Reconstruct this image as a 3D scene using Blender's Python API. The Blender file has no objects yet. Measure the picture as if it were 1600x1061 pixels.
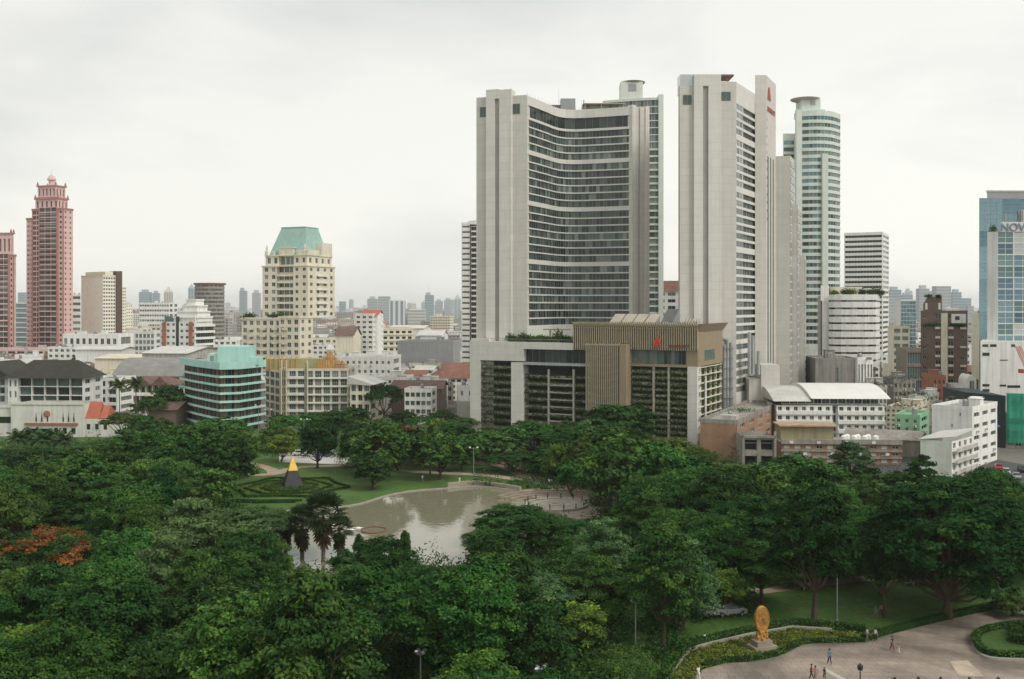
import bpy, math, random
import numpy as np
from math import radians, sin, cos, pi, atan2, hypot, sqrt

random.seed(7)
SC = bpy.context.scene
COL = SC.collection
H0 = 40.0          # camera height above the park, metres
HZ = 478.0         # photo row of the horizon
F = 1600.0         # focal length in photo pixels

# ---------------------------------------------------------------- camera
cam = bpy.data.objects.new("camera", bpy.data.cameras.new("camera"))
COL.objects.link(cam)
cam.location = (0, 0, H0)
cam.rotation_euler = (radians(90), 0, 0)
cam.data.lens = 36; cam.data.sensor_width = 36
cam.data.shift_y = -(530.5 - HZ) / 1600.0
cam.data.clip_start = 1; cam.data.clip_end = 60000
SC.camera = cam
HAZE_D = 0.00008

# ---------------------------------------------------------------- world, sun, exposure
SUN_EL, SUN_AZ = radians(46), radians(128)      # azimuth: from +Y towards +X
world = bpy.data.worlds.new("World"); SC.world = world
world.use_nodes = True
nt = world.node_tree; nt.nodes.clear()
def N(t, typ, **kw):
    n = t.nodes.new(typ)
    for k, v in kw.items():
        if hasattr(n, k): setattr(n, k, v)
        else: n.inputs[k.replace('_', ' ')].default_value = v
    return n
wout = N(nt, 'ShaderNodeOutputWorld'); wbg = N(nt, 'ShaderNodeBackground')
sky = N(nt, 'ShaderNodeTexSky'); sky.sky_type = 'NISHITA'; sky.sun_disc = False
sky.sun_elevation = SUN_EL; sky.sun_rotation = SUN_AZ
sky.air_density = 1.5; sky.dust_density = 3.0
tc = N(nt, 'ShaderNodeTexCoord'); mp = N(nt, 'ShaderNodeMapping')
mp.inputs['Scale'].default_value = (1.6, 1.6, 5.5)
mp.inputs['Rotation'].default_value = (0, radians(4), 0)
n1 = N(nt, 'ShaderNodeTexNoise'); n1.inputs['Scale'].default_value = 1.7; n1.inputs['Detail'].default_value = 7
n1.inputs['Roughness'].default_value = 0.55; n1.inputs['Distortion'].default_value = 0.35
n2 = N(nt, 'ShaderNodeTexNoise'); n2.inputs['Scale'].default_value = 0.8; n2.inputs['Detail'].default_value = 3
cr = N(nt, 'ShaderNodeValToRGB')
cr.color_ramp.elements[0].position = 0.43; cr.color_ramp.elements[0].color = (6.5, 6.6, 6.4, 1)
cr.color_ramp.elements[1].position = 0.61; cr.color_ramp.elements[1].color = (8.35, 8.3, 7.85, 1)
mxs = N(nt, 'ShaderNodeMix'); mxs.data_type = 'RGBA'
L = nt.links
L.new(tc.outputs['Generated'], mp.inputs['Vector'])
L.new(mp.outputs[0], n1.inputs['Vector']); L.new(mp.outputs[0], n2.inputs['Vector'])
ad = N(nt, 'ShaderNodeMath'); ad.operation = 'MULTIPLY_ADD'; ad.inputs[1].default_value = 0.6; 
L.new(n2.outputs['Fac'], ad.inputs[0])
md = N(nt, 'ShaderNodeMath'); md.operation = 'MULTIPLY'; md.inputs[1].default_value = 0.5
L.new(n1.outputs['Fac'], md.inputs[0]); L.new(md.outputs[0], ad.inputs[2])
L.new(ad.outputs[0], cr.inputs['Fac'])
# the overcast is brighter towards the hidden sun, on the right
sx = N(nt, 'ShaderNodeSeparateXYZ'); L.new(tc.outputs['Generated'], sx.inputs[0])
mr = N(nt, 'ShaderNodeMapRange'); mr.inputs['From Min'].default_value = -0.6; mr.inputs['From Max'].default_value = 0.5
mr.inputs['To Min'].default_value = 0.95; mr.inputs['To Max'].default_value = 1.05
L.new(sx.outputs['X'], mr.inputs['Value'])
vm = N(nt, 'ShaderNodeVectorMath'); vm.operation = 'SCALE'
# ... and a little brighter low down
zr_ = N(nt, 'ShaderNodeMapRange'); zr_.inputs['From Min'].default_value = 0.0; zr_.inputs['From Max'].default_value = 0.30
zr_.inputs['To Min'].default_value = 1.14; zr_.inputs['To Max'].default_value = 1.0
L.new(sx.outputs['Z'], zr_.inputs['Value']); zm = N(nt, 'ShaderNodeMath'); zm.operation = 'MULTIPLY'
L.new(zr_.outputs[0], zm.inputs[0]); L.new(mr.outputs[0], zm.inputs[1])
L.new(cr.outputs['Color'], vm.inputs[0]); L.new(zm.outputs[0], vm.inputs['Scale'])
L.new(sky.outputs[0], mxs.inputs['A']); L.new(vm.outputs[0], mxs.inputs['B'])
mxs.inputs['Factor'].default_value = 0.93
L.new(mxs.outputs['Result'], wbg.inputs['Color']); wbg.inputs['Strength'].default_value = 0.096
L.new(wbg.outputs[0], wout.inputs['Surface'])

sun = bpy.data.objects.new("sun", bpy.data.lights.new("sun", 'SUN'))
COL.objects.link(sun)
sun.data.energy = 1.5; sun.data.angle = radians(22); sun.data.color = (1, 0.95, 0.87)
sun.rotation_euler = (radians(90) - SUN_EL, 0, -SUN_AZ + pi)
sun.location = (0, 0, 300)

vs = SC.view_settings
vs.view_transform = 'Standard'; vs.look = 'None'; vs.exposure = 0.24; vs.gamma = 1; vs.use_curve_mapping = False
cy = SC.cycles
cy.use_denoising = True
cy.max_bounces = 5; cy.diffuse_bounces = 3; cy.glossy_bounces = 2; cy.transmission_bounces = 2
cy.transparent_max_bounces = 4; cy.volume_bounces = 2
cy.use_adaptive_sampling = True; cy.adaptive_threshold = 0.02
cy.sample_clamp_indirect = 4

# ---------------------------------------------------------------- materials
_M = {}
def M(key, col=(.5, .5, .5), rough=.8, var=.12, scale=.35, metal=0, streak=0, spec=.4, rnd=0, bump=0, joint=0):
    if key in _M: return _M[key]
    m = bpy.data.materials.new(key); m.use_nodes = True; t = m.node_tree; l = t.links
    b = t.nodes['Principled BSDF']
    b.inputs['Roughness'].default_value = rough; b.inputs['Metallic'].default_value = metal
    b.inputs['Specular IOR Level'].default_value = spec
    tcn = N(t, 'ShaderNodeTexCoord')
    base = N(t, 'ShaderNodeRGB'); base.outputs[0].default_value = (*col, 1)
    cur = base.outputs[0]
    def mul(cur, fac_out, lo, hi, fmin=0.3, fmax=0.7):
        r = N(t, 'ShaderNodeMapRange')
        r.inputs['From Min'].default_value = fmin; r.inputs['From Max'].default_value = fmax
        r.inputs['To Min'].default_value = lo; r.inputs['To Max'].default_value = hi
        l.new(fac_out, r.inputs['Value'])
        v = N(t, 'ShaderNodeVectorMath'); v.operation = 'SCALE'
        l.new(cur, v.inputs[0]); l.new(r.outputs[0], v.inputs['Scale']); return v.outputs[0]
    if var:
        n = N(t, 'ShaderNodeTexNoise'); n.inputs['Scale'].default_value = scale; n.inputs['Detail'].default_value = 6
        n.inputs['Roughness'].default_value = 0.65
        l.new(tcn.outputs['Object'], n.inputs['Vector']); cur = mul(cur, n.outputs['Fac'], 1 - var, 1 + var)
        if bump:
            bp = N(t, 'ShaderNodeBump'); bp.inputs['Strength'].default_value = bump
            l.new(n.outputs['Fac'], bp.inputs['Height']); l.new(bp.outputs[0], b.inputs['Normal'])
    if streak:
        mpn = N(t, 'ShaderNodeMapping'); mpn.inputs['Scale'].default_value = (1.1, 1.1, .07)
        l.new(tcn.outputs['Object'], mpn.inputs['Vector'])
        n = N(t, 'ShaderNodeTexNoise'); n.inputs['Scale'].default_value = 1.0; n.inputs['Detail'].default_value = 5
        l.new(mpn.outputs[0], n.inputs['Vector']); cur = mul(cur, n.outputs['Fac'], 1 - streak*.6, 1.02, .34, .56)
    if joint:      # cladding panel joints
        s3 = N(t, 'ShaderNodeSeparateXYZ'); l.new(tcn.outputs['Object'], s3.inputs[0]); am = N(t, 'ShaderNodeMath'); am.operation = 'ADD'
        l.new(s3.outputs['X'], am.inputs[0]); l.new(s3.outputs['Y'], am.inputs[1]); c3 = N(t, 'ShaderNodeCombineXYZ')
        l.new(am.outputs[0], c3.inputs['X']); l.new(s3.outputs['Z'], c3.inputs['Y'])
        bk = N(t, 'ShaderNodeTexBrick'); bk.inputs['Scale'].default_value = 1; bk.inputs['Brick Width'].default_value = 2.6; bk.inputs['Row Height'].default_value = 2.5; bk.offset = 0
        bk.inputs['Mortar Size'].default_value = .05; bk.inputs['Color1'].default_value = (1, 1, 1, 1); bk.inputs['Color2'].default_value = (.95, .95, .95, 1); bk.inputs['Mortar'].default_value = (.8, .8, .8, 1)
        l.new(c3.outputs[0], bk.inputs['Vector']); vv = N(t, 'ShaderNodeVectorMath'); vv.operation = 'MULTIPLY'
        l.new(cur, vv.inputs[0]); l.new(bk.outputs['Color'], vv.inputs[1]); cur = vv.outputs[0]
    if rnd:
        oi = N(t, 'ShaderNodeObjectInfo'); cur = mul(cur, oi.outputs['Random'], 1 - rnd, 1 + rnd, 0, 1)
    l.new(cur, b.inputs['Base Color'])
    _M[key] = m; return m

def W_(key, r, g, b, streak=.22, var=.08, joint=0): return M(key, (r, g, b), .85, var, .25, streak=streak, joint=joint)
WHITE = W_('white_paint', .80, .80, .76)
WHITE2 = W_('pale_paint', .70, .71, .68, .3)
CREAM = W_('cream_paint', .74, .69, .55)
GREYC = W_('grey_concrete', .40, .385, .36, .12)
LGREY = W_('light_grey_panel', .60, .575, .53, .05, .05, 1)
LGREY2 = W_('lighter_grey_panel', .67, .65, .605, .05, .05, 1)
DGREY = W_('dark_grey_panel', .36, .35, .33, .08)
OLDC = W_('stained_concrete', .30, .28, .25, .45, .25)
OLDW = W_('stained_white_wall', .50, .48, .44, .42, .18)
TERRA = M('terracotta_roof', (.23, .11, .078), .85, .3, .6, streak=.2)
REDROOF = M('red_orange_roof', (.40, .12, .07), .75, .15, .6)
BROWNROOF = M('brown_tile_roof', (.16, .10, .08), .9, .3, .5)
DROOF = M('charcoal_roof', (.036, .034, .028), .85, .25, .4)
METALR = M('pale_metal_roof', (.56, .55, .52), .5, .18, .2, streak=.15)
CREAMR = M('cream_metal_roof', (.62, .56, .44), .6, .15, .2)
GREYR = M('grey_metal_roof', (.22, .22, .21), .55, .2, .25)
FLATR = M('flat_roof_cement', (.32, .30, .275), .95, .35, .15)
PINK = W_('pink_paint', .68, .46, .43, .12)
PINKD = W_('deep_pink_trim', .40, .20, .17, .15)
TURQ = W_('turquoise_paint', .42, .68, .62, .15)
GREENP = W_('green_paint', .26, .48, .30, .2)
ORBR = W_('orange_brown_wall', .36, .22, .14, .2, .15)
BRICK = W_('red_brick_wall', .33, .14, .09, .15, .2)
BROWN = W_('brown_wall', .17, .12, .10, .1, .1)
DBROWN = W_('dark_brown_frame', .10, .07, .05, .1)
TANP = W_('tan_metal_panel', .30, .235, .155, .1)
SLAT = M('beige_slat', (.40, .345, .24), .6, .1, .5)
GOLD = M('gold_paint', (.72, .40, .10), .45, .25, 1.5, metal=.35)
RED = M('red_sign', (.65, .06, .03), .5, 0)
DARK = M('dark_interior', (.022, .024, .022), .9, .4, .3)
BLACK = M('black_metal', (.03, .03, .032), .5, 0)
STEEL = M('grey_steel', (.30, .31, .31), .45, .1, .6, metal=.4)
PIPE = M('galvanised_duct', (.42, .44, .44), .4, .15, .4, metal=.5)
TEALR = M('verdigris_roof', (.31, .47, .42), .65, .12, .3, streak=.15)
PANELR = M('beige_skylight', (.42, .39, .32), .5, .1)
NETG = M('green_scaffold_net', (.03, .30, .19), .8, .3, .25, streak=.3)
BLKW = M('black_sheet_wall', (.02, .035, .035), .7, .3, .3)
FRAME = M('window_frame_white', (.6, .6, .57), .6, .05)
FRAMEG = M('window_frame_grey', (.2, .21, .21), .5, .05)
G0 = M('dark_glass', (.028, .040, .038), .1, .3, .3, spec=.45, rnd=.4)
G1 = M('grey_green_glass', (.066, .095, .088), .15, .3, .3, spec=.45, rnd=.4)
G2 = M('glass_with_curtain', (.16, .19, .17), .3, .25, .5, spec=.5, rnd=.35)
G3 = M('teal_glass', (.075, .13, .12), .1, .25, .2, spec=.6, rnd=.3)
G4 = M('pale_reflecting_glass', (.42, .45, .45), .15, .1, .2, metal=.5, rnd=.12)
GB = M('blue_mirror_glass', (.19, .29, .33), .1, .12, .2, metal=.75, rnd=.15)
GB2 = M('deep_blue_mirror_glass', (.11, .19, .235), .1, .2, .25, metal=.7, rnd=.3)
GT = M('teal_mirror_glass', (.13, .22, .225), .15, .15, .2, metal=.5, rnd=.2)
GDIM = M('shaded_glass_balcony', (.10, .12, .11), .2, .2, .3)
BARK = M('bark', (.075, .055, .04), .95, .3, 1.2)
BARKP = M('pale_bark', (.17, .14, .11), .95, .3, 1.2)
STONE = M('pinkish_stone', (.30, .25, .20), .9, .25, .6)
DSTONE = M('black_stone', (.03, .032, .04), .5, .3, .8)

# ---------------------------------------------------------------- mesh helpers
class MB:
    def __init__(s): s.v = []; s.f = []; s.m = []
    def add(s, vs, fs, mi=0):
        o = len(s.v); s.v += [tuple(p) for p in vs]
        for f in fs: s.f.append(tuple(i + o for i in f)); s.m.append(mi)
        return s
    def quad(s, a, b, c, d, mi=0): return s.add([a, b, c, d], [(0, 1, 2, 3)], mi)
    def tri(s, a, b, c, mi=0): return s.add([a, b, c], [(0, 1, 2)], mi)
    def box(s, x0, y0, z0, x1, y1, z1, mi=0):
        return s.add([(x0,y0,z0),(x1,y0,z0),(x1,y1,z0),(x0,y1,z0),(x0,y0,z1),(x1,y0,z1),(x1,y1,z1),(x0,y1,z1)],
                     [(0,3,2,1),(4,5,6,7),(0,1,5,4),(1,2,6,5),(2,3,7,6),(3,0,4,7)], mi)
    def prism(s, pts, z0, z1, mi=0, top=True, bot=True):
        n = len(pts); vs = [(p[0], p[1], z0) for p in pts] + [(p[0], p[1], z1) for p in pts]
        fs = [(i, (i+1) % n, (i+1) % n + n, i+n) for i in range(n)]
        if top: fs.append(tuple(range(n, 2*n)))
        if bot: fs.append(tuple(range(n-1, -1, -1)))
        return s.add(vs, fs, mi)
    def ext(s, prof, axis, a0, a1, mi=0):
        """profile (u,z) extruded along local x or y"""
        n = len(prof)
        mk = (lambda a, p: (a, p[0], p[1])) if axis == 'x' else (lambda a, p: (p[0], a, p[1]))
        vs = [mk(a0, p) for p in prof] + [mk(a1, p) for p in prof]
        fs = [(i, (i+1) % n, (i+1) % n + n, i+n) for i in range(n)] + [tuple(range(n-1, -1, -1)), tuple(range(n, 2*n))]
        return s.add(vs, fs, mi)
    def tube(s, p0, p1, r0, r1=None, n=8, mi=0, cap=True):
        r1 = r0 if r1 is None else r1
        p0 = np.array(p0, float); p1 = np.array(p1, float); d = p1 - p0; d /= (np.linalg.norm(d) + 1e-9)
        a = np.array((0, 0, 1.)) if abs(d[2]) < .9 else np.array((1., 0, 0))
        u = np.cross(d, a); u /= np.linalg.norm(u); w = np.cross(d, u)
        vs = []
        for p, r in ((p0, r0), (p1, r1)):
            for i in range(n):
                t = 2*pi*i/n; vs.append(tuple(p + r*(cos(t)*u + sin(t)*w)))
        fs = [(i, i+n, (i+1) % n + n, (i+1) % n) for i in range(n)]
        if cap: fs += [tuple(range(n)), tuple(range(2*n-1, n-1, -1))]
        return s.add(vs, fs, mi)
    def lathe(s, prof, cx=0, cy=0, n=16, mi=0, sx=1, sy=1):
        k = len(prof); vs = []
        for r, z in prof:
            for i in range(n):
                t = 2*pi*i/n; vs.append((cx + r*cos(t)*sx, cy + r*sin(t)*sy, z))
        fs = []
        for j in range(k-1):
            for i in range(n):
                fs.append((j*n+i, j*n+(i+1) % n, (j+1)*n+(i+1) % n, (j+1)*n+i))
        fs += [tuple(range(n-1, -1, -1)), tuple((k-1)*n+i for i in range(n))]
        return s.add(vs, fs, mi)
    def mesh(s, name, mats, smooth=False):
        me = bpy.data.meshes.new(name)
        me.from_pydata(s.v, [], s.f)
        for m in (mats if isinstance(mats, (list, tuple)) else [mats]): me.materials.append(m)
        if any(s.m): me.polygons.foreach_set('material_index', s.m)
        if smooth: me.polygons.foreach_set('use_smooth', [True]*len(s.f))
        me.update(); return me
    def build(s, name, mats, parent=None, smooth=False, **kw):
        return link(name, s.mesh(name, mats, smooth), parent, **kw)

def link(name, data, parent=None, loc=None, rz=None, label=None, cat=None, group=None, kind=None):
    o = bpy.data.objects.new(name, data); COL.objects.link(o)
    if parent: o.parent = parent
    if loc is not None: o.location = loc
    if rz is not None: o.rotation_euler = (0, 0, rz)
    tag(o, label, cat, group, kind); return o
def tag(o, label=None, cat=None, group=None, kind=None):
    if label: o['label'] = label
    if cat: o['category'] = cat
    if group: o['group'] = group
    if kind: o['kind'] = kind
    return o
def copy_tree(o, parent=None, **kw):
    c = o.copy(); COL.objects.link(c)
    if parent: c.parent = parent
    for ch in o.children: copy_tree(ch, c)
    tag(c, **kw); return c

def X(px, Y): return (px - 800) / F * Y
def Z(py, Y): return H0 - (py - HZ) / F * Y
def G(px, py, z=0.0):
    Y = (H0 - z) * F / (py - HZ); return (X(px, Y), Y)
def offs(pts, d):
    """open polyline moved inward by d (outward normal of a->b is (dy,-dx))"""
    out = []
    for i, p in enumerate(pts):
        ns = []
        for a, b in ((i-1, i), (i, i+1)):
            if a < 0 or b >= len(pts): continue
            dx = pts[b][0]-pts[a][0]; dy = pts[b][1]-pts[a][1]; l = hypot(dx, dy) + 1e-9
            ns.append((dy/l, -dx/l))
        if len(ns) == 2:
            nx = ns[0][0]+ns[1][0]; ny = ns[0][1]+ns[1][1]; q = nx*nx+ny*ny
            nx *= 2/q; ny *= 2/q
        else: nx, ny = ns[0]
        out.append((p[0]-nx*d, p[1]-ny*d))
    return out
def ribbon(mb, pts, z0, z1, d0, d1, mi=0):
    """solid band along a polyline between inward offsets d0 (outside, may be negative) and d1"""
    a = offs(pts, d0); b = offs(pts, d1); n = len(pts)
    vs = [(p[0], p[1], z) for z in (z0, z1) for p in a] + [(p[0], p[1], z) for z in (z0, z1) for p in b]
    fs = []
    for i in range(n-1):
        A, B, C, D = i, i+1, n+i+1, n+i
        E, Fq, Gq, Hq = 2*n+i, 2*n+i+1, 3*n+i+1, 3*n+i
        fs += [(A, B, C, D), (D, C, Gq, Hq), (E, Hq, Gq, Fq), (A, E, Fq, B)]
    fs += [(0, n, 3*n, 2*n), (n-1, 3*n-1, 4*n-1, 2*n-1)]
    mb.add(vs, fs, mi); return mb
def strip(pts, z0, z1, pw, rng, cols=(0, 1, 1, 2, 1), rec=.35, fm=5, split=None):
    """glazing strip along a polyline: panes of width pw with mullions; material slots 0..4 glass, 5 frame"""
    mb = MB(); q = offs(pts, rec)
    for i in range(len(q)-1):
        (x0, y0), (x1, y1) = q[i], q[i+1]; l = hypot(x1-x0, y1-y0); n = max(1, round(l/pw))
        dx, dy = (x1-x0)/n, (y1-y0)/n; ux, uy = (x1-x0)/l, (y1-y0)/l; nx, ny = uy, -ux
        for k in range(n):
            a = (x0+dx*k, y0+dy*k); b = (a[0]+dx, a[1]+dy)
            mb.quad((*a, z0), (*b, z0), (*b, z1), (*a, z1), rng.choice(cols))
            w = .045; o = .09
            p = [(a[0]-ux*w, a[1]-uy*w), (a[0]-ux*w+nx*o, a[1]-uy*w+ny*o), (a[0]+ux*w+nx*o, a[1]+uy*w+ny*o), (a[0]+ux*w, a[1]+uy*w)]
            mb.prism(p, z0, z1, fm, False, False)
        if split:
            zz = z0 + (z1-z0)*split
            a = (x0, y0); b = (x1, y1); o = .08
            mb.quad((a[0]+nx*o, a[1]+ny*o, zz-.06), (b[0]+nx*o, b[1]+ny*o, zz-.06), (b[0]+nx*o, b[1]+ny*o, zz+.06), (a[0]+nx*o, a[1]+ny*o, zz+.06), fm)
    return mb
GLS = [G0, G1, G2, G3, G4, FRAMEG]

_win = {}
def win_mesh(w, h, nx=2, glass=None, frame=None, nz=1, thick=.07):
    key = (round(w, 2), round(h, 2), nx, nz, glass.name, frame.name)
    if key in _win: return _win[key]
    mb = MB(); t = thick
    mb.quad((-w/2, 0, -h/2), (w/2, 0, -h/2), (w/2, 0, h/2), (-w/2, 0, h/2), 0)
    for i in range(nx+1):
        x = -w/2 + (w-t)*i/nx
        mb.box(x, -.06, -h/2, x+t, .0, h/2, 1)
    for i in range(nz+1):
        z = -h/2 + (h-t)*i/nz
        mb.box(-w/2+t, -.05, z, w/2-t, .0, z+t, 1)
    me = mb.mesh('window', [glass, frame]); _win[key] = me; return me

class Bld:
    """a building: an Empty at its base; local x along its front (left to right), y away, z up"""
    def __init__(s, name, label, cat='building', o=(0, 0), rz=0, group=None, seed=None):
        s.root = link(name, None, None, (o[0], o[1], 0), rz, label, cat, group)
        s.w = MB(); s.items = {}; s.rng = random.Random(seed if seed is not None else hash_(label))
        FOOT.append((o[0], o[1], name))
    def item(s, name, me, x, y, z, rz=0): s.items.setdefault(name, []).append((me, x, y, z, rz))
    def face(s, p0, p1, z0, z1, cols=1, rows=1, wx=(.25, .75), wz=(.3, .8), rec=.28, nx=2, nz=1,
             glass=(G0, G1, G0, G2), frame=FRAME, skip=None, wall=None, name='window', thick=.07):
        w = wall or s.w
        dx = p1[0]-p0[0]; dy = p1[1]-p0[1]; Ln = hypot(dx, dy)
        if Ln < .01: return s
        ux, uy = dx/Ln, dy/Ln; nx_, ny_ = uy, -ux; ang = atan2(dy, dx)
        def P(u, z, d=0): return (p0[0]+ux*u-nx_*d, p0[1]+uy*u-ny_*d, z)
        def q(u0, u1, a, b):
            if u1-u0 > 1e-4 and b-a > 1e-4: w.quad(P(u0, a), P(u1, a), P(u1, b), P(u0, b))
        if rows == 0 or cols == 0: q(0, Ln, z0, z1); return s
        cw = Ln/cols; rh = (z1-z0)/rows
        for r in range(rows):
            a = z0+rh*r; za = a+rh*wz[0]; zb = a+rh*wz[1]
            q(0, Ln, a, za); q(0, Ln, zb, a+rh)
            prev = 0
            for c in range(cols):
                if skip and skip(c, r): continue
                ua = cw*c+cw*wx[0]; ub = cw*c+cw*wx[1]
                q(prev, ua, za, zb); prev = ub
                w.quad(P(ua, za), P(ua, za, rec), P(ua, zb, rec), P(ua, zb))
                w.quad(P(ub, za, rec), P(ub, za), P(ub, zb), P(ub, zb, rec))
                w.quad(P(ua, za), P(ub, za), P(ub, za, rec), P(ua, za, rec))
                w.quad(P(ua, zb, rec), P(ub, zb, rec), P(ub, zb), P(ua, zb))
                cx, cy_, cz = P((ua+ub)/2, (za+zb)/2, rec)
                s.item(name, win_mesh(ub-ua, zb-za, nx, s.rng.choice(glass), frame, nz, thick), cx, cy_, cz, ang)
            q(prev, Ln, za, zb)
        return s
    def part(s, name, mb, mat, parent=None, **kw): return mb.build(name, mat, parent or s.root, **kw)
    def box(s, name, mat, *a, **kw): return MB().box(*a).build(name, mat, s.root, **kw)
    def body(s, W, D, H, front=None, right=None, left=None, z0=0, x0=0, y0=0, back=None):
        """four walls; each spec is None (blank) or a dict for face()"""
        c = [(x0, y0), (x0+W, y0), (x0+W, y0+D), (x0, y0+D)]
        for i, sp in enumerate((front, right, back, left)):
            sp = sp or dict(rows=0); s.face(c[i], c[(i+1) % 4], z0, H, **sp)
        return s
    def flat(s, W, D, H, x0=0, y0=0, par=.8, mat=None, rm=None, t=.25, name='roof'):
        """flat roof slab set inside a parapet"""
        s.part(name, MB().box(x0+t, y0+t, H-.3, x0+W-t, y0+D-t, H-.02), rm or FLATR)
        m = MB(); z = H+par
        m.box(x0-.06, y0-.06, H-.25, x0+W+.06, y0+t, z); m.box(x0-.06, y0+D-t, H-.25, x0+W+.06, y0+D+.06, z)
        m.box(x0-.06, y0+t, H-.25, x0+t, y0+D-t, z); m.box(x0+W-t, y0+t, H-.25, x0+W+.06, y0+D-t, z)
        s.part('parapet', m, mat or s.wm)
        return s
    wm = WHITE
    def clutter(s, W, D, H, n=4, x0=0, y0=0, big=1.0):
        """water tanks, stair head, aircon boxes and an aerial on the roof"""
        r = s.rng
        for i in range(n):
            x = x0+r.uniform(.1, .75)*W; y = y0+r.uniform(.15, .7)*D; k = r.random()
            if k < .35:
                t = MB(); rr = r.uniform(.5, .8)*big; t.lathe([(rr, 0), (rr, 1.4*big), (rr*.7, 1.75*big), (.1, 1.8*big)], x, y, 10)
                t.box(x-rr, y-rr, -.3, x+rr, y+rr, 0)
                o = s.part('water_tank', t, STEEL); o.location.z = H+.3
            elif k < .6:
                w, d, h = r.uniform(2, 3.4)*big, r.uniform(2, 3)*big, r.uniform(2, 2.7)*big
                t = MB().box(x, y, H-.02, x+w, y+d, H+h); t.box(x-.2, y-.2, H+h, x+w+.2, y+d+.2, H+h+.15)
                s.part('stair_head', t, s.wm)
            elif k < .85:
                t = MB()
                for j in range(r.randint(2, 4)): t.box(x+j*1.3, y, H, x+j*1.3+.9, y+.5, H+.8)
                s.part('air_conditioner', t, STEEL)
            else:
                t = MB(); t.tube((x, y, H-.1), (x, y, H+3), .05, .04, 5); t.tube((x-.7, y, H+2.7), (x+.7, y, H+2.7), .04, .04, 4)
                s.part('aerial', t, STEEL)
        return s
    def done(s, wm=None):
        if s.w.f: s.part('wall', s.w, wm or s.wm)
        for name, L_ in s.items.items():
            if len(L_) > 100:
                L_.sort(key=lambda e: e[2]*cos(s.root.rotation_euler.z) + e[1]*sin(s.root.rotation_euler.z))
            for me, x, y, z, rz in L_[:100]:
                link(name, me, s.root, (x, y, z), rz)
            if len(L_) > 100:
                big = MB(); mats = []
                for me, x, y, z, rz in L_[100:]:
                    c, sn = cos(rz), sin(rz); o = len(big.v)
                    for v in me.vertices:
                        big.v.append((x+v.co.x*c-v.co.y*sn, y+v.co.x*sn+v.co.y*c, z+v.co.z))
                    mm = []
                    for m in me.materials:
                        if m not in mats: mats.append(m)
                        mm.append(mats.index(m))
                    for p in me.polygons:
                        big.f.append(tuple(i+o for i in p.vertices)); big.m.append(mm[p.material_index])
                big.build(name, mats, s.root, kind='stuff')
        return s.root
def hash_(t):
    h = 7
    for ch in t: h = (h*31 + ord(ch)) % 1000003
    return h
FOOT = []
KEEP = []      # world circles where town filler may not stand
def corner(c, l, r, Y, th, b=None):
    """a box seen corner-on: near edge at photo column c and depth Y, faces reaching columns l and r.
    returns origin of its front's left end, rotation, width, depth"""
    t = radians(th); kl = (l-800)/F; kr = (r-800)/F; xc = X(c, Y)
    a = (xc-kl*Y)/(cos(t)+kl*sin(t))
    if kl > 0 and sin(t)-kr*cos(t) <= .02:      # right of the camera and square on: its left side shows instead
        b = b or 14; xc = X(r, Y); a = (xc+b*sin(t)-kl*(Y+b*cos(t)))/(cos(t)+kl*sin(t))
    den = sin(t)-kr*cos(t)
    if b is None: b = (kr*Y-xc)/den if den > .02 else 14
    o = (xc-a*cos(t), Y+a*sin(t))
    if b <= .5: b = 14
    cx = xc + (-a*cos(t)+b*sin(t))/2; cy_ = Y + (a*sin(t)+b*cos(t))/2
    KEEP.append((cx, cy_, hypot(a, b)/2))
    return o, -t, a, b

# ---------------------------------------------------------------- foliage helpers
def leafmat(key, col, dev=.5, rnd=.34, hue=(.03, .0, -.01), tint2=None, trans=.12):
    if key in _M: return _M[key]
    col = [c_*1.32 for c_ in col]
    m = bpy.data.materials.new(key); m.use_nodes = True; t = m.node_tree; l = t.links
    b = t.nodes['Principled BSDF']; b.inputs['Roughness'].default_value = .8
    b.inputs['Specular IOR Level'].default_value = .08
    at = N(t, 'ShaderNodeAttribute'); at.attribute_name = 'tint'
    oi = N(t, 'ShaderNodeObjectInfo')
    r = N(t, 'ShaderNodeValToRGB'); e = r.color_ramp.elements
    c = np.array(col); hi = np.minimum(c*(1+dev*1.3)+np.array(hue), 1); lo = c*(1-dev*.75)
    if tint2 is not None: hi = np.array(tint2)
    e[0].position = 0; e[0].color = (*lo, 1); e[1].position = 1; e[1].color = (*np.maximum(hi, 0), 1)
    k = e.new(.55); k.color = (*c, 1)
    l.new(at.outputs['Fac'], r.inputs['Fac'])
    hs = N(t, 'ShaderNodeHueSaturation')
    mh = N(t, 'ShaderNodeMapRange'); mh.inputs['To Min'].default_value = .475; mh.inputs['To Max'].default_value = .52
    mv = N(t, 'ShaderNodeMapRange'); mv.inputs['To Min'].default_value = 1-rnd; mv.inputs['To Max'].default_value = 1+rnd
    wn = N(t, 'ShaderNodeTexWhiteNoise'); wn.noise_dimensions = '1D'; l.new(oi.outputs['Random'], wn.inputs['W'])
    l.new(wn.outputs['Value'], mh.inputs['Value']); l.new(oi.outputs['Random'], mv.inputs['Value'])
    l.new(mh.outputs[0], hs.inputs['Hue']); l.new(mv.outputs[0], hs.inputs['Value']); l.new(r.outputs[0], hs.inputs['Color'])
    l.new(hs.outputs[0], b.inputs['Base Color'])
    if trans:
        tr = N(t, 'ShaderNodeBsdfTranslucent'); l.new(hs.outputs[0], tr.inputs['Color'])
        mx = N(t, 'ShaderNodeMixShader'); mx.inputs[0].default_value = trans
        o = t.nodes['Material Output']
        l.new(b.outputs[0], mx.inputs[1]); l.new(tr.outputs[0], mx.inputs[2]); l.new(mx.outputs[0], o.inputs['Surface'])
    _M[key] = m; return m
RG = np.random.default_rng(11)
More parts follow.
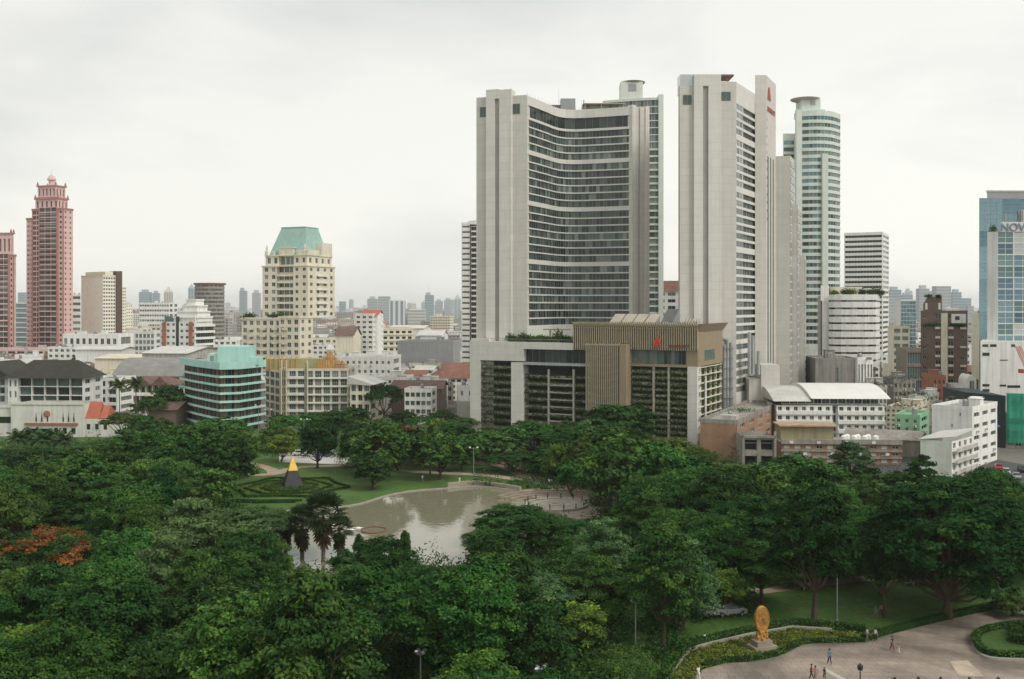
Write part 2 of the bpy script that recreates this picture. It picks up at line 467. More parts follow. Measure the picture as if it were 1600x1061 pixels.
def leaf_mesh(name, P, Nn, S, T, mat, asp=.5, rg=None, droop=0):
    """one diamond leaf per row: position, normal, size, tint"""
    rg = rg or RG; n = len(P)
    Nn = Nn/(np.linalg.norm(Nn, axis=1, keepdims=True)+1e-9)
    a = rg.normal(size=(n, 3)); 
    if droop: a[:, 2] -= droop
    u = a - (a*Nn).sum(1, keepdims=True)*Nn; u /= np.linalg.norm(u, axis=1, keepdims=True)+1e-9
    v = np.cross(Nn, u); s = S[:, None]
    fold = Nn*s*.12
    V = np.stack([P-u*s, P-v*s*asp+fold, P+u*s, P+v*s*asp+fold], 1).reshape(-1, 3)
    me = bpy.data.meshes.new(name)
    me.vertices.add(4*n); me.vertices.foreach_set('co', V.ravel())
    me.loops.add(4*n); me.loops.foreach_set('vertex_index', np.arange(4*n, dtype=np.int32))
    me.polygons.add(n); me.polygons.foreach_set('loop_start', np.arange(0, 4*n, 4, dtype=np.int32))
    me.polygons.foreach_set('loop_total', np.full(n, 4, dtype=np.int32))
    at = me.attributes.new('tint', 'FLOAT', 'FACE'); at.data.foreach_set('value', np.clip(T, 0, 1).astype(np.float32))
    me.materials.append(mat); me.update(calc_edges=True); me.validate(); return me
def unit(rg, n):
    a = rg.normal(size=(n, 3)); return a/np.linalg.norm(a, axis=1, keepdims=True)

LEAF_HEDGE = leafmat('hedge_leaf', (.035, .085, .022))
LEAF_DK = leafmat('dark_leaf', (.018, .060, .014), dev=.6)
LEAF_MID = leafmat('mid_leaf', (.031, .092, .019), dev=.6)
LEAF_YEL = leafmat('yellow_green_leaf', (.068, .128, .022), dev=.5)
LEAF_OLV = leafmat('olive_leaf', (.050, .102, .024), dev=.55)
LEAF_PAL = leafmat('pale_green_leaf', (.060, .118, .043), dev=.55)
LEAF_BLU = leafmat('blue_green_leaf', (.036, .088, .019), dev=.6)
LEAF_FLM = leafmat('flame_flower', (.15, .065, .018), dev=.5, hue=(.1, .03, 0))
LEAF_POD = leafmat('podium_creeper_leaf', (.052, .078, .030))
LEAF_DRY = leafmat('dry_frond', (.075, .055, .03), dev=.4)
LEAF_BED = leafmat('yellow_groundcover_leaf', (.105, .16, .03), dev=.5)

# ---------------------------------------------------------------- ground, lawn, lake, paving
def poly(name, pts, z, mat, kind='structure', **kw):
    mb = MB().add([(p[0], p[1], z) for p in pts], [tuple(range(len(pts)))])
    o = mb.build(name, mat, None, kind=kind, **kw)
    if o.data.polygons[0].normal.z < 0:
        o.data.flip_normals()
    return o
def smooth_loop(pts, k=4, closed=True):
    out = []; n = len(pts)
    for i in range(n if closed else n-1):
        p0, p1, p2, p3 = [pts[(i+j) % n] if closed else pts[min(max(i+j, 0), n-1)] for j in (-1, 0, 1, 2)]
        for s in range(k):
            t = s/k
            out.append(tuple(.5*((2*p1[a])+(-p0[a]+p2[a])*t+(2*p0[a]-5*p1[a]+4*p2[a]-p3[a])*t*t+(-p0[a]+3*p1[a]-3*p2[a]+p3[a])*t**3) for a in (0, 1)))
    if not closed: out.append(pts[-1])
    return out
GROUND = M('city_ground', (.17, .16, .14), .95, .45, .02)
GRASS = M('lawn_grass', (.058, .128, .020), .95, .42, .07, bump=.3)
PAVE = M('plaza_paving', (.36, .30, .245), .55, .30, .11, spec=.45)
PATHM = M('pinkish_path_paving', (.38, .28, .22), .8, .2, .3)
TERRM = M('stone_terrace', (.30, .25, .19), .8, .25, .5)
ASPH = M('asphalt', (.07, .07, .07), .8, .25, .2)
LIGHTP = M('pale_concrete_court', (.50, .48, .44), .5, .15, .15)
KERB = M('kerb_concrete', (.34, .31, .27), .9, .2, .6)
SOIL = M('planting_soil', (.10, .055, .035), .95, .4, .8)

# damp stains and paver joints on the plaza
t = PAVE.node_tree; b = t.nodes['Principled BSDF']; l = t.links
src = b.inputs['Base Color'].links[0].from_socket
tcn = N(t, 'ShaderNodeTexCoord'); br = N(t, 'ShaderNodeTexBrick')
br.inputs['Scale'].default_value = 1.0; br.inputs['Brick Width'].default_value = 1.2; br.inputs['Row Height'].default_value = 1.2
br.inputs['Mortar Size'].default_value = .035
br.inputs['Color1'].default_value = (1, 1, 1, 1); br.inputs['Color2'].default_value = (.86, .86, .88, 1); br.inputs['Mortar'].default_value = (.62, .62, .62, 1)
ns = N(t, 'ShaderNodeTexNoise'); ns.inputs['Scale'].default_value = .045; ns.inputs['Detail'].default_value = 6; ns.inputs['Distortion'].default_value = 2.2
mrp = N(t, 'ShaderNodeMapRange'); mrp.inputs['From Min'].default_value = .42; mrp.inputs['From Max'].default_value = .56
mrp.inputs['To Min'].default_value = .48; mrp.inputs['To Max'].default_value = 1.0
v1 = N(t, 'ShaderNodeVectorMath'); v1.operation = 'MULTIPLY'; v2 = N(t, 'ShaderNodeVectorMath'); v2.operation = 'SCALE'
l.new(tcn.outputs['Object'], br.inputs['Vector']); l.new(tcn.outputs['Object'], ns.inputs['Vector'])
l.new(src, v1.inputs[0]); l.new(br.outputs['Color'], v1.inputs[1]); l.new(ns.outputs['Fac'], mrp.inputs['Value'])
l.new(v1.outputs[0], v2.inputs[0]); l.new(mrp.outputs[0], v2.inputs['Scale']); l.new(v2.outputs[0], b.inputs['Base Color'])

for _m in (GRASS, GROUND):
    t = _m.node_tree; b = t.nodes['Principled BSDF']; src = b.inputs['Base Color'].links[0].from_socket
    n_ = N(t, 'ShaderNodeTexNoise'); n_.inputs['Scale'].default_value = .9; n_.inputs['Detail'].default_value = 8; n_.inputs['Roughness'].default_value = .75
    n2_ = N(t, 'ShaderNodeTexNoise'); n2_.inputs['Scale'].default_value = .16; n2_.inputs['Detail'].default_value = 5
    tq = N(t, 'ShaderNodeTexCoord'); t.links.new(tq.outputs['Object'], n_.inputs['Vector']); t.links.new(tq.outputs['Object'], n2_.inputs['Vector'])
    r_ = N(t, 'ShaderNodeMapRange'); r_.inputs['From Min'].default_value = .3; r_.inputs['From Max'].default_value = .7; r_.inputs['To Min'].default_value = .62; r_.inputs['To Max'].default_value = 1.35
    t.links.new(n_.outputs['Fac'], r_.inputs['Value']); v_ = N(t, 'ShaderNodeVectorMath'); v_.operation = 'SCALE'; t.links.new(src, v_.inputs[0]); t.links.new(r_.outputs[0], v_.inputs['Scale'])
    m_ = N(t, 'ShaderNodeMix'); m_.data_type = 'RGBA'; r2_ = N(t, 'ShaderNodeMapRange'); r2_.inputs['From Min'].default_value = .56; r2_.inputs['From Max'].default_value = .72; r2_.inputs['To Max'].default_value = .55
    t.links.new(n2_.outputs['Fac'], r2_.inputs['Value']); t.links.new(r2_.outputs[0], m_.inputs['Factor']); t.links.new(v_.outputs[0], m_.inputs['A']); m_.inputs['B'].default_value = (.14, .12, .055, 1)
    t.links.new(m_.outputs['Result'], b.inputs['Base Color'])
WATER = bpy.data.materials.new('lake_water'); WATER.use_nodes = True; t = WATER.node_tree; b = t.nodes['Principled BSDF']
b.inputs['Base Color'].default_value = (.225, .21, .145, 1); b.inputs['Roughness'].default_value = .045; b.inputs['IOR'].default_value = 1.5
b.inputs['Specular IOR Level'].default_value = .75
ns = N(t, 'ShaderNodeTexNoise'); ns.inputs['Scale'].default_value = .55; ns.inputs['Detail'].default_value = 4
tcn = N(t, 'ShaderNodeTexCoord'); mpn = N(t, 'ShaderNodeMapping'); mpn.inputs['Scale'].default_value = (1.5, 1, 1)
bp = N(t, 'ShaderNodeBump'); bp.inputs['Strength'].default_value = .09; bp.inputs['Distance'].default_value = .3
t.links.new(tcn.outputs['Object'], mpn.inputs[0]); t.links.new(mpn.outputs[0], ns.inputs['Vector'])
t.links.new(ns.outputs['Fac'], bp.inputs['Height']); t.links.new(bp.outputs[0], b.inputs['Normal'])

poly('ground', [(-14000, -300), (14000, -300), (14000, 16000), (-14000, 16000)], -.06, GROUND)
LAWN = [(-320, 40), (150, 40), (116, 200), (98, 236), (62, 268), (40, 283), (-25, 318), (-60, 345), (-100, 322), (-180, 305), (-330, 300)]
poly('lawn', LAWN, 0, GRASS)
LAKE = smooth_loop([G(*p) for p in [(395, 905), (470, 908), (560, 903), (640, 890), (722, 886), (790, 862), (850, 835), (925, 816),
        (935, 802), (890, 778), (835, 769), (800, 766), (745, 760), (700, 763), (640, 768), (600, 776), (560, 788), (510, 795), (455, 798), (410, 806), (385, 830), (372, 868)]], 4)
poly('lake_water', LAKE, .03, WATER)
bank = MB(); ring = LAKE+[LAKE[0], LAKE[1]]
ribbon(bank, ring, 0, .22, 0.0, .45 if True else 0)
bank.build('lake_kerb', KERB, None, kind='structure')

def pathstrip(name, px, w, z, mat, world=False, closed=False, h=None):
    pts = smooth_loop([p if world else G(*p) for p in px], 4, closed)
    mb = MB(); a = offs(pts, -w/2); b2 = offs(pts, w/2)
    for i in range(len(pts)-1):
        mb.quad((*a[i], z), (*a[i+1], z), (*b2[i+1], z), (*b2[i], z))
    o = mb.build(name, mat, None, kind='structure')
    if o.data.polygons[0].normal.z < 0: o.data.flip_normals()
    return o
pathstrip('path', [(330, 742), (368, 742), (424, 741), (452, 733), (490, 729), (560, 728), (620, 735), (680, 739), (750, 742), (800, 748), (860, 757)], 3.2, .04, PATHM)
pathstrip('path', [(384, 724), (403, 727), (424, 734), (428, 741)], 3, .045, PATHM)
pathstrip('path', [(700, 718), (740, 722), (790, 726), (830, 742), (870, 752), (920, 760)], 7, .05, PATHM)
pathstrip('path', [(200, 960), (250, 966), (291, 976), (340, 988), (385, 1003), (430, 1030)], 3, .04, PATHM)
pathstrip('path', [(-60, 925), (0, 940), (30, 962), (45, 1000), (40, 1061)], 5, .04, ASPH)
pathstrip('path', [(1180, 925), (1260, 915), (1350, 905), (1440, 908), (1500, 918)], 2.6, .04, PATHM)
poly('paved_court', [G(*p) for p in [(436, 722), (540, 726), (548, 712), (520, 702), (436, 703)]], .03, LIGHTP)
poly('paved_court', [G(*p) for p in [(545, 640+40), (610, 668), (640, 655), (600, 655), (548, 668)]], .03, KERB)
pl = smooth_loop([G(*p) for p in [(1060, 1100), (1085, 1062), (1100, 1046), (1130, 1037), (1172, 1034), (1212, 1026), (1238, 1014), (1262, 1006), (1350, 1004)]], 4, False)
PLAZA = pl + [G(*p) for p in [(1370, 996), (1450, 976), (1556, 952), (1600, 944), (1700, 930), (1800, 925), (1900, 1000), (1900, 1140), (1060, 1140)]]
poly('plaza', PLAZA, .05, PAVE)
poly('paving_band', [G(*p) for p in [(1484, 1034), (1512, 1033), (1538, 1058), (1498, 1058)]], .075, M('worn_beige_slab', (.46, .38, .29), .8, .25, .4))
poly('paving_stripe', [G(*p) for p in [(1286, 1047), (1292, 1046), (1326, 1064), (1316, 1066)]], .075, LIGHTP)
poly('road', [(78, 262), (103, 236), (120, 205), (139, 120), (150, 60), (170, 60), (155, 150), (140, 220), (128, 262), (110, 320), (92, 320)], -.03, ASPH)

# the bed round the statue
BED = [G(*p) for p in [(1048, 1062), (1062, 1040), (1079, 1019), (1110, 1010), (1170, 996), (1239, 984), (1300, 988), (1355, 993), (1352, 1003)]] + [G(*p) for p in [(1262, 1004), (1238, 1011), (1212, 1023), (1172, 1031), (1130, 1034), (1098, 1043), (1078, 1062)]]
poly('planting_bed', BED, .07, SOIL)
ribbon(MB(), [G(*p) for p in [(1048, 1062), (1062, 1040), (1079, 1019), (1110, 1010), (1170, 996), (1239, 984), (1300, 988)]], 0, .45, 0, .3).build('bed_kerb', KERB, None, kind='structure')
ISL = smooth_loop([G(*p) for p in [(1518, 1000), (1530, 990), (1560, 982), (1620, 975), (1720, 975), (1720, 1036), (1600, 1034), (1545, 1031), (1524, 1018)]], 3)
mbi = MB().prism(ISL, 0, .3); mbi.build('island_kerb', KERB, None, kind='structure')
poly('island_lawn', [((p[0]-ISLC[0])*.97+ISLC[0], (p[1]-ISLC[1])*.95+ISLC[1]) for ISLC in [G(1620, 1003)] for p in ISL], .32, GRASS)

def inpoly(pts, x, y):
    c = False; n = len(pts)
    for i in range(n):
        (x0, y0), (x1, y1) = pts[i], pts[i-1]
        if (y0 > y) != (y1 > y) and x < (x1-x0)*(y-y0)/(y1-y0)+x0: c = not c
    return c
def scatter_in(pts, n, rg):
    xs = [p[0] for p in pts]; ys = [p[1] for p in pts]; out = []
    while len(out) < n:
        x = rg.uniform(min(xs), max(xs)); y = rg.uniform(min(ys), max(ys))
        if inpoly(pts, x, y): out.append((x, y))
    return np.array(out)
def groundcover(name, pts, n, mat, label, hgt=.35, s=.16, z=.07, cat='ground cover'):
    """n clumps of small leaves over a bed"""
    rg = np.random.default_rng(n); c = scatter_in(pts, n, rg); k = 14
    Pn = np.repeat(c, k, 0); zz = rg.uniform(0, 1, (len(Pn), 1)); 
    P_ = np.hstack([Pn+rg.normal(0, .28, (len(Pn), 2)), z+zz*hgt*np.repeat(rg.uniform(.4, 1.2, (n, 1)), k, 0)])
    Nn = unit(rg, len(P_)); Nn[:, 2] = np.abs(Nn[:, 2])+.5
    T = np.repeat(rg.uniform(0, 1, n), k)+rg.normal(0, .12, len(P_))
    me = leaf_mesh(name, P_, Nn, rg.uniform(.6, 1.3, len(P_))*s, T, mat)
    return link(name, me, None, label=label, cat=cat, kind='stuff')
def hedge(pts, w, h, label, mat=None, z=0, dens=26, group=None, s=.13, name='hedge'):
    """clipped hedge along a polyline"""
    rg = np.random.default_rng(hash_(label)); pts = [tuple(p[:2]) for p in pts]
    P_ = []; Nn = []
    for a, b in zip(pts[:-1], pts[1:]):
        l = hypot(b[0]-a[0], b[1]-a[1]); n = int(l*(w+2*h)*dens)+4; ux, uy = (b[0]-a[0])/l, (b[1]-a[1])/l
        u = rg.uniform(-.2, l+.2, n); q = rg.uniform(0, w+2*h, n)
        side = np.where(q < h, -w/2, np.where(q > h+w, w/2, q-h-w/2)); zz = np.where(q < h, q, np.where(q > h+w, q-h-w, h))
        P_.append(np.stack([a[0]+ux*u-uy*side, a[1]+uy*u+ux*side, z+zz], 1))
        m = np.zeros((n, 3)); m[:, 2] = np.where((q >= h) & (q <= h+w), 1, .25); sg = np.where(q < h, -1, np.where(q > h+w, 1, 0)); m[:, 0] = -uy*sg; m[:, 1] = ux*sg
        Nn.append(m)
    P_ = np.vstack(P_); Nn = np.vstack(Nn)+unit(rg, len(P_))*.6; P_ += rg.normal(0, .05, P_.shape)
    T = .5+.5*np.sin(P_[:, 0]*1.3+P_[:, 1]*.9)*.5+rg.normal(0, .22, len(P_))
    me = leaf_mesh(name, P_, Nn, rg.uniform(.7, 1.3, len(P_))*s, T, mat or LEAF_HEDGE)
    o = link(name, me, None, label=label, cat='hedge', group=group)
    core = MB(); ribbon(core, pts, z, z+h-.04, -(w/2-.06), w/2-.06)
    # solid twiggy inside, joined into the same mesh
    nv = len(me.vertices)
    core.build('hedge_core', LEAF_DK, o)
    return o

groundcover('groundcover', BED, 900, LEAF_BED, 'yellow green ground cover in the curved bed round the gold disc statue', .3)
# hedges
hp = [G(*p) for p in [(1098, 1044), (1130, 1035.5), (1172, 1032.5), (1212, 1024.5), (1238, 1012.5), (1262, 1005), (1350, 1003)]]
hedge(smooth_loop(hp, 3, False), .8, .55, 'low clipped hedge winding along the plaza edge in front of the statue')
hp = [G(*p) for p in [(1350, 1002), (1372, 994), (1450, 974), (1510, 960), (1556, 949)]]
hedge(hp, .9, .8, 'straight clipped hedge between the plaza and the shaded lawn behind the walkers')
hp = [G(*p) for p in [(1040, 1062), (1055, 1036), (1074, 1013), (1110, 1004), (1170, 990), (1239, 978), (1300, 982), (1352, 989)]]
hedge(hp, 1.0, .9, 'dark hedge running behind the kerbed bed of the gold disc statue')
hp = [(p[0], p[1]) for p in ISL[2:]]
hedge([((p[0]-G(1620, 1003)[0])*.93+G(1620, 1003)[0], (p[1]-G(1620, 1003)[1])*.88+G(1620, 1003)[1]) for p in (ISL+ISL[:1])], .9, .6, 'clipped hedge rimming the kerbed lawn island at the plaza', z=.3)
groundcover('groundcover', [G(*p) for p in [(1578, 990), (1640, 985), (1640, 1012), (1582, 1010)]], 260, LEAF_DK, 'dark round mound of ground cover on the kerbed lawn island', .9, .2, z=.32)

# formal garden round the pyramid
GC = G(452, 762)
gx, gy = GC
def starpts(r0, r1, n, rot=0): return [(gx+(r0 if i % 2 else r1)*cos(2*pi*i/(2*n)+rot), gy+(r0 if i % 2 else r1)*sin(2*pi*i/(2*n)+rot)) for i in range(2*n)]
for i, (r0, r1, n, w, h, lab) in enumerate([(10.6, 13.2, 6, .55, .5, 'outermost star shaped clipped hedge of the parterre round the pyramid'),
        (8.2, 9.4, 6, .5, .45, 'middle clipped hedge ring of the parterre round the pyramid'),
        (5.2, 6.2, 8, .45, .4, 'inner clipped hedge ring of the parterre close to the pyramid')]):
    s_ = starpts(r0, r1, n, .2*i); hedge(s_+[s_[0]], w, h, lab, mat=LEAF_DK)
groundcover('groundcover', starpts(9.8, 12.4, 6), 700, LEAF_BED, 'patterned yellow green bedding plants between the parterre hedges', .3, .13, z=0)
groundcover('groundcover', starpts(4.5, 7, 8), 420, LEAF_MID, 'dark green bedding plants close round the foot of the pyramid', .35, .13, z=0)
for j in range(2):
    y0 = gy-15-j*1.6; hedge([(gx-10+j*2, y0), (gx-3, y0-1.2), (gx+6-j, y0-.6)], .5, .45, ['short front', 'second front'][j]+' clipped hedge line on the lawn before the parterre', mat=LEAF_DK)
pyr = link('pyramid_monument', None, None, (gx+.2, gy+2.5, 0), radians(20), 'dark stone obelisk base with a bright gold pyramid tip in the round garden', 'monument')
b_ = MB(); b_.add([(-2.1, -2.1, 0), (2.1, -2.1, 0), (2.1, 2.1, 0), (-2.1, 2.1, 0), (-1.0, -1.0, 3.5), (1.0, -1.0, 3.5), (1.0, 1.0, 3.5), (-1.0, 1.0, 3.5)], [(0, 1, 5, 4), (1, 2, 6, 5), (2, 3, 7, 6), (3, 0, 4, 7), (4, 5, 6, 7)])
b_.build('base', DSTONE, pyr)
GOLDY = M('bright_gold_cladding', (.75, .50, .10), .4, .15, .8, metal=.3)
g_ = MB(); g_.add([(-1.05, -1.05, 3.5), (1.05, -1.05, 3.5), (1.05, 1.05, 3.5), (-1.05, 1.05, 3.5), (-.16, -.16, 6.3), (.16, -.16, 6.3), (.16, .16, 6.3), (-.16, .16, 6.3)], [(0, 1, 5, 4), (1, 2, 6, 5), (2, 3, 7, 6), (3, 0, 4, 7), (4, 5, 6, 7), (3, 2, 1, 0)])
g_.build('tip', GOLDY, pyr)

# waterside ring plaza and terrace
poly('stone_terrace', smooth_loop([G(*p) for p in [(812, 768), (842, 763), (890, 757), (930, 764), (945, 785), (935, 806), (905, 812), (880, 806), (850, 784)]], 3), .06, TERRM)
tr = MB()
cx_, cy_ = G(868, 790)
for k in range(4):
    arc = [(cx_+(9+k*1.3)*cos(a), cy_+(9+k*1.3)*sin(a)*1.05) for a in np.linspace(radians(150), radians(-20), 26)]
    ribbon(tr, arc, .05, .12+.2*k, 0, .45)
tr.build('terrace_steps', TERRM, None, kind='structure')
rp = link('round_plaza', None, None, (cx_, cy_, 0), 0, 'circular stone platform with ring pattern and posts standing in the lake edge', 'platform')
m = MB()
for r0, r1, z0, z1 in [(6.5, 5.6, .0, .42), (4.9, 3.6, 0, .30), (2.9, 2.1, 0, .32), (1.3, .7, 0, .36)]:
    m.lathe([(r0, z0), (r0, z1), (r1, z1), (r1, z0)], n=40)
m.build('ring', KERB, rp)
MB().lathe([(6.3, -.1), (6.3, .25), (.01, .25)], n=40).build('paving', TERRM, rp)
for i in range(14):
    a = 2*pi*i/14; MB().lathe([(.12, .4), (.10, 1.1), (.17, 1.15), (.12, 1.32), (.02, 1.36)], 6.1*cos(a), 6.1*sin(a), 8).build('post', BLACK, rp)
w_ = MB(); ribbon(w_, smooth_loop([G(*p) for p in [(700, 762), (735, 758.5), (770, 761), (812, 768)]], 3, False), 0, 1.0, 0, .5); w_.build('embankment_wall', M('tan_wall', (.36, .31, .24), .9, .2, .4), None, label='low tan embankment wall along the far lake shore', cat='wall')
fr = link('floating_ring', None, None, (*G(584, 829), 0), 0, 'dark oval ring floating on the brown lake', 'float')
mm = MB(); n = 36
for i in range(n):
    a0, a1 = 2*pi*i/n, 2*pi*(i+1)/n; mm.tube((2.15*cos(a0), 2.6*sin(a0), .1), (2.15*cos(a1), 2.6*sin(a1), .1), .14, .14, 6, cap=False)
mm.build('ring', M('rusty_ring', (.16, .08, .06), .8), fr)
for i, (px, py, lab) in enumerate([(549, 829, 'small white fountain nozzle float with a thin mast left of the floating ring'), (560, 826, 'small white fountain float between the mast float and the ring')]):
    f = link('fountain_float', None, None, (*G(px, py), 0), 0, lab, 'fountain', 'fountain floats on the lake')
    MB().lathe([(.5, .02), (.55, .15), (.3, .28), (.05, .3)], n=12).build('float', WHITE, f)
    MB().tube((0, 0, .25), (0, 0, 1.3 if i == 0 else .7), .06, .04, 6).build('nozzle', BRICK, f)
    MB().tube((-.9, 0, .15), (.9, 0, .15), .07, .07, 6).build('arm', WHITE, f)

# ================================================================ the twin towered hotel
def on(px, py, P0, P1):
    """where the sight line of photo column px meets the vertical plane P0-P1: (distance along, z)"""
    k = (px-800)/F; dx, dy = P1[0]-P0[0], P1[1]-P0[1]; l = hypot(dx, dy)
    t = (k*P0[1]-P0[0])/(dx-k*dy); Y = P0[1]+t*dy
    return t*l, H0-(py-HZ)*Y/F
def rel(pts, o): return [(p[0]-o[0], p[1]-o[1]) for p in pts]

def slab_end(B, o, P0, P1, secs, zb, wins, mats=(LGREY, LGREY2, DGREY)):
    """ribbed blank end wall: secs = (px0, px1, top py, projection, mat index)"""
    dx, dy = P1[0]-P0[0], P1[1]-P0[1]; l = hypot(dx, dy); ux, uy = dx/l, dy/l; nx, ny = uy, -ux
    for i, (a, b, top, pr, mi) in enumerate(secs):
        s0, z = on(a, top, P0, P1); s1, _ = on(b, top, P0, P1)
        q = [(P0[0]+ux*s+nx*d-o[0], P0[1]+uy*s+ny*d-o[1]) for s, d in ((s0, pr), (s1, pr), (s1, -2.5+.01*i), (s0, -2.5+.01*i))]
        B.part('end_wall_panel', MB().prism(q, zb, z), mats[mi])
    for (a, b, t0, t1, pr) in wins:
        s0, z1 = on(a, t0, P0, P1); s1, z0 = on(b, t1, P0, P1); w = s1-s0; h = z1-z0
        m = MB(); m.box(-w/2, -.06, -h/2, w/2, .02, h/2, 0)
        for x in (-w/2, 0, w/2): m.box(x-.05, -.1, -h/2, x+.05, -.061, h/2, 1)
        sm = (s0+s1)/2
        link('window', m.mesh('window', [G1, FRAMEG]), B.root, (P0[0]+ux*sm+nx*(pr+.02)-o[0], P0[1]+uy*sm+ny*(pr+.02)-o[1], (z0+z1)/2), atan2(dy, dx))

HG = 'twin towers of the hotel'
A0, A1 = (-11.2, 325.4), (4.8, 320.0)
B = Bld('hotel_tower', 'broad grey hotel tower with a concave curved window front and blank ribbed end wall', 'hotel tower', A0, 0, HG)
o = A0; KEEP.append((15, 345, 42))
fac = [(4.8, 320), (8.2, 326.3), (11.6, 333), (13.6, 337.4), (15.6, 340.6), (18, 342.6), (21, 343.1), (24.5, 342.5), (31.5, 340.2), (39, 337.4)]
fl = rel(fac, o)
ZT = 105.7
core = rel([A0, A1] + offs(fac, .9)[0:] + [(45.2, 343.4), (42, 362), (2, 364), (-10.3, 345)], o)
core = [core[0], core[1]] + core[3:]
B.part('wall', MB().prism(core[:1] + rel(offs(fac, .9), o) + core[-4:], 0, ZT-.8), LGREY)
pitch = 2.48; zc = 97.36; zs = []
for r in range(25):
    zs.append(zc); zc -= pitch + (1.0 if r in (3, 9, 16) else 0)
rng = random.Random(3)
# spandrels between the floors
edges = [ZT] + []
tops = [(102.9, 99.2)] + [(z+1.04, z-1.02) for z in zs]
prev = ZT
for i, (t1, t0) in enumerate(tops):
    m = MB(); ribbon(m, fl, t1, prev, 0, 1.0); B.part('spandrel', m, LGREY2 if i else LGREY2)
    w = strip(fl, t0, t1, 1.25 if i else 2.5, rng, (0, 1, 1, 0, 0, 2, 0, 1, 0, 1) if i else (1, 0, 0), rec=.3 if i else .5)
    B.part('window_band', w, GLS)
    prev = t0
m = MB(); ribbon(m, fl, 29, prev, 0, 1.0); B.part('spandrel', m, LGREY2)
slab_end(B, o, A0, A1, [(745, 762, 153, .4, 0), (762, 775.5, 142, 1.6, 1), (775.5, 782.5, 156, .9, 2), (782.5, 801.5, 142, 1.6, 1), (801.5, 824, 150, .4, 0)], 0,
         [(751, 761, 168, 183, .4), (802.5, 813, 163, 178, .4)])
s0, z = on(775.5, 156, A0, A1); s1, _ = on(782.5, 156, A0, A1); s2, zt = on(762, 142, A0, A1)
ux, uy = 16/16.886, -5.4/16.886
q = [(ux*s - -uy*0 + uy*d*1, uy*s - ux*d) for s, d in ((s0, 1.6), (s1, 1.6), (s1, .5), (s0, .5))]
B.part('end_wall_panel', MB().prism(q, z, zt), LGREY2)
# right hand wing end: edge coloured paler as if lit, dark slot, pale pier
R0, R1 = (39, 337.4), (45.4, 343.3)
dx, dy = R1[0]-R0[0], R1[1]-R0[1]; l = hypot(dx, dy); ux, uy = dx/l, dy/l; nx, ny = uy, -ux
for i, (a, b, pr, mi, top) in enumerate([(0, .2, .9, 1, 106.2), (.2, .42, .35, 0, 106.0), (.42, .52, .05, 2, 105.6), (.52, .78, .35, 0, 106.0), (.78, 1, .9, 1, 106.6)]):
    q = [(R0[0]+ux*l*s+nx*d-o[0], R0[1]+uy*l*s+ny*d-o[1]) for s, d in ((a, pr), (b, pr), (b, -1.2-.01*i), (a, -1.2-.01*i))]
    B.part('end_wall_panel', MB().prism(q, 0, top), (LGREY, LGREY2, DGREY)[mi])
# roof garden, glass box and canopy
rf = MB().prism(rel([(-9, 326.5), (4, 322), (12, 342), (20, 347), (38, 341), (43, 345), (40, 360), (2, 361)], o), ZT-.75, ZT-.6); B.part('roof', rf, FLATR)
def P2(x, y): return (x-o[0], y-o[1])
x, y = P2(17, 348); B.part('glass_pavilion', MB().box(x-8, y, ZT-.6, x+4, y+6, ZT+2.6), GLS[1])
x, y = P2(17.5, 347); B.part('stair_tower', MB().box(x-1, y, ZT-.6, x+4, y+5, ZT+4.6), STEEL)
x, y = P2(30, 346); c = MB().box(x-6, y-1.5, ZT+2.3, x+8, y+7, ZT+2.6)
for i in (-5.5, 0, 7.4): c.box(x+i, y-1.2, ZT-.6, x+i+.3, y-.9, ZT+2.3)
c.box(x-3.5, y+1, ZT-.6, x+3, y+6, ZT+2.2); B.part('roof_canopy', c, M('beige_canopy', (.38, .33, .27), .7))
for bx_, by_, bw, bd, bh in ((8, 345, 3, 2.5, 2.2), (24, 349, 2.2, 2, 3.2), (12.5, 352, 2.5, 2, 1.8), (36, 346, 2, 2, 1.6), (28, 354, 4, 3, 2.8)):
    x, y = P2(bx_, by_); B.part('plant_box', MB().box(x, y, ZT-.6, x+bw, y+bd, ZT+bh).box(x+.3, y+.3, ZT+bh, x+.7, y+.7, ZT+bh+1.4), [PIPE, WHITE2, STEEL][int(bx_) % 3])
rail = MB()
for k in range(0, 26):
    t_ = k/25*(len(fac)-1); i = min(int(t_), len(fac)-2); f_ = t_-i; x = fl[i][0]*(1-f_)+fl[i+1][0]*f_; y = fl[i][1]*(1-f_)+fl[i+1][1]*f_+.8
    rail.box(x-.03, y, ZT, x+.03, y+.06, ZT+1.1)
B.part('railing', rail, STEEL)
for k in range(5):
    x = 3+k*8; y = 25-k % 2*5; B.part('mast', MB().tube((x, y, ZT-.7), (x, y, ZT+rng.uniform(4, 8)), .07, .03, 5), STEEL)
B.done(LGREY)

C0, C1 = (51.6, 315.0), (68.95, 315.0)
B = Bld('hotel_tower', 'narrower grey hotel tower with red rooftop sign and stepped lower wing', 'hotel tower', C0, 0, HG)
o = C0; KEEP.append((72, 335, 30))
z2 = 108.9
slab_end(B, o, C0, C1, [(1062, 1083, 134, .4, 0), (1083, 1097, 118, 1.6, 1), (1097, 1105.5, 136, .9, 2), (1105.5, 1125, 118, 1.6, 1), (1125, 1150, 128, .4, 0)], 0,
         [(1067, 1080, 149, 164, .4), (1127, 1141, 144, 158, .4)])
_, z136 = on(1100, 136, C0, C1); _, z118 = on(1100, 118, C0, C1)
s0 = X(1097, 315)-o[0]; s1 = X(1105.5, 315)-o[0]
B.part('end_wall_panel', MB().box(s0, -1.6, z136, s1, 1, z118), LGREY2)
s0 = X(1062, 315)-o[0]; s1 = X(1083, 315)-o[0]
B.part('glass_pavilion', MB().box(s0+.1, -.2, z2-3.4, s1, 5, z118+.3), G4)
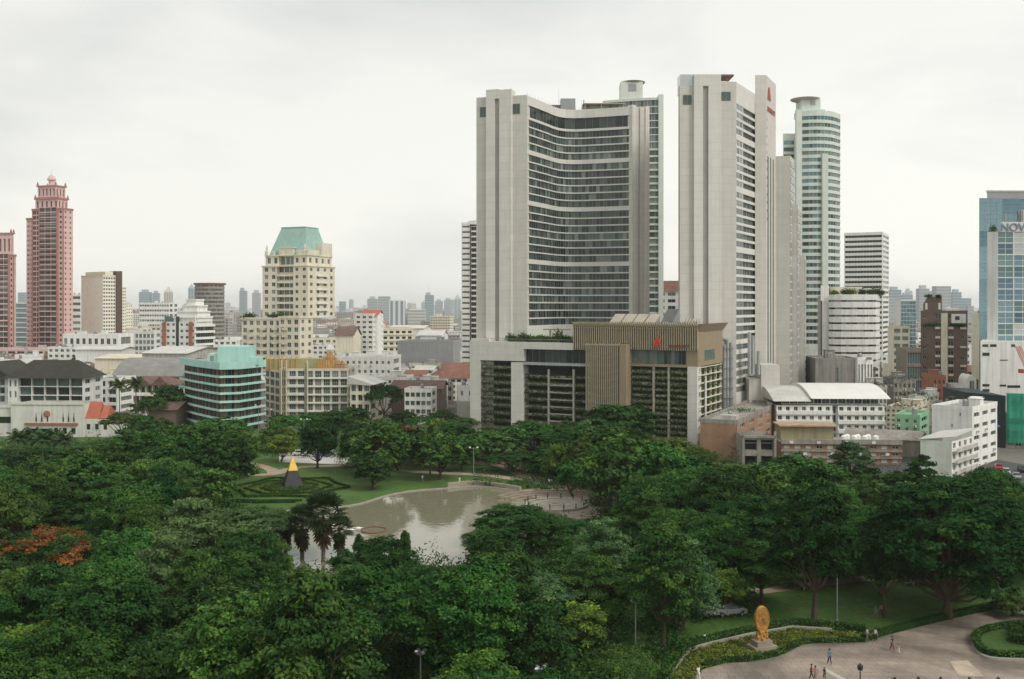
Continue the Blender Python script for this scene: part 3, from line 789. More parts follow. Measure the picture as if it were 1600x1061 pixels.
B.part('roof_canopy', MB().box(s0+4, 1.5, z118+.2, s0+17, 9, z118+.7).box(s0+5, 2, z2-1, s0+5.3, 2.3, z118+.2).box(s0+15, 2, z2-1, s0+15.3, 2.3, z118+.2), M('brown_canopy', (.20, .11, .08), .8))
S0, S1 = (68.95, 315.0), (79.0, 333.0)
sl = rel([S0, S1], o)
body = rel([C0, S0, S1, (82, 345), (58, 345), (54.5, 325)], o)
body[1] = (body[1][0]-.9, body[1][1]+.9); body[2] = (body[2][0]-.9, body[2][1])
B.part('wall', MB().prism([(p[0], p[1]) for p in body], 0, z2-.6), LGREY)
m = MB(); prev = z2
zz = 101.5; rows = []; r = 0
while zz > 12:
    if 30 > zz > 24: zz -= .6
    rows.append(zz); zz -= 2.52+(1.0 if r in (3, 9, 16) else 0); r += 1
for z in rows:
    m = MB(); ribbon(m, sl, z+.85, prev, 0, 1.0); B.part('spandrel', m, LGREY2)
    L2 = hypot(sl[1][0]-sl[0][0], sl[1][1]-sl[0][1]); e = (sl[0][0]*.62+sl[1][0]*.38, sl[0][1]*.62+sl[1][1]*.38)
    w = strip([sl[0], e], z-.85, z+.85, 1.7, rng, (4, 4, 2), rec=.12)
    w2 = strip([e, sl[1]], z-.85, z+.85, 1.2, rng, (1, 1, 2, 0), rec=.6)
    ow = len(w.v); w.v += w2.v; w.f += [tuple(i+ow for i in f) for f in w2.f]; w.m += w2.m
    B.part('window_band', w, GLS); prev = z-.85
m = MB(); ribbon(m, sl, 0, prev, 0, 1.0); B.part('spandrel', m, LGREY2)
# tall core wing with the sign
zw = 115.0
W0, W1, W2 = (79.0, 332.8), (82.6, 332.8), (89.4, 347.0)
q = rel([W0, W1, W2, (84.5, 352)], o)
B.part('core_wing', MB().prism(q, 0, zw), LGREY)
dx, dy = W2[0]-W1[0], W2[1]-W1[1]; l = hypot(dx, dy); ux, uy = dx/l, dy/l; nx, ny = uy, -ux
ang = atan2(dy, dx)
st = MB()
for k in range(3):
    a = 2+k*4.2
    q = [(W1[0]+ux*s+nx*d-o[0], W1[1]+uy*s+ny*d-o[1]) for s, d in ((a, .08), (a+1.7, .08), (a+1.7, -.2), (a, -.2))]
    st.prism(q, 8, 89)
B.part('stair_window', st, G1)
sw = MB()
for k in range(14):
    zz = 109-6-k*2.7; q = [(W1[0]+ux*s+nx*d-o[0], W1[1]+uy*s+ny*d-o[1]) for s, d in ((1.0, .06), (1.5, .06), (1.5, -.1), (1.0, -.1))]; sw.prism(q, zz, zz+.9)
B.part('stair_window', sw, G1)
SIGNR = M('sign_red', (.40, .08, .06), .5, 0)
def text(body, size, mat, parent, loc, rot, ext=.06, name='lettering', ax='LEFT'):
    c = bpy.data.curves.new(name, 'FONT'); c.body = body; c.size = size; c.extrude = ext; c.materials.append(mat); c.align_x = ax
    o_ = bpy.data.objects.new(name, c); COL.objects.link(o_); o_.parent = parent; o_.location = loc; o_.rotation_euler = rot
    me = bpy.data.meshes.new_from_object(o_); me.name = name; bpy.data.objects.remove(o_)
    if not me.materials: me.materials.append(mat)
    o_ = link(name, me, parent, loc); o_.rotation_euler = rot; return o_
def emblem(parent, loc, rz, s, mat):
    """red letter-like flame mark"""
    m = MB()
    for p in ([(-.5, 0), (-.28, 0), (-.08, .55), (-.2, .9)], [(-.12, 0), (.08, 0), (.02, .95), (-.17, .95), (-.04, .5)], [(.25, 0), (.5, 0), (.22, .8), (.05, .98), (.0, .85)]):
        m.ext([(x*s, z*s) for x, z in p], 'y', -.12, .12)
    return link('emblem', m.mesh('emblem', [mat]), parent, loc, rz)
def Wp(s, d): return (W1[0]+ux*s+nx*d-o[0], W1[1]+uy*s+ny*d-o[1])
emblem(B.root, (*Wp(3.8, .25), 107.6), ang, 4.2, SIGNR)
text('MARRIOTT', 2.5, SIGNR, B.root, (*Wp(1.6, .15), 103.6), (radians(90), 0, ang))
# lower stepped wing
LW = [((89.4, 347), (93.8, 345.4), (98.2, 356), 90.7), ((93.8, 351), (97.6, 349.8), (101.8, 360.5), 74.7), ((97.6, 355), (101.2, 353.8), (104.9, 365.5), 57.5)]
for a, b, c, zt in LW:
    q = rel([a, b, c, (c[0]-6, c[1]+6), (a[0]-1, a[1]+10)], o); B.part('lower_wing', MB().prism(q, 0, zt), LGREY)
    zz = zt-2.5; side = rel([b, c], o); side = offs(side, -.12)
    while zz > 6:
        w = strip(side, zz-1.0, zz+.95, 1.9, rng, (4, 4, 2) if zz > 50 else (1, 2, 1, 0), rec=.0, fm=5)
        B.part('window_band', w, [G0, G1, G2, G3, G4, WHITE]); zz -= 2.75
# service annex and ducts at the tower's foot
x0 = X(1168, 318)-o[0]; x1 = X(1217, 318)-o[0]
B.part('service_block', MB().box(x0+4, 2, 0, x1, 12, Z(570, 318)).box(x0+.5, 3, 0, x0+4, 12, Z(592, 318)), LGREY)
for i, px in enumerate((1171, 1177, 1186)):
    x = X(px, 316)-o[0]; B.part('duct', MB().tube((x, 1+i*.4, Z(585, 318)), (x, 1+i*.4, Z([519, 524, 548][i], 318)), .55, .55, 10), PIPE)
for i, px in enumerate((1131, 1136, 1142)):
    x = X(px, 313)-o[0]; B.part('duct', MB().tube((x, -2.6, 0), (x, -2.6, Z([540, 531, 536][i], 313)), .6, .6, 10).tube((x, -2.6, Z([540, 531, 536][i], 313)), (x-2, -2.0, Z([540, 531, 536][i], 313)+.3), .6, .6, 10), PIPE)
for k in range(6):
    fr_ = MB(); zz = 12+k*3; fr_.box(X(1127, 313)-o[0], -3.5, zz, X(1146, 313)-o[0], -3.2, zz+.15); B.part('duct_frame', fr_, STEEL)
tree_top = [(70, -3+1)]
B.done(LGREY)

# podium ----------------------------------------------------------
P0, P1 = (-12.9, 322.0), (52.2, 288.0)
pd_a = atan2(P1[1]-P0[1], P1[0]-P0[0]); PL = hypot(P1[0]-P0[0], P1[1]-P0[1])
B = Bld('hotel_podium', 'podium of the hotel with beige slatted box, planted parking floors and red emblem', 'hotel podium', P0, pd_a)
KEEP.append((20, 315, 38))
def S(px, py=500): return on(px, py, P0, P1)[0]
def Zp(px, py): return on(px, py, P0, P1)[1]
D = 22.0
sL, s751, s800, s819, s895, s924, s975, s985, s1075, s1090 = [S(p) for p in (736, 752, 800, 819, 897, 924, 975, 986, 1075, 1090)]
zpar = Zp(895, 536)
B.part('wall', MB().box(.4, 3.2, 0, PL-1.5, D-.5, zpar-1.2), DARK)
B.part('pilaster', MB().box(sL, -.6, 0, s751, 3, Zp(740, 532)), LGREY2)
B.part('pilaster', MB().box(s800, -.6, 0, s819, 3, Zp(810, 566)), LGREY2)
B.part('pilaster', MB().box(s1075, -.6, 0, s1090, 3, Zp(1080, 573)), LGREY2)
B.part('parapet_beam', MB().box(s751, -.55, Zp(770, 563), s819, 3, zpar).box(s819, -.5, Zp(860, 546), s895, 3, zpar-.02), LGREY2)
B.part('parapet_beam', MB().box(sL+.3, -.4, zpar, s751+3, 2, zpar+.9), LGREY2)
lab_g = 'planted parking floors'
# parking floors
PLB = M('planter_concrete', (.36, .37, .31), .9, .3, .5); DKG = M('parking_shadow', (.05, .055, .045), .9, .3, .4)
def parking(sa, sb, ztop, n, yf=0.0, zb=2.0, green=.75):
    h = (ztop-zb)/n
    for i in range(n):
        z = zb+h*i; jit = rng.random()
        B.part('parking_slab', MB().box(sa, yf, z-.18, sb, 3.4, z+.12), PLB)
        B.part('planter', MB().box(sa+.1, yf-.15, z+.121, sb-.1, yf+.35, z+.55), PLB)
        rg = np.random.default_rng(int(sa*10+i*7)); k = int((sb-sa)*54)
        u = rg.uniform(sa+.1, sb-.1, k); dens = .5+.5*np.sin(u*.9+i*2+sa)
        keep = rg.random(k) < green*(.55+.5*dens); u = u[keep]; kk = len(u)
        P_ = np.stack([u, yf-.1+rg.normal(0, .18, kk), z+.45+rg.uniform(-.85, .45, kk)], 1)
        Nn = unit(rg, kk); Nn[:, 1] -= .7
        me = leaf_mesh('trailing_plants', P_, Nn, rg.uniform(.18, .36, kk), rg.uniform(.1, 1, kk), LEAF_POD, .7)
        link('trailing_plants', me, B.root, kind='stuff')
parking(s751+.1, s800-.1, Zp(775, 563), 9)
parking(s819+.1, s924-.1, Zp(870, 578), 8, .3)
parking(s985+.1, s1075-.1, Zp(1030, 573), 12, .2)
B.part('glass_terrace', strip([(s819, 1.2), (s924, 1.2)], Zp(870, 574), Zp(870, 546), 2.2, rng, (0, 1, 0), rec=.3), GLS)
B.part('balcony', MB().box(s819, -.8, Zp(870, 571), s924, 1.4, Zp(870, 567)), PIPE)
BEIGEC = W_('dull_beige_concrete', .42, .40, .34, .35, .2)
for px in (857.5, 896.5):
    s_ = S(px); B.part('column', MB().box(s_-.3, -.25, 0, s_+.3, .45, Zp(px, 577)), BEIGEC)
for px in (1021.5, 1045):
    s_ = S(px); B.part('column', MB().box(s_-.3, -.25, 0, s_+.3, .45, Zp(px, 573)), BEIGEC)
for a, b in ((857.5, 896.5),):
    for k in range(8):
        z = Zp(870, 592)-k*2.15; B.part('cream_beam', MB().box(S(a), -.3, z, S(b), .3, z+.3), BEIGEC)
# beige slatted crown box
zt, z1_, z2_ = Zp(985, 507.5), Zp(910, 546.5), Zp(1030, 547)
boxz = Zp(1085, 508)
B.part('crown_box', MB().box(s895, 0, z1_, s985, D, zt-.4).box(s985, 0, z2_, s1090, D, zt-.4), TANP)
B.part('slat_gap_shade', MB().box(s895+.05, -.1, z1_+.01, s924, -.01, zt-.6).box(s985, -.1, z2_+.01, s1090-.1, -.01, zt-.6), M('slat_gap_shade', (.13, .105, .07), .85))  # dark sheet added behind the slats, painting shade into their gaps
B.part('crown_box', MB().box(s1075-.4, -.2, Zp(1080, 573), s1090+.1, 4.2, z2_-.01), TANP)
B.part('lower_beam', MB().box(s985, -.5, Zp(1030, 573), s1075-.41, .6, Zp(1030, 569)), TANP)
sl = MB(); n = 56
for i in range(n+1):
    s_ = s895+(s1090-s895)*i/n
    zb = z1_ if s_ < s924 else z2_
    if s924-.2 < s_ < s985: zb = Zp(955, 536)
    sl.ext([(-.85, zb), (-.12, zb), (-.12, zt), (-.5, zt+.5), (-1.5, zt+.9), (-.85, zt-.6)], 'x', s_, s_+.28)
B.part('slat_screen', sl, SLAT, kind='stuff')
B.part('slat_rail', MB().box(s895, -.5, zt-1.1, s1090, -.3, zt-.9).box(s895, -.5, z2_+.8, s1090, -.3, z2_+1.0), SLAT)
cv = strip([(s985, .9), (s1075, .9)], Zp(1030, 569), z2_, 1.1, rng, (3, 3, 2, 0, 3, 1), rec=.2); B.part('window_band', cv, GLS)
# portal of slats
zp_t, zp_b = Zp(950, 537), 3.0
B.part('portal_side', MB().box(s975, -4.2, zp_b, s985, 1, zp_t), TANP)
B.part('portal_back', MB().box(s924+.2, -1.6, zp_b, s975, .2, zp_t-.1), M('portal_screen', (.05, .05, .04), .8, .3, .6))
sl = MB(); n = 17
for i in range(n+1):
    s_ = s924+(s975-s924)*i/n; sl.box(s_, -4.2, zp_b, s_+.26, -3.7, zp_t+.35*(i % 2))
for k in range(10):
    z = zp_b+2+k*2.2; pts = [(s924+(s975-s924)*j/12, z+1.5*((j/12-.5)**2)*4*.8) for j in range(13)]
    for j in range(12):
        (xa, za), (xb, zb_) = pts[j], pts[j+1]
        sl.add([(xa, -3.69, za), (xb, -3.69, zb_), (xb, -3.69, zb_+.22), (xa, -3.69, za+.22)], [(0, 1, 2, 3)])
sl.box(s924-.2, -4.25, zp_t-.4, s975+.1, -4.2, zp_t+.1)
B.part('slat_portal', sl, SLAT, kind='stuff')
# flared right-hand end of the box with a window
RX = 25.0
ef = MB(); ef.box(PL-.9, 0, Zp(1085, 573), PL+.05, RX, boxz-.5)
ef.add([(PL+.06, 0, boxz-2), (PL+.06, RX, boxz-2), (PL+1.7, RX+.4, boxz+.4), (PL+1.7, -1.0, boxz+.4), (PL-.3, 0, boxz+.2), (PL-.3, RX, boxz+.2)], [(0, 1, 2, 3), (3, 2, 5, 4), (0, 3, 4), (1, 5, 2)])
B.part('crown_end', ef, TANP)
B.face((PL+.06, 6), (PL+.06, 16), Zp(1085, 567)+.5, Zp(1085, 548), 1, 1, (0, 1), (0, 1), rec=-.1, nx=3, glass=(G3,), frame=FRAMEG)
zq = Zp(1085, 573)
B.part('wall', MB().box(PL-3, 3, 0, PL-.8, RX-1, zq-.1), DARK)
for k in range(10):
    z = zq-.3-k*2.25
    B.part('parking_slab', MB().box(PL-1.4, .2, z-.25, PL-.05, RX-.3, z), CREAM)
    rg = np.random.default_rng(k+900); kk = 200
    P_ = np.stack([PL-.05+rg.normal(0, .15, kk), rg.uniform(.5, RX-1, kk), z-rg.uniform(.2, 1.6, kk)], 1); Nn = unit(rg, kk); Nn[:, 0] += .7
    link('trailing_plants', leaf_mesh('trailing_plants', P_, Nn, rg.uniform(.15, .3, kk), rg.uniform(0, 1, kk), LEAF_POD, .7), B.root, kind='stuff')
for y in (4, 9, 14, 19, 24):
    B.part('column', MB().box(PL-1.0, y, 0, PL-.3, y+.6, zq-.5), CREAM)
B.part('drain_pipe', MB().tube((PL+.3, 6.5, 0), (PL+.3, 6.5, zq-3), .3, .3, 8), WHITE)
# signs
emblem(B.root, (S(1029), -1.2, Zp(1029, 541)), 0, 2.7, RED)
text('MARRIOTT', 1.2, M('maroon_sign', (.22, .05, .04), .6, 0), B.root, (S(1047), -.95, Zp(1050, 543)), (radians(90), 0, 0))
# roof: skylights, plant, terrace garden
B.part('roof', MB().box(s895+.3, .3, zt-.39, PL-1, D, zt-.3), FLATR)
B.part('roof', MB().box(.6, 2.3, zpar-1.19, s895, D, zpar-1.0), GREENP)
for i in range(4):
    a = S(941+i*18.5); b = S(941+(i+1)*18.5)-.4
    m = MB(); m.add([(a, 4, zt-.2), (b, 4, zt-.2), (b+.8, 8.5, zt+3.1), (a+.8, 8.5, zt+3.1), (a, 9, zt-.2), (b, 9, zt-.2)], [(0, 1, 2, 3), (4, 3, 2, 5), (0, 3, 4), (1, 5, 2)])
    m.box(a-.2, 3.9, zt-.25, b+.2, 4.1, zt+.15)
    B.part('skylight', m, PANELR)
a, b = S(1022), S(1046)
m = MB(); m.add([(a, 6, zt+.8), (b-1, 6, zt+.8), (b, 9, zt+4.6), (a+1, 9, zt+4.6), (a, 6.4, zt-.2), (b, 9.5, zt-.2)], [(0, 1, 2, 3), (3, 2, 1, 0), (0, 4, 3), (1, 2, 5)]); B.part('solar_panel', m, STEEL)
for i in range(6):
    s_ = S(1062+i*4.3); B.part('roof_fin', MB().add([(s_, 1, zt-.2), (s_+.3, 1, zt-.2), (s_+.3, 5, zt+1.9), (s_, 5, zt+1.9), (s_, 5.3, zt-.2), (s_+.3, 5.3, zt-.2)], [(0, 1, 2, 3), (0, 3, 4), (1, 5, 2), (3, 2, 5, 4)]), PANELR)
rl = MB()
for k in range(40): rl.box(s751+1+k*.75, .9, zpar-.1, s751+1.06+k*.75, .96, zpar+.9)
rl.box(s751+1, .88, zpar+.85, s751+31, .98, zpar+.95); B.part('railing', rl, STEEL)
B.part('pergola', MB().box(s895-12, 8, zpar, s895-11.6, 8.4, zpar+3.6).box(s895-8, 8, zpar, s895-7.6, 8.4, zpar+3.6).box(s895-14, 7.6, zpar+3.6, s895-6, 11, zpar+3.9), STEEL)
PODROOT = B.done(LGREY2)
POD = (P0, pd_a, zpar, s751, s895)

# ================================================================ other buildings
def rings(B, pts, z0, n, h, mat, glz, th=1.0, out=1.1, rec=1.2, bandname='balcony', piers=None, pw=2.0, cols=(0, 1, 0, 2), frame=None, gmats=None, lo=.0):
    """stacked floors: parapet bands along a front with recessed glazing behind"""
    for i in range(n):
        z = z0+h*i
        m = MB(); ribbon(m, pts, z+lo, z+lo+th, -out, -out+.2); ribbon(m, pts, z+lo-.02, z+lo+.18, -out+.21, rec+.4)
        B.part(bandname, m, mat)
        if glz: B.part('window_band', strip(pts, z+lo+.18, z+h+lo-.02, pw, B.rng, cols, rec=rec), gmats or GLS)
    if piers:
        for i in range(len(pts)-1):
            (x0, y0), (x1, y1) = pts[i], pts[i+1]; l = hypot(x1-x0, y1-y0); k = max(1, round(l/piers[0])); ux, uy = (x1-x0)/l, (y1-y0)/l; nx, ny = uy, -ux
            for j in range(k+1):
                s = min(max(l*j/k, .3), l-.3)
                q = [(x0+ux*(s+a)+nx*d, y0+uy*(s+a)+ny*d) for a, d in ((-.3, -rec), (-.3, .35-rec), (.3, .35-rec), (.3, -rec))]
                B.part('pier', MB().prism(q, z0, z0+h*n), piers[1])

def simple(name, label, c, l, r, top, Y, th, front=None, right=None, wm=WHITE, b=None, par=.8, clutter=3, rm=None, left=None, group=None, cat='building', big=1.0, z0=0):
    o, rz, a, b = corner(c, l, r, Y, th, b); h = Z(top, Y)
    B = Bld(name, label, cat, o, rz, group); B.wm = wm
    B.body(a, b, h, front, right, left, z0=z0); B.flat(a, b, h, par=par, rm=rm)
    if clutter: B.clutter(a, b, h, clutter+2, big=big)
    if name in ('tenement', 'house', 'terrace_house', 'townhouse') or 'flats' in label:      # aircon units hung below some windows
        for me, x, y, z, rz2 in B.items.get('window', []):
            if B.rng.random() < .3:
                B.item('air_conditioner', AC, x+sin(rz2)*.62, y-cos(rz2)*.62, z-1.3, rz2)
    B.done(wm); B.a, B.b, B.h = a, b, h
    return B
AC = MB().box(-.45, -.2, -.3, .45, .2, .3).box(-.3, -.23, -.22, .1, -.201, .22, 1).mesh('air_conditioner', [WHITE2, DARK])
def fs(cols, rows, wx=(.2, .8), wz=(.3, .85), **kw): return dict(cols=cols, rows=rows, wx=wx, wz=wz, **kw)

# --- turquoise apartments
Lp, Cp, Rp = (X(284, 352), 352), (X(343, 320), 320), (X(412, 336), 336)
KEEP.append((-96, 340, 24))
B = Bld('apartment_block', 'turquoise apartment block with wraparound balcony bands and stair box on top', 'apartment block', Cp); B.wm = TURQ
M1 = (Cp[0]-3, Cp[1]+4.5)
pts = rel([Lp, ((Lp[0]+M1[0])/2-.4, (Lp[1]+M1[1])/2-.5), M1, (Cp[0]+.5, Cp[1]+.4), (Cp[0]+5, Cp[1]+2.5), Rp], Cp)
zt = Z(573, 320)
back = rel([(Rp[0]-6, Rp[1]+16), (Lp[0]+4, Lp[1]+10)], Cp)
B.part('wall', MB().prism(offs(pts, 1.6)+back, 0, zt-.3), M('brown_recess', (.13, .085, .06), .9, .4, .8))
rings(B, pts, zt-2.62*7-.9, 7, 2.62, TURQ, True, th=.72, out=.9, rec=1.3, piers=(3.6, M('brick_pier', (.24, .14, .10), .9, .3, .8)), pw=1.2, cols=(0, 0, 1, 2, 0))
m = MB(); ribbon(m, pts, zt-.9, zt+1.4, -.95, -.5); B.part('parapet', m, TURQ)
B.part('roof', MB().prism(offs(pts, -.4)+back, zt-.5, zt+.2), FLATR)
x = X(350, 330)-Cp[0]; B.part('stair_head', MB().box(x-1.5, 8, zt, x+8.3, 17, Z(541, 330)), TURQ)
B.part('stair_head', MB().box(x-5, 9, zt, x-1.51, 16, Z(552, 332)), TURQ)
B.part('stair_head', MB().box(x+8.31, 10, zt, x+11, 16, Z(558, 332)), TURQ)
B.part('door', MB().box(x-4.2, 8.9, zt+.3, x-3.0, 9.0, zt+3), STEEL)
B.done()

# --- gold crowned cream building
o, rz, a, b = corner(437, 416, 545, 372, 62, None)
# front (long) face runs from the corner to the right
B = Bld('apartment_block', 'cream and glass apartment block crowned with gold tubes', 'apartment block', (X(437, 360), 360), radians(2)); B.wm = CREAM
W = X(546, 364)-X(437, 360); KEEP.append((X(490, 360), 372, 18)); h = Z(578, 362)
fr1 = fs(8, 6, (.12, .88), (.12, .9), nx=3, nz=2, glass=(G3, G3, G1, G2), frame=FRAME)
B.body(W, 20, h, fr1, fs(2, 6), None)
B.face((-8, 14), (0, 0), 0, h-.5, 3, 6, (.1, .9), (.1, .85), nx=2, glass=(G0, G1, G3))
B.flat(W, 20, h, par=.6, mat=CREAM)
for k in range(6):
    z = h-(k+1)*h/6
    bb = MB(); bb.box(W*.12, -.9, z-.1, W*.36, .0, z+.12); bb.box(W*.12, -.92, z+.12, W*.36, -.85, z+.9); B.part('balcony', bb, WHITE)
    bb = MB(); bb.box(W*.40, -.7, z-.1, W*1.0, .0, z+.12); B.part('balcony', bb, WHITE)
for i, u in enumerate((.03, .06, .10, .385, .41)):
    B.part('facade_tube', MB().tube((W*u, -.5, 0), (W*u, -.5, h+(2.5 if i % 2 else 3.5)), .22, .22, 8), [CREAM, TANP][i % 2])
B.part('roof_room', MB().box(-7, 9, h-.4, W*.55, 17, h+3.6), M('pale_olive_wall', (.40, .37, .20), .85))
r = random.Random(5)
for k in range(22):
    u = .56+.40*(k % 11)/11; y = 1.2+(k//11)*3.5; cen = 1-abs(u-.72)*7
    hh = h+2.6+max(0, cen)*4.6+r.uniform(-.2, .4); B.part('gold_tube', MB().tube((W*u, y, h-.2), (W*u, y, hh), .2, .2, 6), GOLD)
for k in range(8):
    u = -.28+.07*(k % 4)+(.25 if k > 3 else 0); B.part('gold_tube', MB().tube((W*u, 8.5, h-.2), (W*u, 8.5, h+4.6), .17, .17, 6), GOLD)
B.part('water_tank', MB().lathe([(1.3, h+6.2), (1.6, h+7.2), (1.1, h+8.4), (.1, h+8.7)], W*.72, 3, 12), WHITE)
tr_ = MB()
for k in range(12): tr_.box(W*.8+k*.42, .3, h+.6, W*.8+k*.42+.08, .38, h+2)
tr_.box(W*.8, .28, h+1.9, W, .4, h+2.1); B.part('trellis', tr_, M('rust_trellis', (.25, .13, .07), .8))
B.done()

# --- cream tower with green mansard roof
Y = 470.0; o, rz, a, b = corner(481, 410, 523, Y, 22, None)
B = Bld('apartment_tower', 'tall cream apartment tower topped by a pale green mansard roof', 'apartment tower', o, rz); B.wm = CREAM
z1 = Z(402, Y); zb = Z(497, Y)
for (ix, zlo, zhi) in ((0, zb, Z(415, Y)), (1.0, Z(415, Y), Z(398, Y))):
    fw = a-2*ix
    B.face((ix, ix), (ix+fw*.32, ix), zlo, zhi, 2, int((zhi-zlo)/3.2), (.3, .8), (.25, .8), glass=(G0, G1, G2))
    B.face((ix+fw*.32, ix), (ix+fw*.32, ix+1.6), zlo, zhi, rows=0); B.face((ix+fw*.68, ix+1.6), (ix+fw*.68, ix), zlo, zhi, rows=0)
    B.face((ix+fw*.32, ix+1.6), (ix+fw*.68, ix+1.6), zlo, zhi, 3, int((zhi-zlo)/3.2), (.08, .92), (.15, .88), nx=3, glass=(G0, G1, G3))
    B.face((ix+fw*.68, ix), (ix+fw, ix), zlo, zhi, 2, int((zhi-zlo)/3.2), (.3, .7), (.3, .75), glass=(G0,))
    B.face((ix+fw, ix), (ix+fw, b-ix), zlo, zhi, 4, int((zhi-zlo)/3.2), (.3, .7), (.3, .75), glass=(G0, G1))
    B.face((0+ix, b-ix), (ix, ix), zlo, zhi, rows=0); B.face((ix+fw, b-ix), (ix, b-ix), zlo, zhi, rows=0)
n = int((Z(415, Y)-zb)/3.2)
for k in range(n):
    z = zb+k*3.2+.1; bb = MB(); bb.box(a*.32, -.2, z, a*.68, 1.2, z+.2); bb.box(a*.32, -.2, z+.2, a*.68, -.05, z+1.0); B.part('balcony', bb, CREAM)
    bb = MB(); bb.box(a-.2, b*.3, z, a+1.0, b*.7, z+.2); bb.box(a+.85, b*.3, z+.2, a+1.0, b*.7, z+.9); B.part('balcony', bb, WHITE)
zc_ = Z(398, Y); zr = Z(353, Y)
for lvl, zz in enumerate((Z(415, Y), zc_)):
    m = MB(); m.box(-.4+lvl, -.4+lvl, zz-.25, a+.4-lvl, b+.4-lvl, zz+.25)
    if lvl:
        for t_ in range(6): m.box(.8+t_*(a-2.6)/5, .8, zz, 1.6+t_*(a-2.6)/5, 1.6, zz+2.2)
    B.part('cornice', m, CREAM)
B.part('dormer', MB().box(a*.34, 1.0, zc_, a*.64, 5, zc_+3.3).box(a*.32, .8, zc_+3.3, a*.66, 5.2, zc_+3.6), CREAM)
B.part('dormer', MB().box(a*.72, 1.0, zc_, a*.98, b*.45, zc_+2.4), CREAM)
B.part('dormer', MB().box(a-4, b*.55, zc_, a-.8, b-1, zc_+6.2), CREAM)
ri = 4.2
m = MB(); m.add([(2.2, 2.2, zc_+.25), (a-2.2, 2.2, zc_+.25), (a-2.2, b-2.2, zc_+.25), (2.2, b-2.2, zc_+.25), (2.2+ri, 2+ri, zr), (a-2.2-ri*.75, 2+ri, zr), (a-2.2-ri*.75, b-2-ri, zr), (2.2+ri, b-2-ri, zr)],
               [(0, 1, 5, 4), (1, 2, 6, 5), (2, 3, 7, 6), (3, 0, 4, 7), (4, 5, 6, 7)])
m.box(2.2+ri-.2, 2+ri-.2, zr-.1, a-2-ri*.75, b-1.8-ri, zr+.35)
rf = B.part('roof', m, TEALR)
for u in (.06, .9): B.part('finial', MB().lathe([(.7, zc_), (.7, zc_+2), (.35, zc_+2.6), (.5, zc_+3.6), (.05, zc_+5.5)], a*u, 1.4, 8), CREAM)
# its podium
o2, rz2, a2, b2 = corner(520, 392, 526, 445, 8, 30)
for k, (x0, x1, y0, zt_) in enumerate([(-6.5, a*.62, -7, Z(500, 450)), (a*.62, a+1.5, -9, Z(498, 445))]):
    B.face((x0, y0), (x1, y0), 0, zt_, 6 if k == 0 else 3, int(zt_/3.2), (.22, .78), (.2, .8), nx=2, glass=(G1, G3, G0, G2))
    B.face((x1, y0), (x1, 2), 0, zt_, 2, int(zt_/3.2), (.3, .7), (.3, .8)); B.face((x0, 4), (x0, y0), 0, zt_, rows=0)
    B.part('podium_roof', MB().box(x0+.2, y0+.2, zt_-.3, x1-.2, 6, zt_-.05), FLATR)
    m = MB(); m.box(x0-.3, y0-.3, zt_-.05, x1+.3, y0+.1, zt_+.9); m.box(x1-.1, y0+.1, zt_-.05, x1+.3, 2, zt_+.9); B.part('parapet', m, CREAM)
    for j in range(3 if k == 0 else 1):
        xx = x0+(x1-x0)*(.18+.3*j); m = MB()
        for q in range(int(zt_/3.2)): m.box(xx, y0-1, 3.2*q+.2, xx+3, y0, 3.2*q+.4); m.box(xx, y0-1, 3.2*q+.4, xx+3, y0-.9, 3.2*q+1.2)
        B.part('balcony_stack', m, CREAM)
rg = np.random.default_rng(4)
for cx, w_ in ((-4, 4.5), (a*.45, 6)):
    kk = 700; P_ = rg.normal(0, 1, (kk, 3))*np.array((w_*.35, 1, .7))+np.array((cx, -5, Z(500, 450)+1.2)); link('planting', leaf_mesh('planting', P_, unit(rg, kk)+np.array((0, 0, .5)), rg.uniform(.3, .6, kk), rg.random(kk), LEAF_DK), B.root, kind='stuff')
B.done()

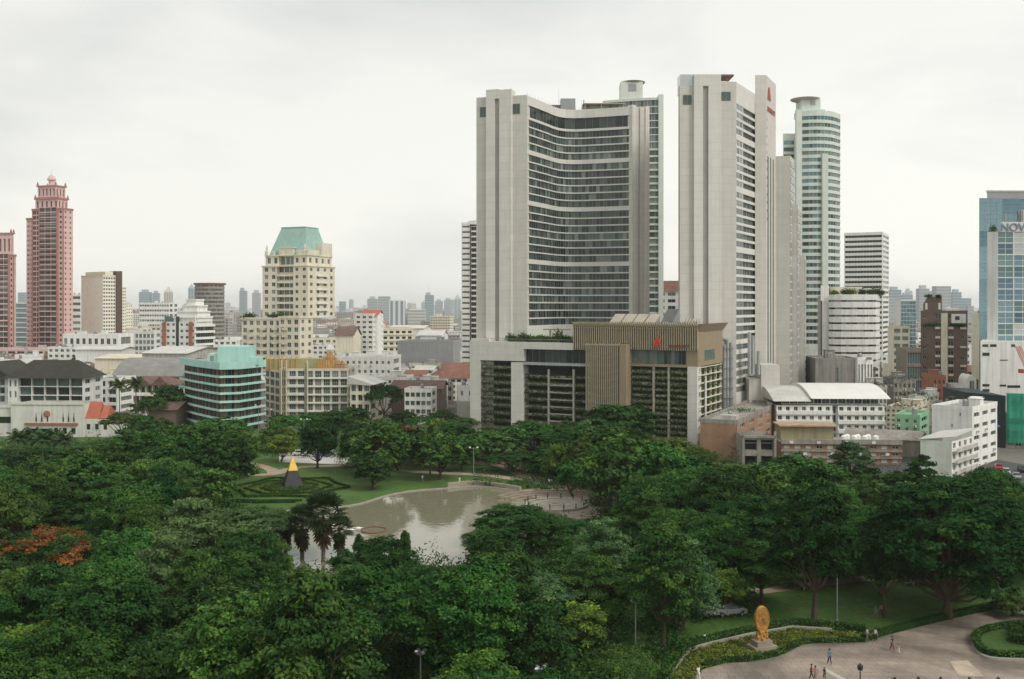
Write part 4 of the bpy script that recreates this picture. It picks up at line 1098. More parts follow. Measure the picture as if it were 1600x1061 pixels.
# --- pink towers
def pink_tower(label, c, l, r, Y, top, tiers, th=18):
    o, rz, a, b = corner(c, l, r, Y, th, None)
    B = Bld('residential_tower', label, 'residential tower', o, rz, 'pink residential towers'); B.wm = PINK
    h = Z(top, Y); rows = int(h/3.9)
    # front: pale left wing, pink pier, dark bay, pink pier
    hl = h-7
    B.face((0, 1.5), (a*.20, 1.5), 0, hl, 2, rows, (.2, .8), (.35, .8), glass=(G1, G2), frame=CREAM)
    B.face((a*.20, 0), (a*.40, 0), 0, h, 2, rows, (.06, .94), (.14, .88), glass=(G0, G1), frame=PINKD)
    B.face((a*.20, 1.5), (a*.20, 0), 0, h, rows=0)
    B.face((a*.40, -1.2), (a*.86, -1.2), 0, h+2, 3, rows, (.03, .97), (.10, .93), nx=3, glass=(G0, G0, G3), frame=PINKD)
    B.face((a*.40, 0), (a*.40, -1.2), 0, h+2, rows=0); B.face((a*.86, -1.2), (a*.86, 0), 0, h+2, rows=0)
    B.face((a*.86, 0), (a, 0), 0, h, 1, rows, (.3, .7), (.3, .75), glass=(G0,), frame=PINKD)
    B.face((a, 0), (a, b), 0, h, 2, rows, (.32, .62), (.3, .7), glass=(G0,), frame=PINKD)
    B.face((a, b), (0, b), 0, h, rows=0); B.face((0, b), (0, 1.5), 0, hl, rows=0)
    B.part('roof', MB().box(0, 1.51, hl-.3, a*.2, b-.1, hl).box(a*.2, .1, h-.4, a-.1, b-.1, h).box(a*.4, -1.15, h+1.5, a*.86, .1, h+1.9), PINK)
    for k in range(0, rows, 1):
        if k < 30:
            z = h/rows*k+.2; m = MB(); m.box(a*.42, -2.0, z, a*.84, -1.21, z+.22); B.part('balcony', m, M('pale_pink', (.62, .48, .44), .8))
    m = MB()
    for u0 in (.19, .39, .85, .985): m.box(a*u0, -1.5 if .3 < u0 < .9 else -.25, 0, a*u0+1.0, .1, h+1)
    B.part('pier', m, PINKD)
    cx, cy2 = a*.57, b*.5
    for i, (w, z0, z1, kind) in enumerate(tiers):
        hw = w/2; hb = min(hw, b*.5)
        m = MB()
        nb = 5 if kind != 'lantern' else 2
        if kind == 'lantern':
            m.lathe([(hw*.9, z0), (hw*.9, z0+.8), (hw*.62, z0+.9), (hw*.62, z1-1.2), (hw*.95, z1-1.1), (hw*.95, z1-.3), (hw*.6, z1+1.8), (hw*.2, z1+3.3), (.12, z1+3.6), (.1, z1+6.5)], cx, cy2, 10)
            B.part('spire', m, PINK); continue
        B.face((cx-hw, cy2-hb), (cx+hw, cy2-hb), z0, z1, nb, 1, (.3, .7), (.2, .75), nx=1, glass=(G0,), frame=PINKD, rec=.6)
        B.face((cx+hw, cy2-hb), (cx+hw, cy2+hb), z0, z1, 3, 1, (.3, .7), (.2, .75), nx=1, glass=(G0,), frame=PINKD, rec=.6)
        B.face((cx+hw, cy2+hb), (cx-hw, cy2+hb), z0, z1, rows=0); B.face((cx-hw, cy2+hb), (cx-hw, cy2-hb), z0, z1, rows=0)
        m.box(cx-hw-.8, cy2-hb-.8, z1-.7, cx+hw+.8, cy2+hb+.8, z1+.3)
        m.box(cx-hw-.6, cy2-hb-.6, z0+.31, cx+hw+.6, cy2+hb+.6, z0+1.0)
        for sx_ in (-1, 1):
            for sy_ in (-1, 1):
                m.lathe([(.8, z1), (.8, z1+1.4), (.2, z1+3.2)], cx+sx_*hw, cy2+sy_*hb, 6)
        B.part('crown_tier', m, PINKD)
        m = MB()
        for k in range(nb):
            xx = cx-hw+2*hw*(k+.5)/nb; rr = 2*hw/nb*.28
            for q in range(6):
                t0, t1 = pi*q/6, pi*(q+1)/6; m.tube((xx+rr*cos(t0), cy2-hb-.1, z0+(z1-z0)*.72+rr*sin(t0)), (xx+rr*cos(t1), cy2-hb-.1, z0+(z1-z0)*.72+rr*sin(t1)), .22, .22, 5)
        B.part('arch', m, PINK)
    m = MB()
    m.box(-.3, 1.2, hl-.2, a*.2, 1.6, hl+1.4); m.box(a*.18, -.4, h-.2, a+.5, .1, h+1.2); m.box(a-.1, .1, h-.2, a+.5, b+.3, h+1.2)
    B.part('cornice', m, PINKD)
    B.done(); return B
Y = 780
pink_tower('tall pink residential tower with stepped crown and lantern spire', 99, 39, 114, Y, 327,
           [(21.5, Z(327, Y), Z(309, Y), ''), (17.0, Z(309, Y), Z(289, Y), ''), (7.0, Z(289, Y), Z(277, Y), 'lantern')])
pink_tower('pink residential tower cut by the left picture edge, shorter than its twin', 21, -26, 25, 760, 400,
           [(17, Z(400, 760), Z(364, 760), '')], 8)
B = simple('podium_block', 'long low pink and red podium at the foot of the pink towers', 140, -60, 158, 548, 690, 6, fs(14, 3, (.1, .9), (.3, .8)), fs(3, 3), PINK, b=30, clutter=5)
simple('shop_block', 'dark glass fronted low block with red roof edge before the pink towers', 60, -70, 66, 556, 640, 4, fs(6, 2, (.05, .95), (.1, .8), nx=5, glass=(G3, G0)), fs(2, 2), BRICK, b=14, clutter=2)

# --- cream and brown slab, stepping down to the right
o, rz, a, b = corner(161, 127, 207, 800, 38, None)
h1 = Z(432, 800)
B = Bld('apartment_tower', 'cream slab tower with a dark brown stair core beside the pink tower', 'apartment tower', o, rz); B.wm = W_('bright_cream_paint', .86, .82, .70, .12)
rows = 22
B.face((0, 0), (a, 0), 0, h1, rows=0)
y1 = b*.42
B.face((a, 0), (a, y1), 0, h1, 5, rows, (.15, .85), (.25, .8), glass=(G0, G0, G1), nx=2)
B.face((a, y1+5), (a, b*.78), 0, h1-8, 3, rows, (.2, .8), (.3, .8), glass=(G0, G1)); B.face((a, b*.78), (a, b), 0, h1-22, 3, 16, (.25, .75), (.3, .75), glass=(G0,))
B.face((a, b), (0, b), 0, h1-22, rows=0); B.face((0, b), (0, 0), 0, h1-22, rows=0)
B.part('roof', MB().box(0, 0.1, h1-.5, a-.05, y1, h1-.1).box(0.1, y1+5, h1-8.4, a-.05, b*.78, h1-8).box(0, b*.78, h1-22.4, a-.05, b-.1, h1-22), FLATR)
B.part('stair_core', MB().box(a-8, y1, 0, a+1.2, y1+5, Z(423, 800)), DBROWN)
B.part('parapet', MB().box(-.2, -.2, h1-.1, a+.2, .3, h1+1.2).box(a-.3, .3, h1-.1, a+.2, y1, h1+1.2), CREAM)
B.part('penthouse', MB().box(1, 3, h1-.1, a-2, y1-1, h1+4), CREAM)
B.face((a-1.9, 3), (a-1.9, y1-1), h1, h1+3.5, 5, 1, (.15, .85), (.2, .8), glass=(G0,))
B.part('wall', MB().box(0.2, y1, h1-22, a-8.1, b*.78, h1-8.5), CREAM)
B.done()
simple('apartment_block', 'cream lower block with small square windows right of the brown stair core', 219, 196, 228, 514, 720, 12, fs(3, 6, (.35, .65), (.35, .65)), fs(1, 6, (.35, .65), (.35, .65)), CREAM, b=14, clutter=1)
simple('office_block', 'white ribbon windowed block squeezed behind the pink tower', 126, 108, 130, 461, 900, 6, fs(1, 9, (.05, .97), (.35, .8), nx=8), None, WHITE, b=20, clutter=1)
simple('office_block', 'dark teal glass block between the two pink towers', 42, 20, 46, 474, 1000, 6, fs(1, 9, (.03, .97), (.08, .9), nx=10, glass=(GT,)), None, WHITE2, b=20, clutter=0)
simple('hospital_block', 'wide white block with rows of small windows behind the round striped building', 264, 218, 270, 474, 1100, 5, fs(12, 8, (.08, .92), (.35, .75)), fs(2, 8), WHITE, b=24, clutter=3)
# --- grey drum tower
Y = 900; KEEP.append((X(328, Y), Y+13, 16))
B = Bld('office_tower', 'grey drum shaped office tower with a flat brown rim', 'office tower', (X(328, Y+13), Y+13)); B.wm = GREYC
R_ = 13.2
pts = [(R_*cos(t), R_*sin(t)) for t in np.linspace(radians(180), radians(360), 17)]
h = Z(443, Y)
B.part('wall', MB().lathe([(R_-.8, 0), (R_-.8, h)], n=32), DGREY)
n = 15
for i in range(n):
    z = h-3.6*(i+1)
    m = MB(); ribbon(m, pts, z-.9, z+.9, 0, .7); B.part('spandrel', m, M('brown_grey_band', (.30, .27, .24), .85))
    B.part('window_band', strip(pts, z+.9, z+2.7, 1.6, B.rng, (1, 2, 1), rec=.4), [G0, G1, G2, G3, G4, M('brown_grey_band')])
B.part('roof', MB().lathe([(R_+.7, h-1), (R_+.9, h+.6), (R_-2, h+.7)], n=32), TERRA)
B.done()
# --- white striped building with dark red piers and domed top
Y = 560; o, rz, a, b = corner(305, 250, 332, Y, 20, None)
B = Bld('apartment_block', 'white apartment block with dark red piers and a curved glazed crown', 'apartment block', o, rz); B.wm = WHITE
h = Z(503, Y)
B.face((0, 0), (a*.46, 0), 0, h, 3, 9, (.25, .75), (.35, .75), glass=(G0, G1)); B.face((a*.54, 0), (a, 0), 0, h, 3, 9, (.25, .75), (.35, .75), glass=(G0, G1))
B.face((a, 0), (a, b), 0, h+3, rows=0); B.face((a, b), (0, b), 0, h, rows=0); B.face((0, b), (0, 0), 0, h, rows=0)
B.part('stair_glass', MB().box(a*.46, -.1, 0, a*.54, .3, h+3), G0)
for u in (.1, .85): B.part('pier', MB().box(a*u, -1, 0, a*u+1.9, 0, h), BRICK)
bp_ = [(a, -.6), (a+1.6, 1), (a+2, b*.5), (a+1.6, b)]
for k in range(9):
    z = h/9*k+.8; m = MB(); ribbon(m, bp_, z, z+1.3, -.2, 0.05); ribbon(m, bp_, z-.02, z+.2, .051, 1.4); B.part('balcony', m, WHITE)
    if k < 8: B.part('window_band', strip(bp_, z+1.3, z+h/9, 2, B.rng, (0, 1, 0), rec=1.0), GLS)
B.part('roof', MB().box(.2, .2, h-.3, a-.2, b-.1, h-.05), FLATR)
for i, (u0, u1, dz, dy) in enumerate([(.36, 1.03, 2.8, 1), (.42, 1.0, 6.0, 2), (.55, .95, 9.2, 3), (.62, .88, 12.5, 4)]):
    z0_ = h+(0 if i == 0 else [2.8, 6.0, 9.2][i-1]); m = MB(); m.box(a*u0, dy, z0_, a*u1, b-dy, h+dz-.8); B.part('crown_tier', m, WHITE)
    m = MB(); m.box(a*u0-.3, dy-.5, h+dz-.8, a*u1+.5, b-dy, h+dz); B.part('cornice', m, WHITE)
    B.face((a*u0+.4, dy-.05), (a*u1-.4, dy-.05), z0_+.3, h+dz-1, 5, 1, (.15, .85), (.25, .85), rec=.15)
dm = MB(); dm.ext([(-.1+a*.3, h)] + [(a*.3+a*.4*(1-cos(t)), h+1.2+10.5*sin(t)) for t in np.linspace(0, pi/2, 9)] + [(a*.7, h)], 'y', b*.45, b-1.5)
B.part('curved_roof', dm, METALR)
B.part('roof_room', MB().box(a*.06, 2, h, a*.34, b-3, h+3), G3)
B.done()
simple('apartment_block', 'pale grey block with a regular grid of windows before the cream slab', 241, 192, 247, 520, 640, 8, fs(8, 6, (.15, .85), (.15, .8), glass=(G1, G2, G3)), fs(1, 6), WHITE2, b=16, clutter=2)
simple('apartment_block', 'low white building with a sloping end left of the grid windowed block', 184, 98, 192, 524, 600, 9, fs(9, 3, (.2, .75), (.3, .75)), fs(1, 3), WHITE, b=18, clutter=5)

# --- dark roofed building with teal windows at left
o, rz, a, b = corner(128, 12, 130, 352, 3, 16)
B = Bld('hotel_building', 'long block with a charcoal hipped roof and teal window bays at the left edge', 'building', o, rz); B.wm = WHITE2
h = Z(591, 352)
B.face((0, 0), (a*.14, 0), 0, h, 2, 4, (.3, .7), (.2, .8), glass=(G0,))
B.face((a*.14, .5), (a, .5), 0, h, 5, 5, (.025, .975), (.07, .97), rec=1.2, nx=4, glass=(G3, G0, G3), frame=DBROWN)
B.face((a*.14, 0), (a*.14, .5), 0, h, rows=0)
B.face((a, .5), (a, b), 0, h, 2, 5); B.face((0, b), (0, 0), 0, h, rows=0)
def hip(W, D, z0, z1, inx=5, over=1.2):
    m = MB(); m.add([(-over, -over, z0), (W+over, -over, z0), (W+over, D+over, z0), (-over, D+over, z0), (inx, D*.5, z1), (W-inx, D*.5, z1)], [(0, 1, 5, 4), (1, 2, 5), (2, 3, 4, 5), (3, 0, 4), (3, 2, 1, 0)])
    return m
B.part('roof', hip(a, b, h, Z(563, 358)), DROOF)
B.part('roof', MB().ext([(-12, h-.5), (-12, h+3), (-9, h+5.2), (-2, h+1), (-2, h-.5)], 'y', 3, b+8), DROOF)
B.face((-12, 6), (0, 6), 0, h-.5, 3, 5, (.1, .9), (.15, .9), glass=(G3, G0), frame=FRAME)
B.done()
# --- white civic building
o, rz, a, b = corner(130, 17, 134, 312, 2, 14)
B = Bld('civic_building', 'white civic hall with a round bronze medallion and red tiled roof end', 'civic building', o, rz); B.wm = OLDW
z_ = lambda py: Z(py, 312)
CW = M('aged_white_render', (.64, .64, .59), .9, .12, .3, streak=.22)
h = z_(632)
B.face((0, 0), (a, 0), z_(668), h, rows=0)
B.face((0, 0), (a*.22, 0), 0, z_(668), rows=0)
B.face((a*.22, 0), (a*.56, 0), 0, z_(668), 1, 1, (.05, .95), (.3, .88), nx=5, glass=(G0,), frame=BLACK)
B.face((a*.56, 0), (a*.92, 0), 0, z_(668), 3, 1, (.28, .78), (.3, .95), nx=2, glass=(G0,), frame=BLACK); B.face((a*.92, 0), (a, 0), 0, z_(668), rows=0)
B.face((a, 0), (a, b), 0, h, rows=0); B.face((0, b), (0, 0), 0, h, rows=0)
B.face((-14, 1.5), (0, 1.5), 0, z_(638), 1, 1, (.3, .97), (.45, .68), nx=5, glass=(G0,), frame=BLACK)
B.part('roof', MB().box(.2, .2, h-.4, a-.2, b, h-.1).box(-14, 1.7, z_(638)-.4, -.1, b, z_(638)-.1), FLATR)
B.part('parapet', MB().box(-.25, -.3, h-.1, a+.1, .3, h+.7).box(-14, 1.3, z_(638)-.1, -.3, 1.8, z_(638)+.5), CW)
B.part('ledge', MB().box(a*.2, -.5, z_(664.5), a*.93, 0, z_(661)), BRICK)
md_ = MB(); zc_ = z_(647); 
for r0, d in ((1.0, .25), (.75, .4)):
    vs = [(a*.5+r0*cos(2*pi*i/20), -d, zc_+r0*sin(2*pi*i/20)) for i in range(20)]; vb = [(v[0], 0, v[2]) for v in vs]
    md_.add(vs+vb, [tuple(range(20))]+[(i, i+20, (i+1) % 20+20, (i+1) % 20) for i in range(20)])
B.part('medallion', md_, BRICK)
for px in (55, 64, 73, 98, 106.5, 115):
    xx = X(px, 312)-o[0]; B.part('slit_ornament', MB().ext([(xx-.1, z_(659)), (xx+.28, z_(659)), (xx+.28, z_(653)), (xx+.12, z_(651)), (xx+.1, z_(645)), (xx, z_(651)), (xx-.1, z_(653))], 'y', -.12, .02), BLACK)
ra = X(170, 312)-o[0]
B.face((a, .8), (ra, .8), 0, z_(655), 3, 1, (.25, .7), (.4, .72), nx=2, glass=(G0,), frame=BLACK); B.face((ra, .8), (ra, b), 0, z_(655), rows=0)
B.part('red_roof', MB().add([(a+.05, .9, z_(656)), (X(153, 312)-o[0], .9, z_(656)), (X(149, 312)-o[0], 5, z_(630)), (a+.05, 5, z_(630)), (a+.05, 9, z_(656)), (X(153, 312)-o[0], 9, z_(656))], [(0, 1, 2, 3), (3, 2, 5, 4), (1, 5, 2)]), REDROOF)
B.part('red_roof', MB().add([(X(153.5, 312)-o[0], .9, z_(654)), (X(166, 312)-o[0], .9, z_(654)), (X(163, 312)-o[0], 5, z_(636)), (X(152, 312)-o[0], 5, z_(636)), (X(152, 312)-o[0], 9, z_(654)), (X(166, 312)-o[0], 9, z_(654))], [(0, 1, 2, 3), (3, 2, 5, 4), (1, 5, 2)]), REDROOF)
B.part('roof', MB().box(a+.1, 1, z_(656)-.3, ra-.2, b, z_(656)-.05), FLATR)
for i in range(3): B.part('flagpole', MB().tube((-12+i*4, -2, 0), (-12+i*4, -2, z_(640)), .06, .04, 6), [GOLD, WHITE, GOLD][i])
B.done(CW)
KEEP.append((-150, 322, 22)); KEEP.append((-175, 320, 22))
# --- white balcony house behind the palms, barrel roofed hall, gabled pavilion
simple('terrace_house', 'white two storey house with deep balconies beside the charcoal roofed block', 183, 133, 187, 594, 385, 8, fs(3, 4, (.1, .9), (.2, .85), rec=1.4, nx=3), fs(1, 4), WHITE, b=14, clutter=3, rm=GREYR)
o, rz, a, b = corner(283, 178, 287, 415, 4, 34); h = Z(588, 415)
B = Bld('barrel_roof_hall', 'hall with a long grey barrel vaulted metal roof', 'hall', o, rz); B.wm = OLDC
B.body(a, b, h, fs(9, 3, (.1, .9), (.3, .85)), None, None)
n = 12; prof = [(-.6+(b+1)*(i/n), h+.1+6.6*sin(pi*i/n)**.8) for i in range(n+1)]
B.part('roof', MB().ext([(-.6, h-.2)]+prof+[(b+.4, h-.2)], 'x', -.8, a+.8), GREYR)
B.done()
o, rz, a, b = corner(268, 208, 271, 368, 3, 14); h = Z(602, 368)
B = Bld('pavilion_building', 'cream pavilion with open galleries and two small gables', 'pavilion', o, rz); B.wm = CREAM
B.body(a, b, h, fs(6, 3, (.08, .92), (.3, .95), rec=1.5, nx=2, glass=(G0, G1)), fs(2, 3), None)
B.part('roof', hip(a, b, h, h+2.6, 3, .8), BROWNROOF)
for u in (.25, .72):
    B.part('gable', MB().ext([(a*u-3.4, h+.1), (a*u, h+3.2), (a*u+3.4, h+.1)], 'y', -1.2, 4), BROWNROOF)
for k in range(3):
    B.part('balcony', MB().box(-.4, -1.0, h/3*k+.1, a+.4, 0, h/3*k+.5).box(-.4, -1.0, h/3*k+.5, a+.4, -.85, h/3*k+1.2), WHITE)
B.done()
# big pale sheds
def shed(label, c, l, r, eave, ridge, Y, th, b, roof, wall=WHITE2, win=None, cat='shed', name='shed'):
    o, rz, a, b = corner(c, l, r, Y, th, b); h = Z(eave, Y)
    B = Bld(name, label, cat, o, rz); B.wm = wall; B.body(a, b, h, win, None, None)
    zr = h+(Z(ridge, Y+b/2)-h if ridge else 2.5)
    m = MB(); m.ext([(-.8, h-.1), (b/2, zr), (b+.8, h-.1), (b/2, zr-.35)], 'x', -.8, a+.8)
    B.part('roof', m, roof); g = MB(); g.ext([(0, h-.2), (b/2, zr-.4), (b, h-.2)], 'x', 0.02, a-.02); B.part('gable_wall', g, wall)
    B.done(); return B
shed('low shed with a wide cream metal roof left of the white hip roofed hall', 236, 148, 240, 560, 553, 480, 4, 34, CREAMR, CREAM)
shed('hall with a white raised ridge roof left of the turquoise block', 292, 222, 302, 552, 541, 450, 8, 40, METALR, OLDW, fs(5, 1))
shed('dark brown hip roofed house among the trees before the turquoise block', 275, 232, 280, 640, 627, 335, 5, 12, BROWNROOF, BROWN, cat='house', name='house')
shed('white curved canopy roof before the cream slab', 190, 118, 196, 546, 541, 560, 3, 18, METALR)

# --- centre town
simple('apartment_block', 'white stepped apartment block with red hipped cap in the middle distance', 583, 555, 599, 492, 640, 20, fs(3, 11, (.2, .8), (.3, .75), rec=.8), fs(2, 11, (.1, .9), (.3, .75), rec=.8), WHITE, clutter=0)
shed('red roofed cap house on the hill of white flats', 590, 566, 594, 492, 484, 642, 8, 12, REDROOF, WHITE, cat='roof house', name='house')
simple('apartment_block', 'wide white flats with small windows behind the gold crowned building', 612, 530, 617, 560, 420, 6, fs(9, 5, (.25, .7), (.35, .7)), fs(1, 5), WHITE, b=18, clutter=6)
simple('warehouse', 'grey windowless warehouse block with a black roof room left of the hotel', 708, 621, 716, 535, 560, 6, fs(18, 1, (.35, .5), (.3, .5)), None, M('mid_grey_wall', (.30, .31, .32), .85, .1, .2, streak=.15), b=26, clutter=5)
shed('long yellowish shed roof behind the grey warehouse', 662, 607, 666, 513, 508, 780, 4, 40, CREAMR)
shed('pale blue white shed roof right of the yellowish shed', 690, 652, 694, 524, 516, 720, 4, 34, METALR)
o, rz, a, b = corner(700, 684, 770, 420, 60, 46); h = Z(590, 420)
B = Bld('school_building', 'white long building with a big terracotta hipped roof beside the hotel', 'building', (X(684, 430), 430), radians(14)); B.wm = WHITE
W = 26; B.body(W, 16, h-1, fs(10, 4, (.15, .85), (.25, .75), rec=.8), None, None)
B.part('roof', hip(W, 16, h-1, h+5, 6, 1), TERRA); B.done(); KEEP.append((-20, 440, 20))
simple('terrace_house', 'white villa with flat parapet and dark window recesses left of the brown tiled shed', 636, 590, 640, 592, 400, 5, fs(6, 4, (.2, .8), (.25, .8), rec=.7), fs(1, 4), WHITE, b=14, clutter=3)
simple('boundary_block', 'long white parapet wall building below the terracotta roof', 696, 628, 700, 598, 395, 3, fs(8, 3, (.2, .8), (.1, .5)), None, WHITE, b=8, clutter=2)
shed('long brown tiled roof shed behind the round canopied tree', 690, 612, 694, 607, 594, 372, 3, 16, BROWNROOF, BROWN)
shed('small red brown hipped house left of the terracotta roof', 664, 632, 668, 586, 578, 440, 5, 14, TERRA, WHITE, cat='house', name='house')
shed('white gabled house behind the small red brown hipped house', 676, 648, 682, 578, 571, 470, 6, 14, METALR, WHITE, cat='house', name='house')
simple('kiosk_building', 'low white flat canopied building at the edge of the park trees', 674, 632, 680, 611, 345, 6, fs(5, 4, (.1, .9), (.25, .8), rec=1, nx=3), fs(1, 4), WHITE, b=10, clutter=2, rm=METALR)
simple('house', 'small white cube house with one dark window against the hotel pilaster', 742, 716, 748, 606, 345, 5, fs(2, 3, (.3, .6), (.35, .75)), None, WHITE, b=9, clutter=1)
simple('wall_block', 'plain grey wall below the small white cube house', 740, 714, 742, 632, 336, 4, None, None, GREYC, b=3, clutter=0, cat='wall')
o, rz, a, b = corner(578, 547, 583, 352, 10, 16); h = Z(600, 352)
B = Bld('house', 'cream open sided house with a sloping white roof beside the gold crowned block', 'house', o, rz); B.wm = CREAM
B.body(a, b, h, fs(3, 4, (.15, .85), (.2, .85), rec=1, nx=2), fs(2, 4), None)
B.part('roof', MB().add([(-.5, -.8, h+2.6), (a+1.6, -.8, h-.2), (a+1.6, b, h-.2), (-.5, b, h+2.6), (-.5, -.8, h), (a, -.8, h-.5)], [(0, 1, 2, 3), (0, 4, 5, 1)]), METALR); B.done()

# --- the brown roofed thai style house cluster far
shed('dark brown steep gabled temple like roof left of the red capped flats', 552, 524, 556, 524, 510, 620, 6, 18, BROWNROOF, CREAM, cat='house', name='house')

# --- white and brown slim tower behind the hotel
o, rz, a, b = corner(735, 721, 752, 500, 8, 20)
B = Bld('apartment_tower', 'slim white tower with brown edge tucked behind the left side of the hotel', 'apartment tower', o, rz); B.wm = WHITE
h = Z(350, 500); zb_ = Z(556, 500)
B.face((0, 0), (a, 0), 0, h, 1, 30, (.08, .92), (.35, .7), nx=5, glass=(G1, G0)); B.face((0, b), (0, 0), 0, h, rows=0)
B.face((a, .3), (a+5.5, .3), 0, h-1, 1, 30, (.05, .95), (.2, .9), rec=1.0, nx=2, glass=(G0,), wall=None, frame=DBROWN)
B.part('edge_fin', MB().box(a-.1, -.4, 0, a+.35, .2, h), DBROWN)
B.face((a+5.5, .3), (a+5.5, b), 0, h, rows=0); B.face((a+5.5, b), (0, b), 0, h, rows=0)
B.flat(a+5.4, b, h, par=.8); B.clutter(a+4, b, h, 4); B.done()
# --- white green residential tower behind tower one
Y = 420
o, rz, a, b = corner(1029, 940, 1035, Y, 2, 16)
B = Bld('residential_tower', 'white condominium tower with curved glazed top storeys behind the broad hotel tower', 'residential tower', o, rz, 'pair of white condominium towers'); B.wm = W_('white_green_paint', .60, .66, .60, .05)
h = Z(150, Y)
arc = [(a*t, 3.0*(1-t)**1.5*2.2+0) for t in np.linspace(0, 1, 9)]
B.part('wall', MB().prism(offs(arc, .9)+[(a, b), (0, b)], 0, h-.6), B.wm)
zz = h-1.2; k = 0
while zz > 25:
    t1 = zz-.7 if k > 6 else zz-.3; t0 = t1-(2.0 if k > 6 else 2.5)
    m = MB(); ribbon(m, arc, t1, zz+.71 if k == 0 else zz_prev, 0, .9); B.part('spandrel', m, B.wm)
    B.part('window_band', strip(arc, t0, t1, 3.2 if k > 6 else 2.0, B.rng, (1, 2, 1, 2), rec=.35), [G0, G1, G2, G3, G4, B.wm])
    zz_prev = t0; zz = t0-.1; k += 1
m = MB(); ribbon(m, arc, 0, zz_prev, 0, .9); B.part('spandrel', m, B.wm)
B.part('edge_pier', MB().box(a-1.6, -.5, 0, a+.4, b, h+.6), B.wm)
x0 = X(971, Y)-o[0]; x1 = X(1006, Y)-o[0]; zt = Z(124, Y)
m = MB(); m.box(x0, 4, h-.6, x1, 12, zt); B.part('lift_tower', m, B.wm)
B.part('vent', MB().box(x0+3.2, 3.9, zt-4, x0+6.5, 3.99, zt-1), STEEL)
B.part('roof', MB().lathe([(4.8, zt), (5.2, zt+.5), (.5, zt+.6)], (x0+x1)/2+.8, 8, 20), TANP)
B.done(); KEEP.append((40, 430, 20))
# --- red roofed white block between the towers
o, rz, a, b = corner(1058, 1024, 1075, 520, 8, 16); h = Z(455, 520)
B = Bld('apartment_block', 'white block with a red hipped roof seen in the gap between the hotel towers', 'apartment block', o, rz); B.wm = WHITE
B.body(a, b, h, fs(3, 14, (.15, .85), (.3, .8), rec=.8), fs(2, 14), None); B.part('roof', hip(a, b, h, Z(438, 520), 3), TERRA); B.done()
# --- curved teal white condominium tower
Y = 470
B = Bld('residential_tower', 'white green condominium tower with a rounded glass side and a disc canopy on top', 'residential tower', (X(1245, Y), Y), 0, 'pair of white condominium towers'); wg = M('white_green_paint'); B.wm = wg
ox = X(1245, Y); KEEP.append((150, 485, 22))
def xx(px, dY=0): return X(px, Y+dY)-ox
crv = [(0, 0), (xx(1253), -1.2), (xx(1262), -2.2), (xx(1274), -2.8), (xx(1286), -2.4), (xx(1298), -.6), (xx(1306, 3), 2.6), (xx(1312, 8), 7), (xx(1313, 14), 14)]
h = Z(177, Y)
B.part('wall', MB().prism(offs(crv, .8)+[(21, 22), (6.5, 22)], 0, h-.8), wg)
zz_prev = h+.8; k = 0; zt = h-1.6
while zt > 22:
    t1 = zt; t0 = t1-1.75
    m = MB(); ribbon(m, crv, t1, zz_prev, 0, .8); B.part('spandrel', m, wg)
    B.part('window_band', strip(crv, t0, t1, 1.9, B.rng, (3, 1, 3, 2) if k < 12 else (1, 3, 1, 0), rec=.3), [G0, G1, G2, GT, G4, wg])
    zz_prev = t0; zt = t0-1.45; k += 1
m = MB(); ribbon(m, crv, 0, zz_prev, 0, .8); B.part('spandrel', m, wg)
B.part('edge_pier', MB().box(-.5, -1.2, 0, xx(1252), 1, h+1.5), wg)
B.part('edge_pier', MB().box(xx(1281), -4.0, 0, xx(1290), -1.8, Z(242, Y)), wg)
B.part('side_wing', MB().prism([(xx(1226), 3), (-.01, 3), (3.5, 16), (xx(1226)+3.6, 16)], 0, Z(207, Y)), wg)
for k in range(30):
    z = Z(218, Y)-k*3.2
    B.part('side_window', MB().box(xx(1227.5), 2.9, z-1.8, xx(1243), 2.99, z), G1 if k % 3 else GT)
m = MB(); m.box(xx(1252), 1, h-.8, xx(1290), 12, Z(170, Y)); m.box(xx(1254), 2, Z(170, Y), xx(1284), 11, Z(152, Y)); B.part('lift_tower', m, wg)
B.part('vent', MB().box(xx(1268), 1.9, Z(163, Y), xx(1276), 1.99, Z(156, Y)), STEEL)
B.part('disc_canopy', MB().lathe([(1.2, Z(159, Y)), (6.6, Z(152.5, Y)), (6.8, Z(151, Y)), (.5, Z(149.5, Y))], xx(1264), 6, 24), M('beige_disc', (.42, .38, .32), .7))
B.done()
# --- white striped office
B = simple('office_tower', 'white office tower with tight dark horizontal stripes', 1379, 1319, 1389, 366, 620, 27, fs(1, 27, (.02, .98), (.42, .92), nx=12, glass=(G0,), frame=WHITE, rec=.4), fs(1, 27, (.05, .95), (.42, .92), nx=4, glass=(G0,), rec=.4), WHITE, clutter=0, par=1.5)
# --- curvy white balcony block with roof garden
Y = 420; B = Bld('apartment_block', 'rounded white apartment block with heavy balcony bands and a roof garden', 'apartment block', (X(1283, Y), Y)); B.wm = WHITE; ox = X(1283, Y)
KEEP.append((144, 432, 18))
def xx(px, dY=0): return X(px, Y+dY)-ox
crv = [(xx(1296), 0), (xx(1300), -2.2), (xx(1310), -3.6), (xx(1325), -4.3), (xx(1345), -4.3), (xx(1362), -3.4), (xx(1370), -1.6), (xx(1374), 1)]
h = Z(462, Y)
B.part('wall', MB().prism(offs(crv, 1.2)+[(xx(1374), 16), (xx(1296), 16)], 0, h), M('recess_beige', (.36, .33, .28), .9))
B.part('side_wall', MB().prism([(0, .5), (xx(1296), .5), (xx(1296)+5, 17), (5.3, 17)], 0, Z(446, Y)), WHITE)
B.part('edge_slot', MB().box(-.05, .3, 8, .5, .49, Z(470, Y)), G1)
